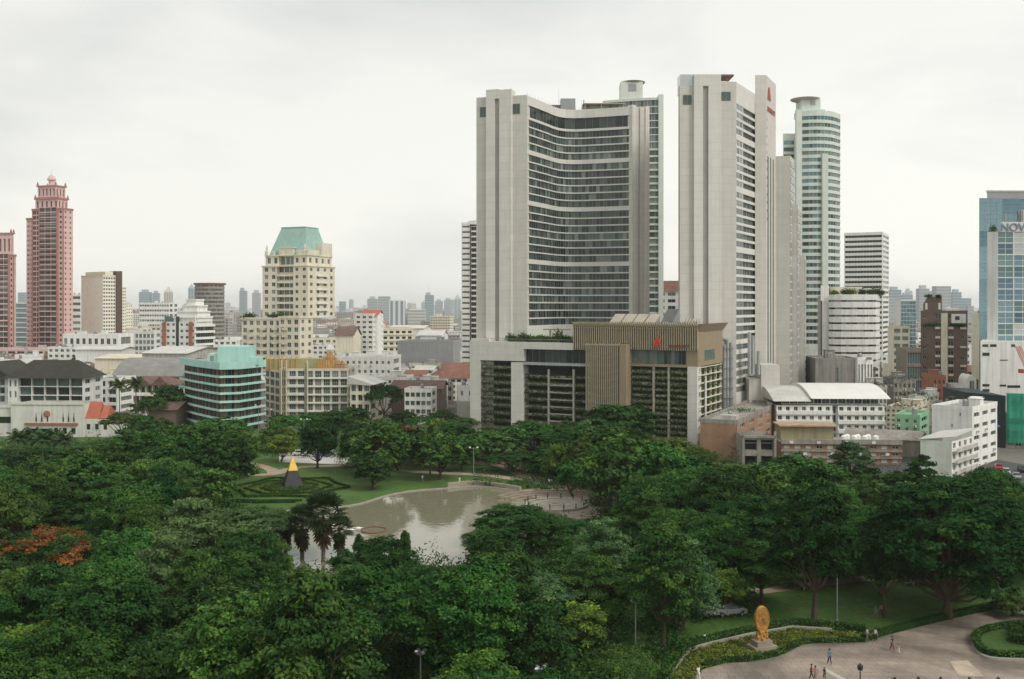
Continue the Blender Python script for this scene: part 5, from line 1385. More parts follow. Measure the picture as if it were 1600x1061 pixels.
for k in range(10):
    z = h-1.6-k*3.02
    m = MB(); ribbon(m, crv, z-.2, z+2.05, -.5, -.25); ribbon(m, crv, z-.21, z-.01, -.24, 1.1); B.part('balcony', m, WHITE)
    B.part('window_band', strip(crv, z-1.2, z-.21, 2.4, B.rng, (0, 5, 5, 1, 0), rec=.9, fm=5), [G0, G1, G2, G3, G4, WHITE2])
B.part('penthouse', MB().box(xx(1305), 2, h, xx(1350), 12, Z(448, Y)), CREAM)
rg = np.random.default_rng(8)
for i, (px, s_) in enumerate([(1302, 1.1), (1318, 1.5), (1328, 1.8), (1345, 1.6), (1358, 1.3), (1366, 2.0), (1374, 1.2)]):
    kk = 420; P_ = rg.normal(0, .45, (kk, 3))*s_*np.array((1.3, .8, .8))+np.array((xx(px), -2, h+.6+s_*.5)); link('roof_shrub', leaf_mesh('roof_shrub', P_, unit(rg, kk)+np.array((0, 0, .5)), rg.uniform(.2, .45, kk), rg.random(kk), LEAF_MID if i % 2 else LEAF_YEL), B.root)
B.done()
# --- brown tower with cream stripe
Y = 372; o, rz, a, b = corner(1505, 1442, 1511, Y, 25, 14)
B = Bld('apartment_tower', 'brown apartment tower with a cream central stripe and crumbling rooftop house', 'apartment tower', o, rz); B.wm = BROWN
h = Z(488, Y); u0, u1 = 1464, 1481
xl = lambda px: (px-1442)/63*a
B.face((0, 0), (xl(1462), 0), 0, h, 1, 10, (.12, .38), (.4, .7), glass=(G0, G1), rec=.5)
B.face((xl(1462), 0), (xl(1470), 0), 0, h, 1, 11, (.05, .95), (.3, .85), glass=(G0, G0, G2), rec=.8)
B.part('cream_stripe', MB().box(xl(1470), -.6, 0, xl(1479), .3, h-.5), CREAM)
B.face((xl(1479), 0), (xl(1487), 0), 0, h, 1, 11, (.05, .95), (.3, .85), glass=(G0, G0, G2), rec=.8)
B.face((xl(1487), 0), (a, 0), 0, h, 1, 10, (.5, .8), (.4, .7), glass=(G0, G1), rec=.5)
B.face((a, 0), (a, b), 0, h, rows=0); B.face((0, b), (0, 0), 0, h, rows=0)
for k in range(10):
    z = h/11*(k+.2)
    for p0_, p1_ in ((1462, 1469), (1480, 1487)): B.part('balcony', MB().box(xl(p0_), -.7, z, xl(p1_), 0, z+.8), CREAM)
    if k % 2: B.part('balcony', MB().box(xl(1496), -.6, z, xl(1504), 0, z+.7), CREAM)
B.part('penthouse_wall', MB().box(xl(1484), -.3, Z(505, Y), a-.4, .0, h-.6), WHITE)
B.part('window', MB().box(xl(1489), -.4, Z(500, Y), xl(1495), -.31, Z(494, Y)), G0)
B.flat(a, b, h, par=.6, mat=BROWN)
B.part('rooftop_house', MB().ext([(xl(1445), h), (xl(1445), h+3), (xl(1451), h+5.7), (xl(1470), h+5.6), (xl(1470), h)], 'y', 2, 10), BROWN)
B.part('window', MB().box(xl(1448), 1.9, h+1, xl(1451), 1.99, h+3.4), WHITE); B.part('window', MB().box(xl(1466), 1.9, h+1, xl(1469), 1.99, h+3.4), WHITE)
rg = np.random.default_rng(9)
for cx, cz, sx_ in ((xl(1452), h+6, 1.2), (xl(1466), h+5.9, 1.0), (xl(1456), Z(508, Y), 3.5), (xl(1492), Z(508, Y), 3.2)):
    kk = 350; P_ = rg.normal(0, .5, (kk, 3))*np.array((sx_, .6, .55))+np.array((cx, 2 if cz > h else -.5, cz)); link('roof_shrub', leaf_mesh('roof_shrub', P_, unit(rg, kk), rg.uniform(.15, .35, kk), rg.random(kk), LEAF_DK), B.root)
B.done()
# --- teal glass block, pale block and green glazed block
simple('office_block', 'teal mirror glass office block behind the small cream flats', 1426, 1397, 1431, 470, 700, 8, fs(5, 16, (.02, .98), (.04, .96), glass=(GT, GT, GB2), nx=1, rec=.08, frame=GB2), fs(1, 16, (.02, .98), (.04, .96), glass=(GT,), rec=.08, frame=GB2), WHITE2, b=20, clutter=0)
simple('apartment_block', 'small cream flats before the teal glass office block', 1417, 1387, 1421, 512, 500, 8, fs(2, 8, (.12, .88), (.3, .85), nx=5, glass=(G1, G3)), fs(1, 8), CREAM, b=12, clutter=1)
B = simple('office_block', 'brown low block with green glass lower floors left of the brown tower', 1439, 1400, 1443, 549, 402, 5, fs(1, 4, (.1, .95), (.1, .9), nx=9, glass=(GT, G3)), fs(2, 4), W_('olive_brown_wall', .27, .24, .19, .2), b=14, clutter=0, par=1.2)
simple('apartment_block', 'beige terraced block with stacked slabs peeping beside the brown tower', 1545, 1518, 1550, 492, 480, 6, fs(2, 14, (.05, .95), (.4, .85), rec=.9), None, CREAM, b=14, clutter=2)
simple('townhouse', 'orange brick house with grey window surrounds at the foot of the brown tower', 1474, 1440, 1478, 590, 352, 4, fs(3, 5, (.3, .75), (.3, .75), frame=FRAMEG), fs(1, 5), W_('orange_brick', .42, .17, .10, .1), b=12, clutter=1)
o, rz, a, b = corner(1519, 1478, 1524, 345, 6, 12); h = Z(592, 345)
B = Bld('townhouse', 'white house with a rounded barrel glazed front below the brown tower', 'townhouse', o, rz); B.wm = WHITE
B.body(a, b, h-3, fs(3, 5, (.05, .6), (.2, .8), rec=.8), fs(2, 5), None); B.flat(a, b, h-3)
n = 8; c0 = a*.5
B.part('barrel_room', MB().ext([(c0, h-4)]+[(c0+(a-c0)/2*(1-cos(t)), h-1+2.4*sin(t)) for t in np.linspace(0, pi, 9)]+[(a, h-4)], 'y', -1, 8), WHITE)
B.part('barrel_window', strip([(c0+.7, -1.05), (a-.7, -1.05)], h-7, h-.6, 1.0, B.rng, (1, 3, 2), rec=0.02, fm=5, split=.45), [G0, G1, G2, G3, G4, WHITE])
B.part('barrel_wall', MB().box(c0, -1, 0, a, .3, h-7), WHITE); B.done()

# --- blue towers at the right
o, rz, a, b = corner(1532, 1530, 1700, 470, 86, 70)
B = Bld('office_tower', 'tall blue mirror glass tower behind the white framed glass tower', 'office tower', (X(1530, 470), 470), radians(3)); B.wm = GB
W = 55; h = Z(310, 470)
B.face((0, 0), (W, 0), 0, h, 5, 12, (.004, .996), (.01, .99), nx=4, nz=4, glass=(GB, GB, GB2), frame=M('blue_grey_frame', (.16, .27, .31), .4), rec=.1, thick=.1)
B.face((W, 0), (W, 30), 0, h, rows=0); B.face((15.5, 30), (0, 0), 0, h, rows=0)
B.part('roof', MB().prism([(.3, .3), (W, .3), (W, 30), (15.5, 30)], h-.5, h+.2).prism([(4.2, 1), (W, 1), (W, 22), (15.8, 22)], h+.201, Z(300, 470)), STEEL)
B.part('roof_rim', MB().prism([(3.8, .8), (W, .8), (W, 22), (16, 22)], Z(300, 470)+.01, Z(297, 470)), DGREY)
B.part('recess_slot', MB().box(12, -.1, Z(365, 470), 12.6, .05, Z(333, 470)).box(18.4, -.1, Z(365, 470), 19.2, .05, Z(328, 470)), DGREY)
B.part('roof_block', MB().box(19.5, -2.5, Z(360, 470), 40, .0, Z(328, 470)), WHITE2)
B.done(); KEEP.append((240, 485, 34))
Y = 335; o = (X(1547, Y), Y)
B = Bld('hotel_tower', 'white framed glass hotel tower with a grey rooftop name sign at the right edge', 'hotel tower', o, 0); B.wm = WHITE2
W = X(1700, Y)-o[0]; h = Z(362, Y); zb_ = Z(532, Y)
s1 = X(1559, Y)-o[0]
B.face((0, 2), (s1, 0), zb_-2, h, rows=0); B.face((9.5, 20), (0, 2), zb_-2, h, rows=0)
B.face((s1, 0), (s1+W*.16, 0), zb_-2, h, 1, 10, (.0, 1), (.02, .98), nx=2, nz=2, glass=(GB, GT, GB2), frame=WHITE2, rec=.15, thick=.12)
B.face((s1+W*.16, 0), (W, 0), zb_-2, h, 4, 10, (.03, .99), (.02, .98), nx=2, nz=2, glass=(GB, GT, GB2, G4, GB2), frame=WHITE2, rec=.15, thick=.12)  # darker panes mixed in at random stand in for mottled reflections
B.face((W, 0), (W, 20), zb_-2, h, rows=0); B.part('roof', MB().prism([(0.1, 2.1), (s1, 0.1), (W, 0.1), (W, 20), (9.5, 20)], h-.3, h+.1), FLATR)
SG = M('sign_grey', (.20, .22, .26), .5, 0)
B.part('sign_board', MB().box(X(1566, Y)-o[0], .6, h+.1, W-4, .9, Z(348, Y)+.3), M('pale_sign_board', (.62, .66, .68), .5, .05))
text('NOVOTEL', 3.7, SG, B.root, (X(1564, Y)-o[0], .4, h+.25), (radians(90), 0, 0), .18)
rg = np.random.default_rng(12); kk = 260; P_ = rg.normal(0, .6, (kk, 3))+np.array((X(1556, Y)-o[0], 2, h+1)); link('roof_shrub', leaf_mesh('roof_shrub', P_, unit(rg, kk), rg.uniform(.2, .4, kk), rg.random(kk), LEAF_OLV), B.root)
# its white podium
px0 = X(1532, Y-8)-o[0]
B.face((px0, -8), (W, -8), 0, zb_, rows=0); B.face((px0+12.5, 18), (px0, -8), 0, zb_, rows=0)
B.part('podium_roof', MB().prism([(px0+.2, -7.9), (W, -7.9), (W, 18), (px0+12.6, 18)], zb_-.4, zb_-.05), WHITE2)
for (a_, b_, c_, d_) in [(1535, 1544, 538, 542), (1547, 1557, 538, 542), (1580, 1586, 538, 542), (1535, 1546, 551, 556), (1535, 1546, 600, 604), (1535, 1546, 608, 612), (1562, 1572, 601, 604), (1574, 1594, 602, 606), (1562, 1575, 562, 563.5)]:
    x_ = X(a_, Y-8)-o[0]; x2 = X(b_, Y-8)-o[0]
    B.part('window', MB().box(x_, -8.06, Z(d_, Y-8), x2, -8.01, Z(c_, Y-8)), G0)
B.done(WHITE2); KEEP.append((180, 345, 30))
cr_ = link('construction_crane', None, None, (X(1592, 318), 318, 0), 0, 'red lattice crane mast standing before the white podium wall', 'crane')
m = MB(); zt = Z(541, 318); R2 = M('crane_red', (.50, .08, .05), .6)
def truss(m, p, q, w, n, r=.09):
    p = np.array(p, float); q = np.array(q, float)
    cs = [np.array(c) for c in ((-w, -w, 0), (w, -w, 0), (w, w, 0), (-w, w, 0))]
    for c in cs: m.tube(p+c, q+c, r, r, 5)
    for i in range(n):
        a_ = p+(q-p)*i/n; b_ = p+(q-p)*(i+1)/n
        for j in range(4): m.tube(a_+cs[j], b_+cs[(j+1) % 4], r*.6, r*.6, 4, cap=False)
truss(m, (3, 0, 0), (3, 0, Z(575, 318)), .8, 12); m.build('mast', R2, cr_)
m = MB(); truss(m, (3, 0, Z(578, 318)), (-.3, 0, zt), .6, 9); m.build('jib', R2, cr_)
MB().box(0.5, -1.5, Z(583, 318), 6, 1.5, Z(577, 318)).build('platform', R2, cr_)

# --- low blocks right of the hotel
Y = 300; o, rz, a, b = corner(1368, 1187, 1382, Y, 3, 26)
B = Bld('apartment_block', 'white three storey apartment block under a wide white curved canopy roof', 'apartment block', o, rz); B.wm = WHITE
h = Z(634, Y); W = a
g0 = W*.555; 
B.face((0, 0), (W*.52, 0), 0, h, 7, 4, (.2, .7), (.42, .85), glass=(G0, G1, G2), rec=.5, nx=2); B.face((W*.52, 1.5), (W*.57, 1.5), 0, h, 1, 4, (.1, .9), (.1, .9))
B.face((W*.52, 0), (W*.52, 1.5), 0, h, rows=0); B.face((W*.57, 1.5), (W*.57, 0), 0, h, rows=0)
B.face((W*.57, 0), (W, 0), 0, h, 6, 4, (.2, .75), (.42, .85), glass=(G0, G1, G2), rec=.5, nx=2)
B.face((W, 0), (W, b), 0, h, 6, 4, (.2, .8), (.3, .75)); B.face((0, b), (0, 0), 0, h, rows=0)
for k in range(4):
    z = h/4*k
    for p_, q_ in ((0, .52), (.57, 1)): B.part('ledge', MB().box(W*p_, -.6, z+.02, W*q_, -.0, z+h/4*.4), WHITE)
B.part('roof', MB().box(.2, .2, h-.3, W-.2, b, h), FLATR)
B.face((2, 2.5), (W-1, 2.5), h, Z(622, Y), 12, 1, (.04, .96), (.15, .95), glass=(G3, G0, G1), nx=2, rec=.1)
pr = [(-1.2, Z(620, Y)-.6)]+[(t*(b+2)-1.2, Z(620, Y)-.5+sin(t*pi*.75)*3.1) for t in np.linspace(0, 1, 9)]+[(b+.8, Z(620, Y)-.6)]
B.part('canopy_roof', MB().ext(pr, 'x', 10, W+1.5), M('white_canopy', (.74, .74, .71), .6, .06, .2))
B.part('canopy_roof', MB().ext([(p[0], p[1]-.8) for p in pr], 'x', -1, 9.9), METALR)
B.done()
Y = 262; o, rz, a, b = corner(1152, 1094, 1218, Y, 25, None)
B = Bld('apartment_block', 'orange brown flat roofed block at the foot of the hotel podium', 'building', o, rz); B.wm = ORBR
h = Z(662, Y); B.body(a, b, h, fs(3, 4, (.42, .58), (.5, .62), glass=(FRAME,)), fs(5, 4, (.25, .75), (.3, .75), glass=(G2, G0), frame=FRAME), None)
B.flat(a, b, h, par=.9, mat=OLDC); B.clutter(a, b, h, 3)
B.part('water_tank', MB().box(a*.55, .8, h, a*.95, 4, h+1.9), OLDW)
rg = np.random.default_rng(14)
kk = 260; P_ = rg.normal(0, 1, (kk, 3))*np.array((2.5, 1, .3))+np.array((a*.5, b*.5, h+.6)); link('weeds', leaf_mesh('roof_weeds', P_, unit(rg, kk), rg.uniform(.15, .3, kk), rg.random(kk), LEAF_YEL), B.root, kind='stuff')
B.done()
Y = 250; o, rz, a, b = corner(1204, 1150, 1212, Y, 4, 12)
B = Bld('ruined_building', 'mouldy roofless concrete shell beside the orange brown block', 'ruin', o, rz); B.wm = OLDC; h = Z(684, Y)
B.body(a, b, h, fs(2, 2, (.1, .85), (.2, .85), rec=1.5, glass=(DARK,), nx=1, frame=OLDC), None, None)
B.part('beam', MB().box(-.3, -.4, h-.1, a+.2, .2, h+.5).box(-.3, -.4, 0, .2, .2, h+1.5).box(a-.4, -.4, 0, a+.1, .2, h+1.5), OLDC)
B.part('roof', MB().box(.1, 1, h-1.6, a-.1, b, h-1.3), OLDC); B.done()
Y = 258; o, rz, a, b = corner(1400, 1208, 1408, Y, 3, 11)
B = Bld('row_building', 'long weathered brick building with white shuttered windows behind the park trees', 'building', o, rz); B.wm = BRICK
BRW = W_('weathered_brick', .30, .17, .12, .35, .2); B.wm = BRW
h = Z(694, Y)
B.face((0, 0), (a, 0), 0, h, 11, 3, (.2, .75), (.25, .7), glass=(FRAME, G2, FRAME, G0), frame=FRAME, rec=.2); B.face((a, 0), (a, b), 0, h, rows=0); B.face((0, b), (0, 0), 0, h, rows=0)
B.part('cornice', MB().box(-.3, -.5, h-.1, a+.2, .2, h+1.1).box(-.3, -.35, h/3*2-.3, a+.2, 0, h/3*2+.2).box(-.3, -.35, h/3-.3, a+.2, 0, h/3+.2), OLDC)
B.part('roof', MB().box(0, .2, h, a, b, h+.3), FLATR)
B.part('attic_storey', MB().box(0.5, 4, h+.3, a*.47, b, Z(667, Y+4)), W_('olive_attic_wall', .30, .27, .16, .35)); B.part('attic_roof', MB().box(0, 3, Z(667, Y+4), a*.5, b+.5, Z(667, Y+4)+.35), M('rusty_beige_roof', (.40, .28, .19), .85, .3, .5))
for i in range(7): B.part('water_tank', MB().lathe([(.75, h+.3), (.75, h+1.6), (.4, h+1.9), (.05, h+1.95)], a*(.54+i*.045), 2.2+(i % 2)*2, 12), WHITE)
for i in range(8):
    x_ = a*(.06+i*.115); B.part('air_conditioner', MB().box(x_, -.7, h+.05-2.9*(i % 2), x_+.9, -.51, h+.7-2.9*(i % 2)), WHITE2)
B.done()
shed('dark corrugated shed roof behind the water tanks of the brick building', 1436, 1322, 1440, 688, 673, 270, 26, 12, OLDC, OLDC)
simple('house', 'mint green house between the canopy roofed block and the white houses', 1437, 1398, 1462, 653, 284, 32, fs(3, 4, (.25, .65), (.3, .75)), fs(1, 4), GREENP, b=14, clutter=2, rm=GREENP)
# white houses right
Y = 252; o, rz, a, b = (0,0), 0, 0, 0
B = simple('house', 'tall plain white house with dark square windows beside the green netting', 1519, 1456, 1558, 641, 252, 42, fs(5, 5, (.42, .62), (.4, .7), glass=(G0,), skip=lambda c, r: (c*3+r*5) % 4 != 1), fs(3, 5, (.2, .85), (.35, .72), nx=3, glass=(G0,)), WHITE, clutter=3)
o, rz, a, b = corner(1487, 1438, 1521, 228, 42, None)
B = Bld('house', 'lower white house with cluttered balconies and a lean-to roof among the trees', 'house', o, rz); B.wm = WHITE
h = Z(690, 228)
B.face((0, 0), (a, 0), 0, h, rows=0); B.face((a, 0), (a, b), 0, h, 4, 4, (.25, .7), (.3, .8), glass=(G0, G1)); B.face((0, b), (0, 0), 0, h, rows=0)
for k in range(1, 4): B.part('balcony', MB().box(a, .3, h/4*k, a+1.1, b-.3, h/4*k+.15).box(a+1.0, .3, h/4*k+.15, a+1.1, b-.3, h/4*k+.9), OLDW)
for k in range(8): B.part('air_conditioner', MB().box(a+.1, 1+k*b/9, h/4*(k % 3)+2, a+.7, 1.8+k*b/9, h/4*(k % 3)+2.6), STEEL)
B.part('roof', MB().add([(-.4, -.4, h), (a+.8, -.4, h+1.2), (a+.8, b+.4, h+1.8), (-.4, b+.4, h+.6), (-.4, -.4, h-.15), (a+.8, -.4, h+1.05), (a+.8, b+.4, h+1.65)], [(0, 1, 2, 3), (0, 4, 5, 1), (1, 5, 6, 2)]), METALR); B.done()
Y = 292
B = Bld('construction_site', 'building site screened by a black sheet wall and green scaffold netting', 'construction site', (X(1508, 300), 300), 0); ox = X(1508, 300)
zt = Z(613, 300); x1 = X(1571, 288)-ox
B.part('black_screen', MB().prism([(0, 0), (x1, -12), (x1+.3, -11.6), (x1+2, 14), (2, 20)], 0, zt), BLKW)
nt_ = [(x1+.35, -11.8), (X(1640, 284)-ox, -16)]
nm = MB(); nn = 16
rr = random.Random(2)
for i in range(nn):
    for j in range(8):
        def pt(i, j): t_ = i/nn; return (nt_[0][0]+(nt_[1][0]-nt_[0][0])*t_, nt_[0][1]+(nt_[1][1]-nt_[0][1])*t_-.35*abs(sin(i*1.3))*abs(sin(j*1.1))-(.0 if j % 2 else .12), 1.5+(zt+.8-1.5)*j/8)
        nm.add([pt(i, j), pt(i+1, j), pt(i+1, j+1), pt(i, j+1)], [(0, 1, 2, 3)])
B.part('scaffold_net', nm, NETG)
B.face((nt_[0][0], nt_[0][1]+.3), (nt_[1][0], nt_[1][1]+.3), 0, 10, 5, 3, (.15, .85), (.2, .8), rec=.5, wall=None)
B.part('awning', MB().box(X(1543, 284)-ox-.5, -17, 6.5, X(1560, 284)-ox, -13.5, 7.0), M('blue_awning', (.06, .16, .42), .7))
B.done(OLDC); KEEP.append((150, 300, 26))
Bk = simple('concrete_hall', 'plain grey concrete block with a small teal window right of the hotel', 1335, 1256, 1340, 562, 345, 4, fs(5, 2, (.4, .75), (.3, .75), glass=(G3,), skip=lambda c, r: not (c == 2 and r == 1)), None, W_('dark_concrete', .27, .26, .235, .45, .2), b=18, clutter=3, par=.5)
simple('apartment_block', 'narrow white block with tall window slots attached to the grey concrete block', 1340, 1336, 1364, 562, 344, 70, None, fs(5, 2, (.2, .8), (.2, .85)), WHITE, clutter=1)
for i, (c_, l_, r_, top, Y, th, wm, lab) in enumerate([
    (1424, 1380, 1431, 596, 345, 6, OLDC, 'sooty concrete tenement with plants on its roof ledges'),
    (1380, 1342, 1386, 606, 325, 8, OLDW, 'stained tenement with a tangle of roof sheds right of the canopy roof'),
    (1424, 1384, 1460, 640, 322, 36, CREAM, 'cream side of an old tenement with boxy balconies'),
    (1440, 1420, 1467, 622, 335, 40, WHITE, 'narrow white gable wall covered with air conditioners'),
    (1500, 1462, 1506, 636, 310, 6, OLDC, 'low messy concrete roofs before the rounded white house')]):
    B = simple('tenement', lab, c_, l_, r_, top, Y, th, fs(5, 5, (.2, .75), (.25, .75), glass=(G0, G1, G2), rec=.6), fs(4, 5, (.2, .75), (.3, .75)), wm, clutter=6)
    rg = np.random.default_rng(20+i); kk = 300; P_ = rg.normal(0, 1, (kk, 3))*np.array((3.5, .5, .5))+np.array((B.a*.5, .3, B.h+1)); link('roof_plants', leaf_mesh('roof_plants', P_, unit(rg, kk), rg.uniform(.15, .35, kk), rg.random(kk), LEAF_DK), B.root, kind='stuff')

# ================================================================ dense low town behind the park
rt = random.Random(21)
NUMB = []      # look-alikes told apart by their rank from the left
ORD = ['first', 'second', 'third', 'fourth', 'fifth', 'sixth', 'seventh', 'eighth', 'ninth', 'tenth', 'eleventh', 'twelfth'] + ['%dth' % i for i in range(13, 21)] + ['21st', '22nd', '23rd'] + ['%dth' % i for i in range(24, 31)] + ['31st', '32nd', '33rd'] + ['%dth' % i for i in range(34, 60)]
def proto_near(kind, i):
    """one small town building with its own windows and roof; returns root and footprint radius"""
    r = random.Random(kind*17+i)
    wm = [WHITE, WHITE2, OLDW, CREAM, OLDC][r.randrange(5)]
    B = Bld(['shophouse', 'flat_roofed_house', 'gabled_house', 'metal_shed', 'walkup_flats'][kind], 'x', 'building'); B.wm = wm
    W, D, H = [(14, 11, 10), (11, 10, 7.5), (12, 10, 6), (24, 17, 5.5), (20, 12, 15)][kind]
    W *= r.uniform(.85, 1.2); fl_ = [3, 2, 2, 1, 5][kind]
    if kind == 3: B.body(W, D, H, fs(3, 1, (.2, .8), (.3, .8)), None, None)
    else: B.body(W, D, H, fs([4, 3, 3, 3, 5][kind], fl_, (.2, .8), (.3, .8), rec=.5), fs(2, fl_, (.3, .7), (.35, .75)), None)
    if kind in (0, 1, 4): B.flat(W, D, H, par=.7); B.clutter(W, D, H, 5)
    elif kind == 2: B.part('roof', hip(W, D, H, H+3.2, 3.5, .9), [TERRA, BROWNROOF, METALR][i % 3])
    else: B.part('roof', MB().ext([(-.6, H), (D/2, H+2.6), (D+.6, H), (D/2, H+2.3)], 'x', -.6, W+.6), [METALR, CREAMR, GREYR][i % 3])
    B.done(); return B.root, hypot(W, D)/2, H
LBL = [['pale flat roofed shophouse', 'low flat roofed house', 'small hip roofed house', 'metal roofed shed', 'pale walk-up flats'],
       ['shophouse', 'house', 'house', 'shed', 'flats']]
def zone(px):
    for lim, nm in ((130, 'before the pink towers'), (270, 'by the cream slab'), (400, 'behind the turquoise block'), (560, 'by the green roofed tower'),
                    (740, 'left of the hotel'), (1250, 'behind the hotel towers'), (1420, 'behind the rounded balcony block'), (2000, 'behind the brown tower')):
        if px < lim: return nm
protos = {}
placed = []
def free(x, y, r):
    for a, b, c in KEEP:
        if (x-a)**2+(y-b)**2 < (r+c*.9)**2: return False
    for a, b, c in placed:
        if abs(x-a) < r+c and (x-a)**2+(y-b)**2 < ((r+c)*.80)**2: return False
    return True
cnt = 0; tries = 0; pending = []
while cnt < 160 and tries < 20000:
    tries += 1
    Y = rt.uniform(400, 700); px = rt.uniform(-30, 1640)
    if tries % 4 == 0: px = rt.uniform(560, 738); Y = rt.uniform(345, 470)
    if 745 < px < 1240: continue
    if px > 1240 and Y < 460: continue
    x = X(px, Y); kind = rt.choices(range(5), (4.5, 4.5, 4, 1.6, 1.2))[0]; i = rt.randrange(3)
    rr = [9, 7.5, 8, 15, 11.5][kind]
    if not free(x, Y, rr): continue
    k_ = (kind, i)
    if k_ not in protos: protos[k_] = proto_near(kind, i); first = True
    else: first = False
    root, _, H = protos[k_]
    o_ = root if first else copy_tree(root)
    o_.location = (x, Y, 0); o_.rotation_euler.z = radians(rt.choice((-8, 4, 12, 20, -82, 98-4)) if kind != 3 else rt.choice((-8, 5, 14)))
    if abs(o_.rotation_euler.z) > 1: o_.rotation_euler.z = radians(8)
    o_.scale.z = rt.uniform(.85, 1.2)
    lab = LBL[0][kind]+' '+zone(px)
    tag(o_, lab, LBL[1][kind], lab); NUMB.append((px, o_)); placed.append((x, Y, rr)); cnt += 1

# farther: each building one mesh with its windows recessed into it
def far_mesh(kind, i):
    r = random.Random(kind*31+i); mb = MB()
    W, D, H, n = [(16, 12, 9, 3), (14, 14, 7, 2), (34, 22, 6, 1), (26, 16, 20, 6), (20, 18, 30, 9)][kind]
    mb.box(0, 0, 0, W, D, H, 0)
    for k in range(n):
        z = H/n*k
        c = [5, 4, 6, 8, 7][kind]
        for j in range(c):
            x = W/c*(j+.2); mb.box(x, -.05, z+H/n*.35, x+W/c*.6, -.02, z+H/n*.75, 2)
        if kind > 2: mb.box(-.1, -.5, z+.05, W+.1, -.06, z+.9, 0)
        for j in range(3): y = D/3*(j+.25); mb.box(W+.02, y, z+H/n*.35, W+.05, y+D/6, z+H/n*.75, 2); mb.box(-.05, y, z+H/n*.35, -.02, y+D/6, z+H/n*.75, 2)
    if kind in (1, 2): mb.ext([(-.8, H), (D/2, H+(3.2 if kind == 1 else 3)), (D+.8, H)], 'x', -.8, W+.8, 1)
    else:
        mb.box(-.2, -.2, H+.01, W+.2, D+.2, H+.9, 0); mb.box(.3, .3, H+.91, W-.3, D-.3, H+.95, 1); mb.box(W*.2, D*.3, H+.96, W*.45, D*.7, H+3.2, 0)
    wm = [WHITE, WHITE2, OLDW, CREAM, GREYC, PINK][r.randrange(6)] if kind > 1 else [WHITE, OLDW, CREAM, OLDC][r.randrange(4)]
    rm = [[TERRA, BROWNROOF, METALR, REDROOF][i % 4], [METALR, CREAMR, GREYR, TERRA][i % 4]][kind == 2] if kind in (1, 2) else FLATR
    return mb.mesh('town_building', [wm, rm, G0])
FM = {(k, i): far_mesh(k, i) for k in range(5) for i in range(4)}
FL = ['low pale block', 'tiled roof house', 'long roofed shed', 'mid rise block', 'taller slab block']
cnt = 0; tries = 0
while cnt < 285 and tries < 20000:
    tries += 1
    Y = 700+2600*rt.random()**1.7; px = rt.uniform(-20, 1620)
    if 745 < px < 1225 and not 1020 < px < 1060: continue
    x = X(px, Y); kind = rt.choices(range(5), (4, 4, 2, 1.6, .5))[0]
    if kind == 4 and Y < 1300: continue
    rr = [10, 10, 20, 15, 14][kind]
    if not free(x, Y, rr): continue
    lab = 'distant '+FL[kind]+' '+zone(px)
    o_ = NB = link('town_building', FM[(kind, rt.randrange(4))], None, (x, Y, 0), radians(rt.uniform(-25, 25)), lab, 'building', lab)
    s_ = rt.uniform(.8, 1.25)*(1+Y/6000); NUMB.append((px, NB)); o_.scale = (s_, s_, rt.uniform(.85, 1.2)); placed.append((x, Y, rr*s_)); cnt += 1

# ---------------------------------------------------------------- far skyline
def tower_mesh(w, d, h, top, wm, gm, style):
    mb = MB(); fl_ = 9 if style != 2 else 6; nb = max(2, int(w/7))
    mb.box(0, 0, 0, w, d, h, 0)
    if style == 0:        # horizontal bands
        n = int(h/6)
        for k in range(n): mb.box(.4, -.5, h/n*(k+.35), w-.4, -.05, h/n*(k+.85), 1); mb.box(w+.05, .4, h/n*(k+.35), w+.5, d-.4, h/n*(k+.85), 1); mb.box(-.5, .4, h/n*(k+.35), -.05, d-.4, h/n*(k+.85), 1)
    else:                 # vertical window bays
        for k in range(nb): mb.box(w/nb*(k+.25), -.5, 4, w/nb*(k+.75), -.05, h*.97, 1); 
        mb.box(w+.05, d*.2, 4, w+.5, d*.8, h*.97, 1); mb.box(-.5, d*.2, 4, -.05, d*.8, h*.97, 1)
    if top == 1: mb.box(w*.2, d*.2, h+.02, w*.75, d*.8, h*1.05+3, 0)
    if top == 2: mb.add([(0, 0, h+.02), (w, 0, h+.02), (w, d, h+.02), (0, d, h+.02), (w*.5, d*.5, h+w*.8)], [(0, 1, 4), (1, 2, 4), (2, 3, 4), (3, 0, 4)], 0)
    if top == 3: mb.box(w*.1, d*.1, h+.02, w*.6, d*.9, h*1.1, 0); mb.box(w*.4, d*.4, h*1.1, w*.42, d*.42, h*1.1+22, 0)
    return mb.mesh('skyline_tower', [wm, gm])
SKW = [M('hazed_skyline_white', (.70, .72, .72), .8, .05), M('hazed_skyline_grey', (.44, .48, .50), .8, .05), M('hazed_skyline_blue', (.34, .44, .49), .5, .05), M('hazed_skyline_tan', (.60, .57, .50), .8, .05)]  # wall colours lightened so that distance haze is painted into them
SKG = [M('hazed_skyline_glass', (.22, .29, .32), .4, 0), M('hazed_skyline_band', (.33, .37, .38), .6, 0)]  # glass and band colours carry the same painted haze
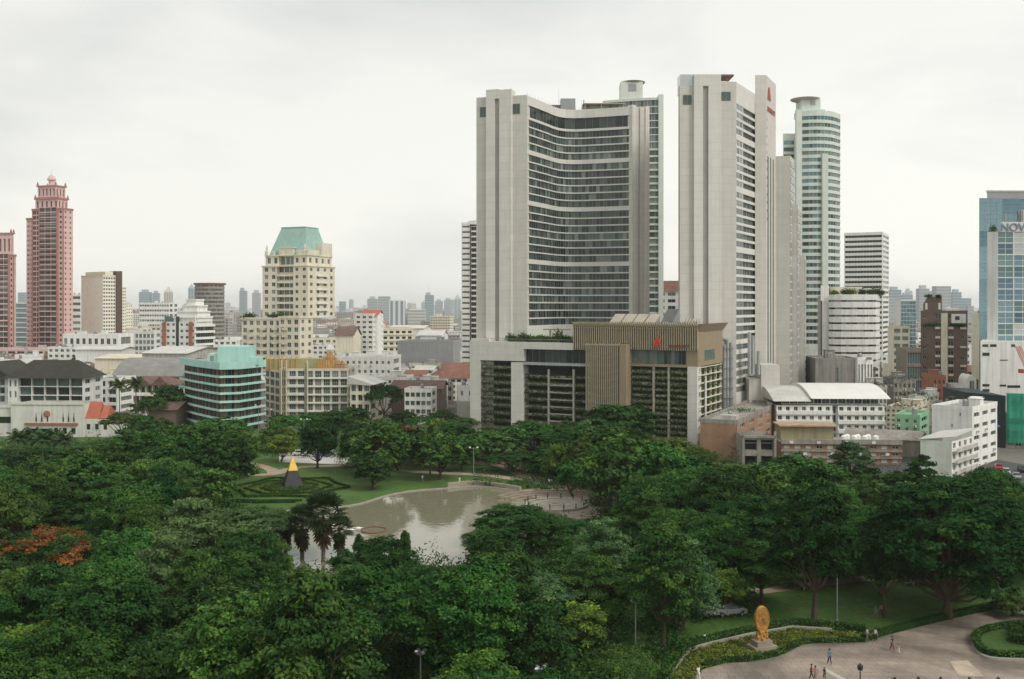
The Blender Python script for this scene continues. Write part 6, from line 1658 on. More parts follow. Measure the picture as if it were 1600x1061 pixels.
SK = [(28, 40, 457, 2800, 2, 0, 'small blue block behind the gap between the pink towers'),
 (217, 234, 454, 2900, 2, 1, 'pair like blue grey slab with two heads above the wide hospital block'), (238, 248, 456, 2900, 2, 1, 'narrow blue grey tower right of the two headed slab'),
 (256, 268, 456, 3100, 3, 2, 'pale pointed tower left of the domed striped block'), (294, 303, 450, 3000, 2, 2, 'slim tapering tower touching the drum tower'),
 (374, 385, 452, 3000, 2, 3, 'blue grey tower with notched top alone left of the green roofed tower'), (394, 406, 455, 2600, 1, 1, 'grey tower close beside the green roofed tower'),
 (530, 540, 471, 3000, 2, 0, 'isolated small blue tower right of the green roofed tower'), (574, 590, 465, 2500, 1, 1, 'stepped grey tower behind the red capped flats'),
 (591, 609, 463, 2400, 1, 0, 'broad grey tower behind the red capped flats'), (608, 633, 469, 1700, 0, 0, 'cream tower with vertical stripes in the middle distance'),
 (664, 678, 459, 2700, 2, 3, 'tallest blue glass tower of the cluster left of the hotel'), (680, 692, 469, 3300, 1, 1, 'pale middle tower of the cluster left of the hotel'),
 (694, 706, 467, 3100, 1, 1, 'grey flat topped tower of the cluster left of the hotel'), (710, 720, 467, 3200, 1, 2, 'rounded tower nearest the slim brown edged tower'),
 (637, 665, 484, 2100, 3, 0, 'wide low tan block on the skyline'), (112, 127, 470, 2600, 0, 0, 'pale block peeping right of the tall pink tower'),
 (1390, 1409, 450, 2300, 2, 1, 'pale blue tower right of the striped office'), (1410, 1427, 459, 2700, 2, 1, 'stepped pale tower above the teal glass block'),
 (1436, 1453, 448, 2100, 1, 1, 'tall grey slab left of the brown rooftop house'), (1452, 1462, 455, 2600, 2, 0, 'narrow tower just behind the brown rooftop house'),
 (1463, 1487, 447, 2000, 1, 0, 'broad pale tower right of the brown rooftop house'), (1488, 1503, 454, 2300, 2, 1, 'twin crowned pale tower on the right skyline'),
 (1503, 1518, 466, 2500, 2, 0, 'blue grey stepped tower on the right skyline'), (1512, 1522, 478, 2200, 1, 0, 'low grey tower left of the beige terraced block'),
 (1386, 1400, 466, 1900, 1, 0, 'low pale tower beside the rounded balcony block')]
for l_, r_, top, Y, m_, tp, lab in SK:
    w = (r_-l_)/F*Y; h = Z(top, Y); link('skyline_tower', tower_mesh(w*.96, w*.7, h/(1.05 if tp in (1, 3) else 1), tp, SKW[m_], SKG[m_ % 2], 1 if lab.startswith('cream') or tp == 2 else 0), None, (X(l_, Y), Y, 0), 0, lab, 'tower')
GM = [tower_mesh(w, w*.7, h, tp, SKW[m_], SKG[m_ % 2], st) for w, h, tp, m_, st in ((30, 60, 1, 0, 0), (26, 85, 1, 2, 0), (40, 50, 0, 1, 1), (24, 100, 3, 2, 1), (30, 75, 2, 3, 0))]
for k in range(60):
    Y = rt.uniform(4500, 9000); px = rt.uniform(-10, 1610)
    if 760 < px < 1225 and not 1022 < px < 1058: continue
    lab = 'faint far skyline tower '+zone(px)
    o_ = link('skyline_tower', rt.choice(GM), None, (X(px, Y), Y, 0), rt.uniform(-.4, .4), lab, 'tower', lab); NUMB.append((px, o_)); s_ = rt.uniform(.7, 1.15)*(Y/5000)**.3
    if 1380 < px: s_ *= 1.25
    o_.scale = (s_, s_, s_*rt.uniform(.55, 1.0))
# the farthest mass of roofs
fm = MB()
for k in range(1500):
    Y = rt.uniform(3000, 12000); px = rt.uniform(-40, 1640); x = X(px, Y); w = rt.uniform(20, 60); h = rt.uniform(6, 26)
    fm.box(x, Y, -.05, x+w, Y+w*.6, h, rt.randrange(3))
fm.build('far_city_roofs', [SKW[0], SKW[1], TERRA], None, kind='stuff', label='hazy far mass of low city roofs reaching the horizon', cat='city')

# ================================================================ trees
def tree_parts(kind, seed, lod):
    """leaf crown and tapered trunk with limbs; metres, base at the origin"""
    rg = np.random.default_rng(seed*13+hash_(kind) % 999)
    near = lod == 0; ls = .215 if near else .40; per = (38 if near else 16)
    R, H, zb = dict(rain=(9, 14, 4.6), round=(6.2, 13, 3.0), feather=(7.2, 12, 3.5), tier=(7.5, 13.5, 4.5), tall=(4.6, 15.5, 3.5), small=(3.8, 7.5, 2.0), flame=(8.5, 12.5, 4.5), willow=(3.4, 6.5, 1.5))[kind]
    C = []; rad = []; shade = []
    if kind in ('rain', 'flame'):
        n = 26
        for i in range(n):
            r = R*.80*sqrt((i+.5)/n); a = i*2.399+rg.uniform(-.4, .4)
            z = zb+(H-zb)*(.78-.62*(r/R)**2)+rg.normal(0, .55); C.append((r*cos(a), r*sin(a), z)); rad.append((rg.uniform(1.7, 2.7), .7))
    elif kind == 'tier':
        for j, (zf, rf, n) in enumerate(((0.05, 1.0, 11), (.3, .9, 10), (.55, .72, 8), (.78, .48, 5), (.95, .2, 2))):
            for i in range(n):
                r = R*rf*.8*sqrt(rg.uniform(.25, 1)); a = 2*pi*i/n+rg.uniform(-.4, .4)+j; C.append((r*cos(a), r*sin(a), zb+(H-zb)*zf*.94+rg.normal(0, .35))); rad.append((rg.uniform(1.4, 2.1), .38))
    elif kind in ('round', 'tall', 'small', 'willow', 'feather'):
        n = dict(round=34, tall=30, small=16, willow=16, feather=30)[kind]
        for i in range(n):
            t = (i+.5)/n; ph = math.acos(1-1.55*t); a = i*2.399+rg.uniform(-.35, .35); q = rg.uniform(.60, .85)
            zc = zb+(H-zb)*.42; zz = zc+(H-zb)*.60*cos(ph)*q/.8*.92
            rr = R*sin(ph)*q*rg.uniform(.85, 1.12)
            if kind == 'tall': rr *= (1.1-.35*max(0, (zz-zc)/(H-zc)))
            C.append((rr*cos(a), rr*sin(a), zz)); rad.append((rg.uniform(.26, .38)*R if kind != 'tall' else rg.uniform(1.4, 2.0), .72))
    P_ = []; N_ = []; S_ = []; T_ = []; fl = []
    m = (20 if near else 12)
    for ci, (c, (r, flat)) in enumerate(zip(C, rad)):
        mm = int(m*(r/2.0)**1.5)+4
        d = unit(rg, mm); d[:, 2] = np.where(d[:, 2] < -.25, -d[:, 2]*.6, d[:, 2])
        cl = np.array(c)+d*r*np.array((1, 1, flat))*rg.uniform(.75, 1.05, (mm, 1))
        lt = rg.normal(.45, .14)
        for k in range(mm):
            n = per; cr_ = rg.uniform(.45, .8)*(1.15 if kind != 'feather' else .9)
            g = rg.normal(0, .5, (n, 3))*cr_*np.array((1, 1, .55 if kind != 'feather' else .9))
            if kind in ('feather', 'willow'): g[:, 2] -= .9*(g[:, 0]**2+g[:, 1]**2)+rg.uniform(0, .9, n)
            P_.append(cl[k]+g); nn = d[k]*.7+np.array((0, 0, .9))+rg.normal(0, .55, (n, 3))
            N_.append(nn); S_.append(rg.uniform(.6, 1.35, n)*ls*(1.25 if kind in ('feather', 'willow') else 1)); tt = lt+rg.normal(0, .16)
            T_.append(np.full(n, tt)+rg.normal(0, .10, n))
            fl.append(np.full(n, 1.0 if (kind == 'flame' and ci % 5 < 2 and d[k][2] > .0 and rg.random() < .75) else 0.))
    P_ = np.vstack(P_); N_ = np.vstack(N_); S_ = np.concatenate(S_); T_ = np.concatenate(T_); fl = np.concatenate(fl)
    # trunk and limbs
    tb = MB(); tr = R*.055+.08; fork = zb*.62 if kind not in ('tall',) else zb
    lean = rg.normal(0, .25, 2)
    tb.tube((0, 0, -.3), (lean[0]*.3, lean[1]*.3, fork*.5), tr*1.35, tr, 8, cap=False); tb.tube((lean[0]*.3, lean[1]*.3, fork*.5), (lean[0], lean[1], fork), tr, tr*.85, 8)
    if kind in ('tall', 'round'): tb.tube((lean[0], lean[1], fork), (lean[0], lean[1], H*.8), tr*.8, tr*.2, 7)
    idx = rg.permutation(len(C))[:min(len(C), 15 if near else 8)]
    for j in idx:
        c = np.array(C[j]); s0 = np.array((lean[0], lean[1], fork)); mid = s0+(c-s0)*.5+np.array((0, 0, -.1*np.linalg.norm(c-s0)))+rg.normal(0, .2, 3)
        tb.tube(s0, mid, tr*.5, tr*.28, 6, cap=False); tb.tube(mid, c, tr*.28, tr*.08, 5, cap=False)
        for q in range(3 if near else 1):
            e = c+rg.normal(0, 1, 3)*np.array((1.2, 1.2, .5)); tb.tube(mid+(c-mid)*rg.uniform(.3, .8), e, tr*.13, tr*.04, 4, cap=False)
    return (P_, N_, S_, T_, fl), tb, R, H
_crown = {}
SPEC = dict(rain=[LEAF_OLV, LEAF_MID, LEAF_PAL], round=[LEAF_DK, LEAF_MID, LEAF_BLU], feather=[LEAF_YEL, LEAF_MID, LEAF_YEL], tier=[LEAF_PAL, LEAF_BLU, LEAF_MID], tall=[LEAF_MID, LEAF_DK, LEAF_OLV],
            small=[LEAF_MID, LEAF_YEL, LEAF_DK], flame=[LEAF_DK]*3, willow=[LEAF_YEL, LEAF_OLV, LEAF_PAL])
LK = dict(rain=['olive umbrella tree', 'green umbrella tree', 'pale umbrella tree'], round=['dark round tree', 'green round tree', 'bluish round tree'],
          feather=['yellow green feathery tree', 'green feathery tree', 'bright feathery tree'], tier=['pale layered tree', 'bluish layered tree', 'green layered tree'],
          tall=['tall green tree', 'tall dark tree', 'tall olive tree'], small=['small green round tree', 'small yellow green tree', 'small dark tree'], flame=['orange flowering flame tree']*3,
          willow=['drooping yellow green tree', 'drooping olive tree', 'drooping pale tree'])
def get_tree(kind, v, lod, sh=0):
    key = (kind, v, lod, sh)
    if key not in _crown:
        (P_, N_, S_, T_, fl), tb, R, H = tree_parts(kind, v+sh*7, lod); mat = SPEC[kind][v]
        g = fl < .5; rg = np.random.default_rng(3)
        cm = leaf_mesh('crown', P_[g], N_[g], S_[g], T_[g], mat, asp=.32 if kind in ('feather', 'willow') else .55, rg=rg, droop=.8 if kind in ('feather', 'willow') else 0)
        fm = leaf_mesh('flowers', P_[~g]+np.array((0, 0, .25)), N_[~g], S_[~g]*1.05, T_[~g], LEAF_FLM, rg=rg) if (~g).any() else None
        _crown[key] = (cm, tb.mesh('trunk', BARK), R, H, fm)
    return _crown[key]
TREES = []
def tree(x, y, kind, v, s=1.0, sz=1.0, label=None, z=0, rz=None):
    lod = 0 if y < 185 else 1
    cm, tm, R, H, fm = get_tree(kind, v, lod, rt.randrange(2))
    rz = rt.uniform(0, 6.28) if rz is None else rz
    r = link('tree', None, None, (x, y, z), rz); r.scale = (s, s, s*sz)
    link('trunk', tm, r); link('crown', cm, r)
    if fm: link('flowers', fm, r)
    TREES.append((r, kind, v, x, y, R*s, H*s*sz, label)); return r
def Tpx(px, top, Y, kind, v, w=None, label=None):
    """a tree of the height that reaches photo row `top` when standing at depth Y"""
    R, H = dict(rain=(9, 14.8), round=(6.6, 13.4), feather=(7.8, 12.5), tier=(7.9, 14), tall=(4.9, 15.8), small=(4, 7.7), flame=(9, 13), willow=(3.9, 7))[kind]
    h = Z(top, Y); s = (w/F*Y/2)/R if w else h/H
    return tree(X(px, Y), Y, kind, v, s, h/H/s, label)
# trees one can single out in the photograph
for px, top, Y, kind, v, w, lab in [
 (70, 822, 140, 'flame', 0, 185, 'flame tree with a sweep of orange blossom at the left edge of the woods'),
 (640, 668, 262, 'flame', 0, 90, 'flame tree with a small patch of orange blossom behind the lake'),
 (582, 712, 223, 'round', 0, 62, 'small dark round tree standing alone on the lawn between garden and lake'),
 (1480, 756, 131, 'round', 0, 240, 'biggest dark tree over the shaded lawn beside the plaza'),
 (1378, 792, 142, 'round', 1, 150, 'dark round tree on the shaded lawn left of the biggest plaza tree'),
 (1290, 820, 150, 'round', 1, 140, 'umbrella tree directly behind the tall floodlight mast'),
 (1190, 845, 138, 'tall', 0, 92, 'tall tree right behind the gold disc statue'),
 (1205, 795, 158, 'tall', 0, 95, 'tall bright domed tree a little behind the statue'),
 (1010, 683, 262, 'feather', 0, 170, 'largest yellow green feathery tree before the hotel podium'),
 (940, 692, 250, 'feather', 2, 110, 'bright feathery tree left of the largest feathery tree'),
 (1068, 700, 255, 'feather', 0, 110, 'yellow green feathery tree before the orange brown block'),
 (965, 632, 283, 'round', 0, 120, 'dark umbrella tree close against the slatted portal of the hotel'),
 (1020, 738, 225, 'rain', 2, 120, 'pale umbrella tree below the feathery trees'),
 (806, 790, 170, 'round', 0, 128, 'dark dense tree with glossy clumps on the near lake shore'),
 (762, 826, 160, 'round', 1, 84, 'mid green tree leaning over the right end of the lake'),
 (865, 812, 172, 'round', 0, 120, 'dark tree on the near shore below the round stone platform'),
 (930, 838, 152, 'round', 1, 110, 'green tree with pale new leaves in the middle of the near woods'),
 (925, 862, 128, 'tier', 1, 145, 'big blue green layered tree left of the thin lamp mast'),
 (1035, 850, 140, 'round', 1, 150, 'broad tree leaning right over the thin lamp mast'),
 (795, 884, 122, 'rain', 2, 225, 'huge olive umbrella tree in the middle of the near woods'),
 (600, 840, 138, 'round', 0, 110, 'dark tree in front of the lake below the floating ring'),
 (655, 905, 120, 'round', 1, 130, 'rounded mid green tree below the near lake shore'),
 (395, 782, 160, 'rain', 2, 150, 'pale feathery umbrella tree left of the fan palms'),
 (300, 780, 158, 'rain', 2, 160, 'wide pale umbrella tree among the dark woods left of the lake'),
 (220, 795, 165, 'rain', 0, 130, 'olive umbrella tree behind the orange flame tree'),
 (255, 668, 262, 'round', 1, 90, 'rounded tree below the dark hip roofed house'),
 (340, 650, 282, 'rain', 1, 120, 'broad dark tree before the turquoise block'),
 (345, 716, 226, 'round', 1, 62, 'round clipped looking tree left of the formal garden'),
 (265, 722, 222, 'willow', 0, 95, 'drooping green tree left of the clipped looking tree'),
 (195, 640, 300, 'rain', 0, 80, 'tree right of the red tiled roof end of the civic hall'),
 (480, 642, 312, 'rain', 1, 110, 'dark spreading tree below the gold crowned block'),
 (525, 640, 300, 'round', 0, 60, 'dark tree right of the twin headed park lamp'),
 (600, 595, 352, 'rain', 1, 66, 'round canopied street tree before the brown tiled shed'),
 (568, 700, 255, 'rain', 1, 90, 'flat topped tree left of the small orange blossomed tree'),
 (705, 662, 270, 'round', 1, 80, 'tree right of the small orange blossomed tree'),
 (760, 670, 262, 'rain', 0, 130, 'broad tree before the left pilaster of the hotel podium'),
 (835, 655, 268, 'rain', 1, 130, 'tall spreading tree before the planted parking floors'),
 (870, 700, 240, 'round', 0, 90, 'dark tree behind the round stone platform'),
 (800, 705, 246, 'rain', 1, 100, 'spreading tree over the orange path'),
 (1330, 688, 212, 'tier', 0, 110, 'pale layered tree before the weathered brick building'),
 (1440, 708, 205, 'tier', 2, 80, 'layered tree before the lower white house'),
 (1545, 722, 180, 'rain', 1, 130, 'spreading tree at the street corner near the right edge'),
 (1252, 705, 205, 'rain', 1, 150, 'green spreading tree before the ruined concrete shell'),
 (1150, 720, 222, 'rain', 0, 130, 'olive spreading tree before the orange brown block'),
 (1582, 925, 132, 'willow', 1, 70, 'drooping pale tree on the kerbed lawn island'),
 (1130, 890, 132, 'small', 1, 70, 'small olive tree left of the gold disc statue'),
 (1242, 868, 146, 'small', 2, 74, 'low dark tree on the shaded lawn just left of the tall floodlight mast'), (1345, 862, 152, 'small', 0, 80, 'low green tree on the shaded lawn just right of the tall floodlight mast'),
 (1432, 868, 150, 'small', 2, 78, 'low dark tree on the shaded lawn under the biggest plaza tree'), (1268, 860, 160, 'round', 1, 80, 'green round tree deep in the shaded lawn behind the mast'),
 (264, 602, 345, 'round', 0, 58, 'dark tree squeezed between the gabled pavilion and the turquoise block'), (236, 616, 338, 'rain', 1, 66, 'spreading tree below the gabled pavilion'),
 (436, 648, 322, 'round', 1, 40, 'tree filling the gap between the turquoise and gold crowned blocks'), (538, 862, 150, 'small', 0, 50, 'low tree at the near lake edge below the small fan palm'),
 (1400, 858, 158, 'round', 1, 80, 'green round tree deep in the shaded lawn behind the biggest plaza tree'), (1330, 850, 166, 'tall', 1, 62, 'dark slender tree deep in the shaded lawn'),
 (22, 698, 272, 'round', 1, 56, 'green tree before the left end of the civic hall'), (66, 700, 268, 'round', 0, 50, 'dark tree before the wide dark window of the civic hall'),
 (112, 700, 270, 'round', 1, 54, 'green tree before the three narrow windows of the civic hall'), (156, 692, 274, 'rain', 0, 60, 'olive tree below the red tiled roof end of the civic hall'),
 (1476, 744, 214, 'round', 1, 62, 'green tree before the right side of the lower white house'), (1408, 738, 216, 'round', 0, 60, 'dark tree between the brick building and the lower white house'),
 (556, 636, 326, 'round', 1, 48, 'dark street tree beside the cream open sided house'), (588, 652, 316, 'rain', 0, 60, 'spreading tree below the cream open sided house'),
 (630, 642, 324, 'round', 0, 50, 'dark round tree below the round canopied street tree'), (662, 648, 320, 'rain', 1, 64, 'spreading tree before the low canopied white building'),
 (690, 640, 330, 'round', 1, 46, 'green round tree below the brown tiled shed'), (722, 650, 320, 'rain', 1, 60, 'spreading tree against the foot of the hotel pilaster'),
 (610, 662, 308, 'small', 0, 44, 'small tree between the spreading trees below the town gap'), (648, 664, 306, 'tall', 0, 36, 'slender tree before the town gap')]:
    Tpx(px, top, Y, kind, v, w, lab)

LINE = [(-100, 700), (0, 706), (50, 704), (165, 694), (185, 640), (200, 612), (240, 640), (285, 655), (350, 652), (405, 672), (425, 650), (470, 652), (540, 655), (565, 640), (640, 655), (735, 652), (780, 660), (900, 655), (960, 650), (1030, 668), (1090, 705), (1150, 720), (1205, 722), (1290, 732), (1405, 738), (1440, 752), (1500, 756), (1560, 742), (1700, 742)]
def line(px):
    for (a, b), (c, d) in zip(LINE[:-1], LINE[1:]):
        if a <= px <= c: return b+(d-b)*(px-a)/(c-a)
    return 700
PROT = [[(440, 790), (540, 786), (545, 850), (500, 872), (452, 850)], [(1298, 872), (1318, 872), (1318, 980), (1298, 980)], [(905, 1066), (915, 1030), (970, 1014), (1030, 1030), (1045, 1066)], [(984, 936), (1002, 936), (1002, 1016), (984, 1016)], [(645, 1016), (668, 1016), (668, 1062), (645, 1062)],
        [(538, 792), (600, 772), (680, 762), (740, 756), (830, 762), (922, 760), (922, 806), (850, 806), (800, 796), (752, 800), (706, 878), (665, 880), (640, 848), (565, 842), (545, 850), (530, 820)],
        [(368, 742), (450, 716), (560, 724), (730, 742), (740, 758), (600, 775), (540, 792), (395, 797), (368, 778)],
        [(1038, 1070), (1075, 1010), (1160, 985), (1172, 948), (1208, 948), (1240, 972), (1350, 975), (1480, 935), (1560, 935), (1610, 940), (1610, 1070)],
        [(1225, 930), (1510, 925), (1540, 942), (1350, 985), (1240, 972)],
        [(450, 706), (530, 706), (530, 722), (450, 722)], [(0, 866), (60, 842), (140, 824), (145, 836), (80, 860), (0, 880)], [(745, 708), (790, 708), (785, 738), (745, 738)]]
def blocked(x, y, R, H, zb=.35):
    px = 800+x/y*F; top = HZ+(H0-H)*F/y; bot = HZ+(H0-H*zb)*F/y; w = R/y*F*.95
    if px < -90 or px > 1690: return True
    if top < max(line(px), line(px-w*.5), line(px+w*.5)): return True
    for i in range(13):
        for j in range(7):
            u = px+w*(i-6)/6; v_ = top+(bot-top)*j/6
            if ((i-6)/6)**2+((j-3)/3)**2 > 1.15: continue
            if any(inpoly(p, u, v_) for p in PROT): return True
    return False
EXTRA = [(-62, 338), (-18, 330), (-16, 300), (-60, 300)]
LAKEG = [(p[0], p[1]) for p in LAKE]
grown = [(t_[3], t_[4], t_[5]) for t_ in TREES]
tries = 0; n0 = len(TREES)
kinds = [('rain', 3.0), ('round', 4.2), ('tier', 1.3), ('tall', 1.5), ('feather', .8), ('small', .6)]
RH = dict(rain=(9, 14.8), round=(6.6, 13.4), feather=(7.8, 12.5), tier=(7.9, 14), tall=(4.9, 15.8), small=(4, 7.7))
while len(TREES)-n0 < 212 and tries < 60000:
    tries += 1
    Y = 82+255*rt.random()**1.05; px = rt.uniform(-80, 1680); x = X(px, Y)
    if not (inpoly(LAWN, x, Y) or inpoly(EXTRA, x, Y)) or inpoly(LAKEG, x, Y) or inpoly(PLAZA, x, Y) or inpoly(BED, x, Y): continue
    kind = rt.choices([k for k, _ in kinds], [w for _, w in kinds])[0]
    if kind == 'feather' and px < 700: kind = 'rain'
    v = rt.choices((0, 1, 2), (3, 4, 2.2))[0]; s = rt.uniform(.70, 1.10); sz = rt.uniform(.88, 1.2)
    R, H = RH[kind][0]*s, RH[kind][1]*s*sz
    if any((x-a)**2+(Y-b)**2 < ((R+c)*.55)**2 for a, b, c in grown): continue
    if blocked(x, Y, R, H): 
        if tries % 3: continue
        kind = 'small'; sz = 1; s = rt.uniform(.7, 1); R, H = 4*s, 7.7*s
        if blocked(x, Y, R, H): continue
    tree(x, Y, kind, v, s, sz); grown.append((x, Y, R))
open('/tmp/nt','w').write(str(len(TREES))) if False else None
# town trees
twn = 0; tries = 0
while twn < 16 and tries < 8000:
    tries += 1
    Y = 345+900*rt.random()**1.6; px = rt.choice((rt.uniform(-20, 740), rt.uniform(600, 740), rt.uniform(1250, 1620))); x = X(px, Y); s = rt.uniform(.6, .95)
    if not free(x, Y, 4): continue
    if Y < 420 and px > 1200: continue
    if HZ+(H0-13*s)*F/Y < 505: continue
    tree(x, Y, rt.choice(('round', 'rain', 'small')), rt.randrange(3), s); twn += 1
# labels: what it looks like, by what it stands, and its rank among its like
def place_name(x, y):
    px = 800+x/y*F
    if y > 338: return 'among the roofs '+zone(px)
    if y < 118: b = 'front row'
    elif y < 165: b = 'near woods'
    elif y < 225: b = 'middle woods'
    else: b = 'far park edge'
    if px < 300: c = 'below civic hall'
    elif px < 560: c = 'below turquoise block'
    elif px < 760: c = 'below town gap'
    elif px < 1000: c = 'below hotel front'
    elif px < 1260: c = 'below narrow hotel tower'
    else: c = 'below old tenements'
    return b+' '+c
bk = {}
for t_ in TREES:
    r, kind, v, x, y, R, H, lab = t_
    if lab: tag(r, lab, 'tree', 'park trees'); continue
    if y > 338:
        g = LK[kind][v]+' '+place_name(x, y); tag(r, g, 'tree', g); NUMB.append((800+x/y*F, r)); continue
    bk.setdefault((LK[kind][v], place_name(x, y)), []).append((x/y, r))
for (a_, b_), L_ in bk.items():
    L_.sort(key=lambda e: e[0])
    for i, (_, r) in enumerate(L_):
        tag(r, a_+', '+b_+(', '+ORD[i]+' from left' if len(L_) > 1 else ''), 'tree', 'park trees')

# palms ----------------------------------------------------------
def fan_palm(x, y, h, s, label, group='fan palms at the lake'):
    rg = np.random.default_rng(int(abs(x)*10+y)); r = link('fan_palm', None, None, (x, y, 0), 0, label, 'palm tree', group)
    MB().tube((0, 0, -.2), (.1, 0, h*.6), .34, .28, 8, cap=False).tube((.1, 0, h*.6), (0, 0, h-1), .28, .24, 8).build('trunk', BARKP, r)
    g = MB(); d = MB()
    def fan(mb, az, el, ln, rad, n=11):
        dr = np.array((cos(el)*cos(az), cos(el)*sin(az), sin(el))); c = np.array((0, 0, h-1))+dr*ln
        side = np.array((-sin(az), cos(az), 0)); up = np.cross(side, dr)*-1
        mb.tube((0, 0, h-1), c, .04, .03, 4, cap=False)
        for k in range(n):
            a0 = -1.9+3.8*k/n; a1 = a0+3.8/n*.8; am = (a0+a1)/2
            f = lambda a, q: c+(dr*cos(a)+side*sin(a))*q-np.array((0, 0, .25*q*q/rad))
            mb.add([c, f(a0, rad*.7), f(am, rad)+up*.1, f(a1, rad*.7)], [(0, 1, 2, 3)])
    for i in range(38): fan(g, i*2.399, radians(75-105*(i/38)**.9+rg.normal(0, 4)), 1.5*s, 1.35*s)
    for i in range(26):
        n0 = len(d.v); fan(d, i*2.399, radians(-40-40*rg.random()), .9*s, 1.05*s, 7); dz = rg.uniform(0, 2.2)*s
        d.v[n0:] = [(v_[0]*(1-.07*dz), v_[1]*(1-.07*dz), v_[2]-dz) for v_ in d.v[n0:]]
    me = g.mesh('fronds', [leafmat('palm_frond', (.035, .075, .025))]); link('fronds', me, r); link('dead_fronds', d.mesh('dead_fronds', [LEAF_DRY]), r)
    return r
for px, top, Y, s, lab in [(505, 785, 160, 1.5, 'biggest fan palm with brown dead fronds standing before the lake'), (472, 800, 163, 1.2, 'fan palm left of the biggest fan palm'), (446, 806, 166, 1.0, 'leftmost slender fan palm before the lake edge'), (530, 812, 165, 1.0, 'small fan palm right of the biggest fan palm')]:
    fan_palm(X(px, Y), Y, Z(top, Y)-.5, s, lab)
def feather_palm(x, y, h, label, group='feather palms in the park'):
    rg = np.random.default_rng(int(abs(x)*7+y)); r = link('feather_palm', None, None, (x, y, 0), 0, label, 'palm tree', group)
    MB().tube((0, 0, -.2), (.15, .1, h*.5), .24, .18, 8, cap=False).tube((.15, .1, h*.5), (0, 0, h-.5), .18, .14, 8).build('trunk', BARKP, r)
    g = MB()
    for i in range(20):
        az = i*2.399; el = radians(70-85*(i/20)); p = np.array((0, 0, h-.5)); d = np.array((cos(el)*cos(az), cos(el)*sin(az), sin(el)))
        side = np.array((-sin(az), cos(az), 0))
        for k in range(9):
            q = p+d*.36; g.tube(p, q, .03, .02, 3, cap=False)
            for sg in (-1, 1): g.add([p, q, q+side*sg*.75+np.array((0, 0, -.35)), p+side*sg*.8+np.array((0, 0, -.38))+d*.1], [(0, 1, 2, 3)])
            p = q; d = d+np.array((0, 0, -.11)); d /= np.linalg.norm(d)
    link('fronds', g.mesh('fronds', [leafmat('feather_frond', (.05, .095, .03))]), r); return r
for px, top, Y, lab in [(672, 676, 242, 'slender feather palm with a pale trunk behind the far lake shore'), (28, 682, 258, 'first of the palm row at the left edge below the civic hall'), (48, 680, 260, 'second palm from the left below the civic hall'), (66, 684, 256, 'third palm from the left below the civic hall'),
                        (84, 682, 258, 'fourth palm from the left below the civic hall'), (100, 686, 254, 'fifth palm from the left below the civic hall'), (186, 600, 330, 'palm before the white house with deep balconies'), (212, 598, 335, 'palm left of the gabled pavilion')]:
    feather_palm(X(px, Y), Y, Z(top, Y), lab)
def blob_tree(name, x, y, w, h, n, mat, label, cat, zc=0, s=.22, power=2.2, trunk=True):
    rg = np.random.default_rng(n); d = unit(rg, n); d[:, 2] = np.abs(d[:, 2]) if power > 2 else d[:, 2]
    q = rg.uniform(.86, 1.04, (n, 1)); P_ = d*q*np.array((w, w, h))+np.array((0, 0, zc)); P_ += .12*np.sin(P_*3.1)
    r = link(name, None, None, (x, y, 0), 0, label, cat)
    link('crown', leaf_mesh('crown', P_, d+unit(rg, n)*.7, rg.uniform(.6, 1.3, n)*s, .45+.25*np.sin(P_[:, 0]*2+P_[:, 1]*3)+rg.normal(0, .18, n), mat), r)
    MB().lathe([(w*.80, zc+.02), (w*.78, zc+h*.4), (w*.45, zc+h*.75), (.05, zc+h*.86)], n=16).build('twigs', LEAF_DK, r)
    MB().tube((0, 0, -.2), (0, 0, zc+h*.5), .2, .1, 6).build('trunk', BARK, r); return r
YD = 114; blob_tree('clipped_shrub', X(970, YD), YD-1.5, 4.6, 2.35, 9000, LEAF_OLV, 'large clipped dome shaped shrub at the bottom edge left of the plaza', 'shrub', 0, .16)
for px, py, Y, lab in [(561, 836, 158, 'left dark clipped column tree at the near lake edge'), (633, 828, 157, 'right dark clipped column tree at the near lake edge')]:
    h = Z(py, Y); blob_tree('column_tree', X(px, Y), Y, .75, h/2, 1800, LEAF_DK, lab, 'tree', h/2, .16, 1)
# shrubs of the hotel's terrace
P0_, pa, zpar_, sa_, sb_ = POD
for i in range(11):
    rg = np.random.default_rng(70+i); s_ = S(792)+(S(890)-S(792))*i/10.5; hh = [1.6, 1.0, 1.8, 1.4, 1.2, 1.5, 1.3, 1.2, 2.6, 1.5, 1.2][i]; n = 500
    P_ = rg.normal(0, .42, (n, 3))*np.array((1.8, 1.2, hh*.9))+np.array((0, 0, hh*.7))
    link('terrace_shrub', leaf_mesh('terrace_shrub', P_, unit(rg, n)+np.array((0, -.2, .4)), rg.uniform(.18, .4, n), rg.random(n), [LEAF_DK, LEAF_MID, LEAF_OLV][i % 3]), None,
         (P0_[0]+cos(pa)*s_-sin(pa)*2.5, P0_[1]+sin(pa)*s_+cos(pa)*2.5, zpar_-.1), pa, ORD[i]+' from the left of the shrubs on the hotel podium roof terrace', 'shrub', 'shrubs on the podium roof')
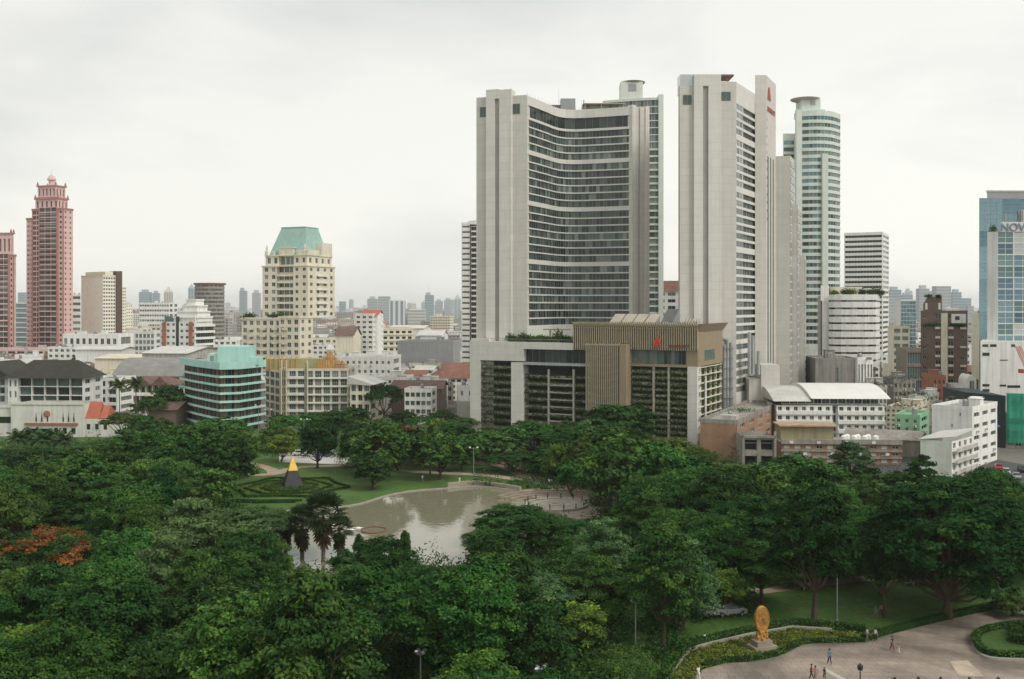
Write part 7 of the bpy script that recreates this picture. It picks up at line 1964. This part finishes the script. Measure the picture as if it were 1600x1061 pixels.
# understorey shrubs that close the woods' floor near the camera
n = 15000; rg = np.random.default_rng(99); pts_ = []
while len(pts_) < n:
    Y = 84+216*rg.random()**1.5; x = X(rg.uniform(-60, 1660), Y)
    if inpoly(LAWN, x, Y) and not inpoly(LAKEG, x, Y) and not inpoly(PLAZA, x, Y) and not inpoly(BED, x, Y):
        px = 800+x/Y*F; py = HZ+H0*F/Y
        if px > 1180 and 905 < py < 1000: continue
        if any(inpoly(p, px, py-10) for p in PROT): continue
        if sin(x*.13)+cos(Y*.17+x*.05) < -.35: continue
        pts_.append((x, Y))
c = np.array(pts_); k = 26; P_ = np.repeat(np.hstack([c, np.zeros((n, 1))]), k, 0); hh = np.repeat(rg.uniform(.4, 1.6, n)*(1+2.2*(rg.random(n) < .35)), k)
P_ += rg.normal(0, .45, P_.shape)*np.array((1.2, 1.2, 0)); P_[:, 2] = hh*rg.random(len(P_))
Nn = unit(rg, len(P_)); Nn[:, 2] = np.abs(Nn[:, 2])+.4
link('undergrowth', leaf_mesh('undergrowth', P_, Nn, rg.uniform(.12, .3, len(P_)), np.repeat(rg.uniform(0, 1, n), k), LEAF_DK), None, kind='stuff', label='dark undergrowth and low bushes on the floor of the park woods', cat='undergrowth')

byl = {}
for px, o_ in NUMB: byl.setdefault(o_['label'], []).append((px, o_))
for lab, L_ in byl.items():
    L_.sort(key=lambda e: e[0])
    if len(L_) > 1:
        for i, (_, o_) in enumerate(L_): o_['label'] = lab+', '+ORD[min(i, len(ORD)-1)]+' from left'

# ================================================================ small things
def lamp(px, top, Y, label, kind=0, h=None):
    zt = Z(top, Y); r = link('floodlight_mast', None, None, (X(px, Y), Y, 0), 0, label, 'park lamp', 'lamps in the park')
    MB().tube((0, 0, 0), (0, 0, zt-.1), .11, .07, 8).lathe([(.2, 0), (.2, .5), (.12, .55)], n=8).build('pole', STEEL, r)
    if kind == 0:
        MB().lathe([(.05, zt-.35), (.5, zt-.15), (.55, zt-.05), (.05, zt+.05)], n=18).build('ring_bracket', STEEL, r)
        for i in range(4):
            a = i*pi/2+.5; m = MB().box(-.17, -.14, -.09, .17, .14, .09); o_ = m.build('lamp_head', M('lamp_silver', (.40, .42, .43), .3, 0, metal=.3), r); o_.location = (.48*cos(a), .48*sin(a), zt+.15); o_.rotation_euler = (.5, 0, a)
    else:
        MB().tube((-.9, 0, zt-.2), (.9, 0, zt-.2), .05, .05, 6).build('cross_arm', STEEL, r)
        for sx_ in (-.85, .85):
            m = MB().lathe([(.08, -.14), (.24, 0), (.2, .14), (.05, .2)], n=12); o_ = m.build('lamp_head', WHITE, r); o_.location = (sx_, 0, zt-.05)
for a in [(1308, 876, 129, 'tall floodlight mast on the shaded lawn behind the statue'), (993, 939, 118, 'thin floodlight mast rising behind the clipped dome shrub'), (657, 1019, 103, 'lamp mast head poking out at the bottom of the woods'),
          (844, 1046, 100, 'low lamp head at the bottom edge between dark trees')]: lamp(*a)
for a in [(475, 655, 286, 'twin headed white park lamp below the gold crowned block'), (404, 633, 292, 'tall lamp mast before the turquoise block'), (740, 699, 232, 'lamp mast by the far lake shore'), (419, 640, 300, 'lamp mast right of the turquoise block'), (1510, 905, 150, 'thin lamp by the street behind the biggest plaza tree')]: lamp(*a, 1)
sg = link('park_sign_post', None, None, (*G(1344, 1075), 0), 0, 'black lantern topped post on the plaza near the bottom edge', 'lamp post'); zt = Z(1037, G(1344, 1075)[1])
MB().tube((0, 0, 0), (0, 0, zt-.8), .09, .06, 8).lathe([(.2, 0), (.16, .4), (.09, .5)], n=8).build('pole', BLACK, sg)
MB().lathe([(.08, zt-.75), (.28, zt-.62), (.32, zt-.2), (.2, zt-.14), (.05, zt+.05)], n=8).build('lantern', BLACK, sg)
for i, px in enumerate((1398, 1435, 1470, 1515, 1560)):
    x, y = G(px, 1074); b_ = link('bollard', None, None, (x, y, .05), 0, ORD[i]+' from the left of the dark bollards at the bottom edge of the plaza', 'bollard', 'bollards on the plaza')
    MB().lathe([(.2, 0), (.2, .12), (.13, .18), (.13, .8), (.19, .86), (.12, 1.02), (.02, 1.06)], n=10).build('post', BLACK, b_)
rl_ = link('low_chain_rail', None, None, None, None, 'low rail between the dark bollards at the bottom edge', 'rail'); 
mb = MB()
for a_, b_ in zip((1398, 1435, 1470, 1515), (1435, 1470, 1515, 1560)):
    p, q = G(a_, 1074), G(b_, 1074); mb.tube((*p, .75), (*q, .75), .04, .04, 5)
mb.build('rail', BLACK, rl_)

# the gold disc statue
sx0, sy0 = G(1190, 1016)
st_ = link('disc_statue', None, None, (sx0, sy0, .07), radians(22), 'tall golden oval disc standing on a rough pinkish stone plinth', 'statue')
MB().prism([(-1.5, -.9), (1.5, -1.0), (1.6, .9), (-1.4, 1.0)], 0, .55).prism([(-1.05, -.7), (1.0, -.75), (1.1, .7), (-1.0, .75)], .56, 1.15).build('plinth', STONE, st_)
rg = np.random.default_rng(5)
def disc(hw, hh, zc, d, n=40, yc=0):
    m = MB(); vs = []
    for s_, y in ((.93, -d), (1, -d*.55), (1, d*.55), (.93, d)): vs += [(hw*s_*cos(2*pi*i/n), yc+y, zc+hh*s_*sin(2*pi*i/n)) for i in range(n)]
    fs_ = [tuple(range(n))]
    for j in range(3): fs_ += [(j*n+i, (j+1)*n+i, (j+1)*n+(i+1) % n, j*n+(i+1) % n) for i in range(n)]
    fs_.append(tuple(range(4*n-1, 3*n-1, -1))); return m.add(vs, fs_)
GD = M('old_gold_leaf', (.42, .22, .055), .5, .3, 2.2, metal=.25, bump=.25)
dd = disc(1.0, 1.55, 3.55, .22)
n = 36
for i in range(n):
    a0, a1 = 2*pi*i/n, 2*pi*(i+1)/n; dd.tube((.9*cos(a0), -.23, 3.55+1.42*sin(a0)), (.9*cos(a1), -.23, 3.55+1.42*sin(a1)), .05, .05, 5, cap=False)
for i in range(90):      # worn relief on the face
    a = rg.uniform(0, 6.28); q = rg.uniform(0, .72)**.7; dd.lathe([(.02, 0), (.11, .05), (.06, .14), (.01, .16)], q*cos(a)*.95, 0, 6) if False else None
    x_, z_ = q*cos(a), 3.55+1.5*q*sin(a); w_ = rg.uniform(.05, .13); dd.box(x_-w_, -.27, z_-w_*.8, x_+w_, -.215, z_+w_*.8)
dd.build('disc', GD, st_)
orn = MB()
for i in range(46):
    a = rg.uniform(0, 2*pi); q = rg.uniform(.15, .75); z0_ = 1.12+rg.uniform(0, .75); x_, y_ = q*cos(a), q*.6*sin(a)
    orn.lathe([(.03, z0_), (.15, z0_+.1), (.17, z0_+.3), (.03, z0_+.5)], x_, y_, 7)
orn.lathe([(.75, 1.12), (.62, 1.4), (.45, 2.05)], n=14, sy=.55)
orn.build('ornament', GD, st_)

# people --------------------------------------------------------------
SKIN = M('skin', (.38, .22, .15), .6, .05); HAIR = M('black_hair', (.02, .016, .014), .6, 0)
def skinned(name, V, E, Rr, mat, parent, sub=1):
    me = bpy.data.meshes.new(name); me.from_pydata(V, E, []); me.materials.append(mat)
    o_ = link(name, me, parent); m = o_.modifiers.new('skin', 'SKIN'); m.use_smooth_shade = True
    if not me.skin_vertices: me.attributes
    sv = me.skin_vertices[0].data
    for i, r in enumerate(Rr): sv[i].radius = (r, r)
    sv[0].use_root = True
    if sub: s_ = o_.modifiers.new('sub', 'SUBSURF'); s_.levels = sub; s_.render_levels = sub
    return o_
def person(px, py, label, shirt, trousers, face=0, h=1.66, stride=.25, arm=.25, skirt=False, hat=None, sit=False, z=0, xy=None, group='people in the park'):
    x, y = xy or G(px, py); r = link('person', None, None, (x, y, z), face, label, 'person', group); k = h/1.7
    pel = (0, 0, .92); V = [pel, (0, .0, 1.1), (0, .0, 1.32), (0, 0, 1.45), (0, -.01, 1.54), (0, -.02, 1.63)]; Rr = [.125, .115, .135, .06, .075, .085]; E = [(0, 1), (1, 2), (2, 3), (3, 4), (4, 5)]
    limbs = {}
    for s, ph in ((-1, 1), (1, -1)):
        o_ = len(V); V += [(.085*s, 0, .88), (.1*s, -stride*.45*ph*-1*.6, .49), (.1*s, .0+stride*ph, .09), (.1*s, stride*ph-.13, .04)]
        Rr += [.095, .062, .042, .036]; E += [(0, o_), (o_, o_+1), (o_+1, o_+2), (o_+2, o_+3)]; limbs[('leg', s)] = o_
    for s, ph in ((-1, -1), (1, 1)):
        o_ = len(V); V += [(.17*s, 0, 1.40), (.235*s, .02+arm*ph*.5, 1.14), (.25*s, -.06+arm*ph, .92), (.25*s, -.09+arm*ph, .84)]
        Rr += [.055, .042, .03, .028]; E += [(2, o_), (o_, o_+1), (o_+1, o_+2), (o_+2, o_+3)]; limbs[('arm', s)] = o_
        b_ = o_+3; bx, by, bz = V[b_]
        for f in range(5):
            q = len(V)
            if f == 4: V += [(bx, by-.045, bz+.02), (bx-.01*s, by-.06, bz-.02)]
            else: V += [(bx+.004*f*s, by+(f-1.5)*.02, bz-.05), (bx-.015*s, by+(f-1.5)*.021, bz-.085-.006*(f in (1, 2)))]
            Rr += [.009, .008]; E += [(b_, q), (q, q+1)]
    V = [tuple(c*k for c in v) for v in V]; Rr = [a*k for a in Rr]
    skinned('body', V, E, Rr, SKIN, r)
    # clothing a little outside the body
    la, ra = limbs[('arm', -1)], limbs[('arm', 1)]
    cv = [V[1], V[0], V[2], (0, 0, 1.44*k), V[la], tuple((np.array(V[la])+np.array(V[la+1]))/2), V[ra], tuple((np.array(V[ra])+np.array(V[ra+1]))/2)]
    skinned('shirt', cv, [(0, 1), (0, 2), (2, 3), (2, 4), (4, 5), (2, 6), (6, 7)], [.13*k, .142*k, .15*k, .075*k, .068*k, .06*k, .068*k, .06*k], shirt, r)
    if skirt:
        MB().lathe([(.26*k, .5*k), (.23*k, .7*k), (.15*k, 1.0*k)], n=14).build('skirt', trousers, r)
    else:
        ll, rl2 = limbs[('leg', -1)], limbs[('leg', 1)]
        cv = [(0, 0, .95*k), V[ll], V[ll+1], tuple(np.array(V[ll+2])+np.array((0, 0, .04))), V[rl2], V[rl2+1], tuple(np.array(V[rl2+2])+np.array((0, 0, .04)))]
        skinned('trousers', cv, [(0, 1), (1, 2), (2, 3), (0, 4), (4, 5), (5, 6)], [.135*k, .108*k, .08*k, .06*k, .108*k, .08*k, .06*k], trousers, r)
    MB().lathe([(.10*k, 1.60*k), (.112*k, 1.68*k), (.085*k, 1.745*k), (.02, 1.765*k)], 0, .012, 12).build('hair', hat or HAIR, r)
    f_ = MB()
    for sx_ in (-.035, .035): f_.lathe([(.012, 1.63*k), (.014, 1.64*k), (.004, 1.65*k)], sx_*k, -.095*k, 6)
    f_.box(-.012, -.115*k, 1.59*k, .012, -.09*k, 1.62*k); f_.box(-.028, -.1*k, 1.565*k, .028, -.088*k, 1.572*k); f_.build('face', M('face_features', (.14, .07, .05), .6, 0), r)
    MB().box(-.15*k, stride*-1*k-.16, 0, -.05*k, stride*-1*k+.08, .07).box(.05*k, stride*k-.16, 0, .15*k, stride*k+.08, .07) if False else None
    return r
CL = {n_: M('cloth_'+n_, c_, .85, .08, 3) for n_, c_ in dict(white=(.68, .68, .66), blue=(.07, .16, .35), navy=(.03, .04, .08), black=(.02, .02, .022), pink=(.5, .2, .25), red=(.5, .05, .05), maroon=(.18, .05, .06), tan=(.35, .26, .17), grey=(.2, .2, .21), teal=(.05, .25, .3)).items()}
z5 = .05
person(1091, 1066, 'person in white walking by the bed at the bottom of the plaza', CL['white'], CL['white'], .6, 1.75, z=z5)
person(1296, 1039, 'person in a blue shirt and navy shorts standing alone mid plaza', CL['blue'], CL['navy'], .2, 1.72, z=z5)
person(1268, 1062, 'person in a maroon top at the left of the small group', CL['maroon'], CL['black'], 1.2, 1.6, z=z5)
person(1274, 1065, 'person in a pale pink top in the small group, beside the maroon top', CL['pink'], CL['tan'], -.7, 1.6, z=z5)
person(1288, 1062, 'short person in dark clothes right of the small group', CL['black'], CL['black'], 0, 1.25, z=z5)
person(1355, 1003, 'person in white with dark trousers, left of the two by the hedge', CL['white'], CL['grey'], 1.5, 1.65, z=z5)
person(1368, 1004, 'person in white shirt and black trousers, right of the two by the hedge', CL['white'], CL['black'], -1.5, 1.7, z=z5)
person(1394, 1017, 'person in a dark top and bare legs walking with a small child', CL['navy'], CL['maroon'], .5, 1.65, z=z5)
person(1404, 1022, 'small child in a pink top walking beside a dark dressed adult', CL['pink'], CL['white'], .5, 1.05, z=z5)
person(1368, 964, 'person in a blue shirt standing under the trees of the shaded lawn', CL['teal'], CL['grey'], 1, 1.6)
person(1378, 963, 'person in a pink top under the trees of the shaded lawn', CL['pink'], CL['navy'], -1, 1.6)
person(660, 753, 'person in white on the lawn at the far lake shore', CL['white'], CL['grey'], .3, 1.65)
person(718, 756, 'person in white at the end of the tan embankment', CL['white'], CL['white'], .3, 1.6)
person(586, 766, 'person in pink resting beside the lone lawn tree', CL['pink'], CL['navy'], .3, 1.2)
person(858, 759, 'person in white, left of the pair behind the stone terrace', CL['white'], CL['navy'], .3, 1.65)
person(862, 759, 'person in a grey shirt, right of the pair behind the stone terrace', CL['grey'], CL['navy'], .3, 1.65)
person(187, 1012, 'person in a bright red top under the trees at the lower left', CL['red'], CL['black'], .3, 1.6)
person(948, 1052, 'person in white under the trees left of the clipped dome shrub', CL['white'], CL['grey'], .3, 1.6)
person(1101, 1001+4, 'small pale figure by the hedge left of the statue', CL['white'], CL['grey'], .3, 1.2)

# cars ----------------------------------------------------------------
def car(x, y, rz, paint, label, group='parked cars'):
    r = link('parked_car', None, None, (x, y, 0), rz, label, 'car', group)
    m = MB(); m.ext([(-2.1, .35), (-2.15, .75), (-2.0, .92), (-1.2, 1.0), (1.45, 1.0), (2.1, .85), (2.2, .5), (2.15, .3)], 'y', -.85, .85)
    b_ = m.build('body', paint, r); bv = b_.modifiers.new('bevel', 'BEVEL'); bv.width = .06; bv.segments = 2
    c_ = MB(); c_.add([(-1.3, -.78, 1.0), (1.15, -.78, 1.0), (1.15, .78, 1.0), (-1.3, .78, 1.0), (-.85, -.62, 1.45), (.45, -.62, 1.45), (.45, .62, 1.45), (-.85, .62, 1.45)], [(0, 1, 5, 4), (1, 2, 6, 5), (2, 3, 7, 6), (3, 0, 4, 7)]); c_.build('windscreen', G0, r)
    MB().box(-.87, -.63, 1.44, .47, .63, 1.49).build('roof', paint, r)
    for sx_ in (-1.35, 1.35):
        for sy_ in (-.8, .8):
            w_ = MB().tube((sx_, sy_-.1, .32), (sx_, sy_+.1, .32), .32, .32, 14); wo = w_.build('wheel', BLACK, r)
            MB().tube((sx_, sy_-.11, .32), (sx_, sy_+.11, .32), .17, .17, 10).build('rim', STEEL, wo)
    for sy_ in (-.6, .6): MB().box(2.12, sy_-.18, .6, 2.2, sy_+.18, .75).build('headlight', WHITE, r)
PT = {n_: M('car_'+n_, c_, .3, 0, spec=.6) for n_, c_ in dict(white=(.65, .65, .65), silver=(.35, .36, .38), red=(.4, .03, .03), blue=(.05, .1, .25), dark=(.03, .03, .035)).items()}
for i, (px, py, rz, p_, lab) in enumerate([(1572, 741, 1.2, 'white', 'white car on the street before the green netting'), (1588, 748, 1.2, 'silver', 'silver car nearest the right edge on the street'), (1560, 734, 1.2, 'red', 'red car on the street below the blue awning'), (1598, 737, 1.3, 'dark', 'dark car on the street at the right edge'),
        (1118, 962, .2, 'white', 'white car glimpsed under the trees left of the statue'), (1140, 961, .2, 'silver', 'silver car glimpsed under the trees nearest the statue'), (470, 712, 0, 'white', 'white car parked on the pale court behind the garden'), (505, 713, 0, 'blue', 'blue car parked on the pale court behind the garden')]):
    x, y = G(px, py); car(x, y, rz, PT[p_], lab)
# benches on the shaded lawn path
for i, (px, py) in enumerate([(1262, 922), (1420, 915)]):
    b_ = link('park_bench', None, None, (*G(px, py), 0), .1, ['stone park bench at the left of the path under the lawn trees', 'stone park bench further right on the path under the lawn trees'][i], 'bench', 'benches under the trees')
    MB().box(-.8, -.25, .4, .8, .25, .5).build('seat', STONE, b_); MB().box(-.8, .2, .5, .8, .28, .95).build('backrest', STONE, b_)
    for sx_ in (-.6, .6): MB().box(sx_-.1, -.2, 0, sx_+.1, .2, .4).build('leg', STONE, b_)
# little spirit house by the garden
gl = link('golden_shrine', None, None, (*G(381, 722), 0), 0, 'tiny golden shrine at the end of the pinkish path left of the pyramid', 'shrine')
MB().box(-.5, -.5, 0, .5, .5, 1.2).build('base', STONE, gl); MB().lathe([(.5, 1.2), (.45, 2.0), (.7, 2.1), (.25, 2.8), (.03, 3.6)], n=8).build('spire', GOLDY, gl)

# ---------------------------------------------------------------- haze: one closed box of pale air
hz = MB().box(-13500, -250, -1.1, 13500, 15500, 175).build('haze', None, None, kind='stuff', label='pale humid haze filling the air over the park and the city', cat='haze') if False else None
hm = bpy.data.materials.new('haze_air'); hm.use_nodes = True; t = hm.node_tree; t.nodes.clear()
pv = N(t, 'ShaderNodeVolumePrincipled'); pv.inputs['Color'].default_value = (.95, .97, .97, 1); pv.inputs['Density'].default_value = HAZE_D
pv.inputs['Anisotropy'].default_value = .1
mo = N(t, 'ShaderNodeOutputMaterial'); t.links.new(pv.outputs[0], mo.inputs['Volume'])
bx = MB().box(-14500, -400, -1.2, 14500, 16500, 175)
bx.build('haze', hm, None, kind='stuff', label='pale humid haze filling the air over the park and the city', cat='haze')
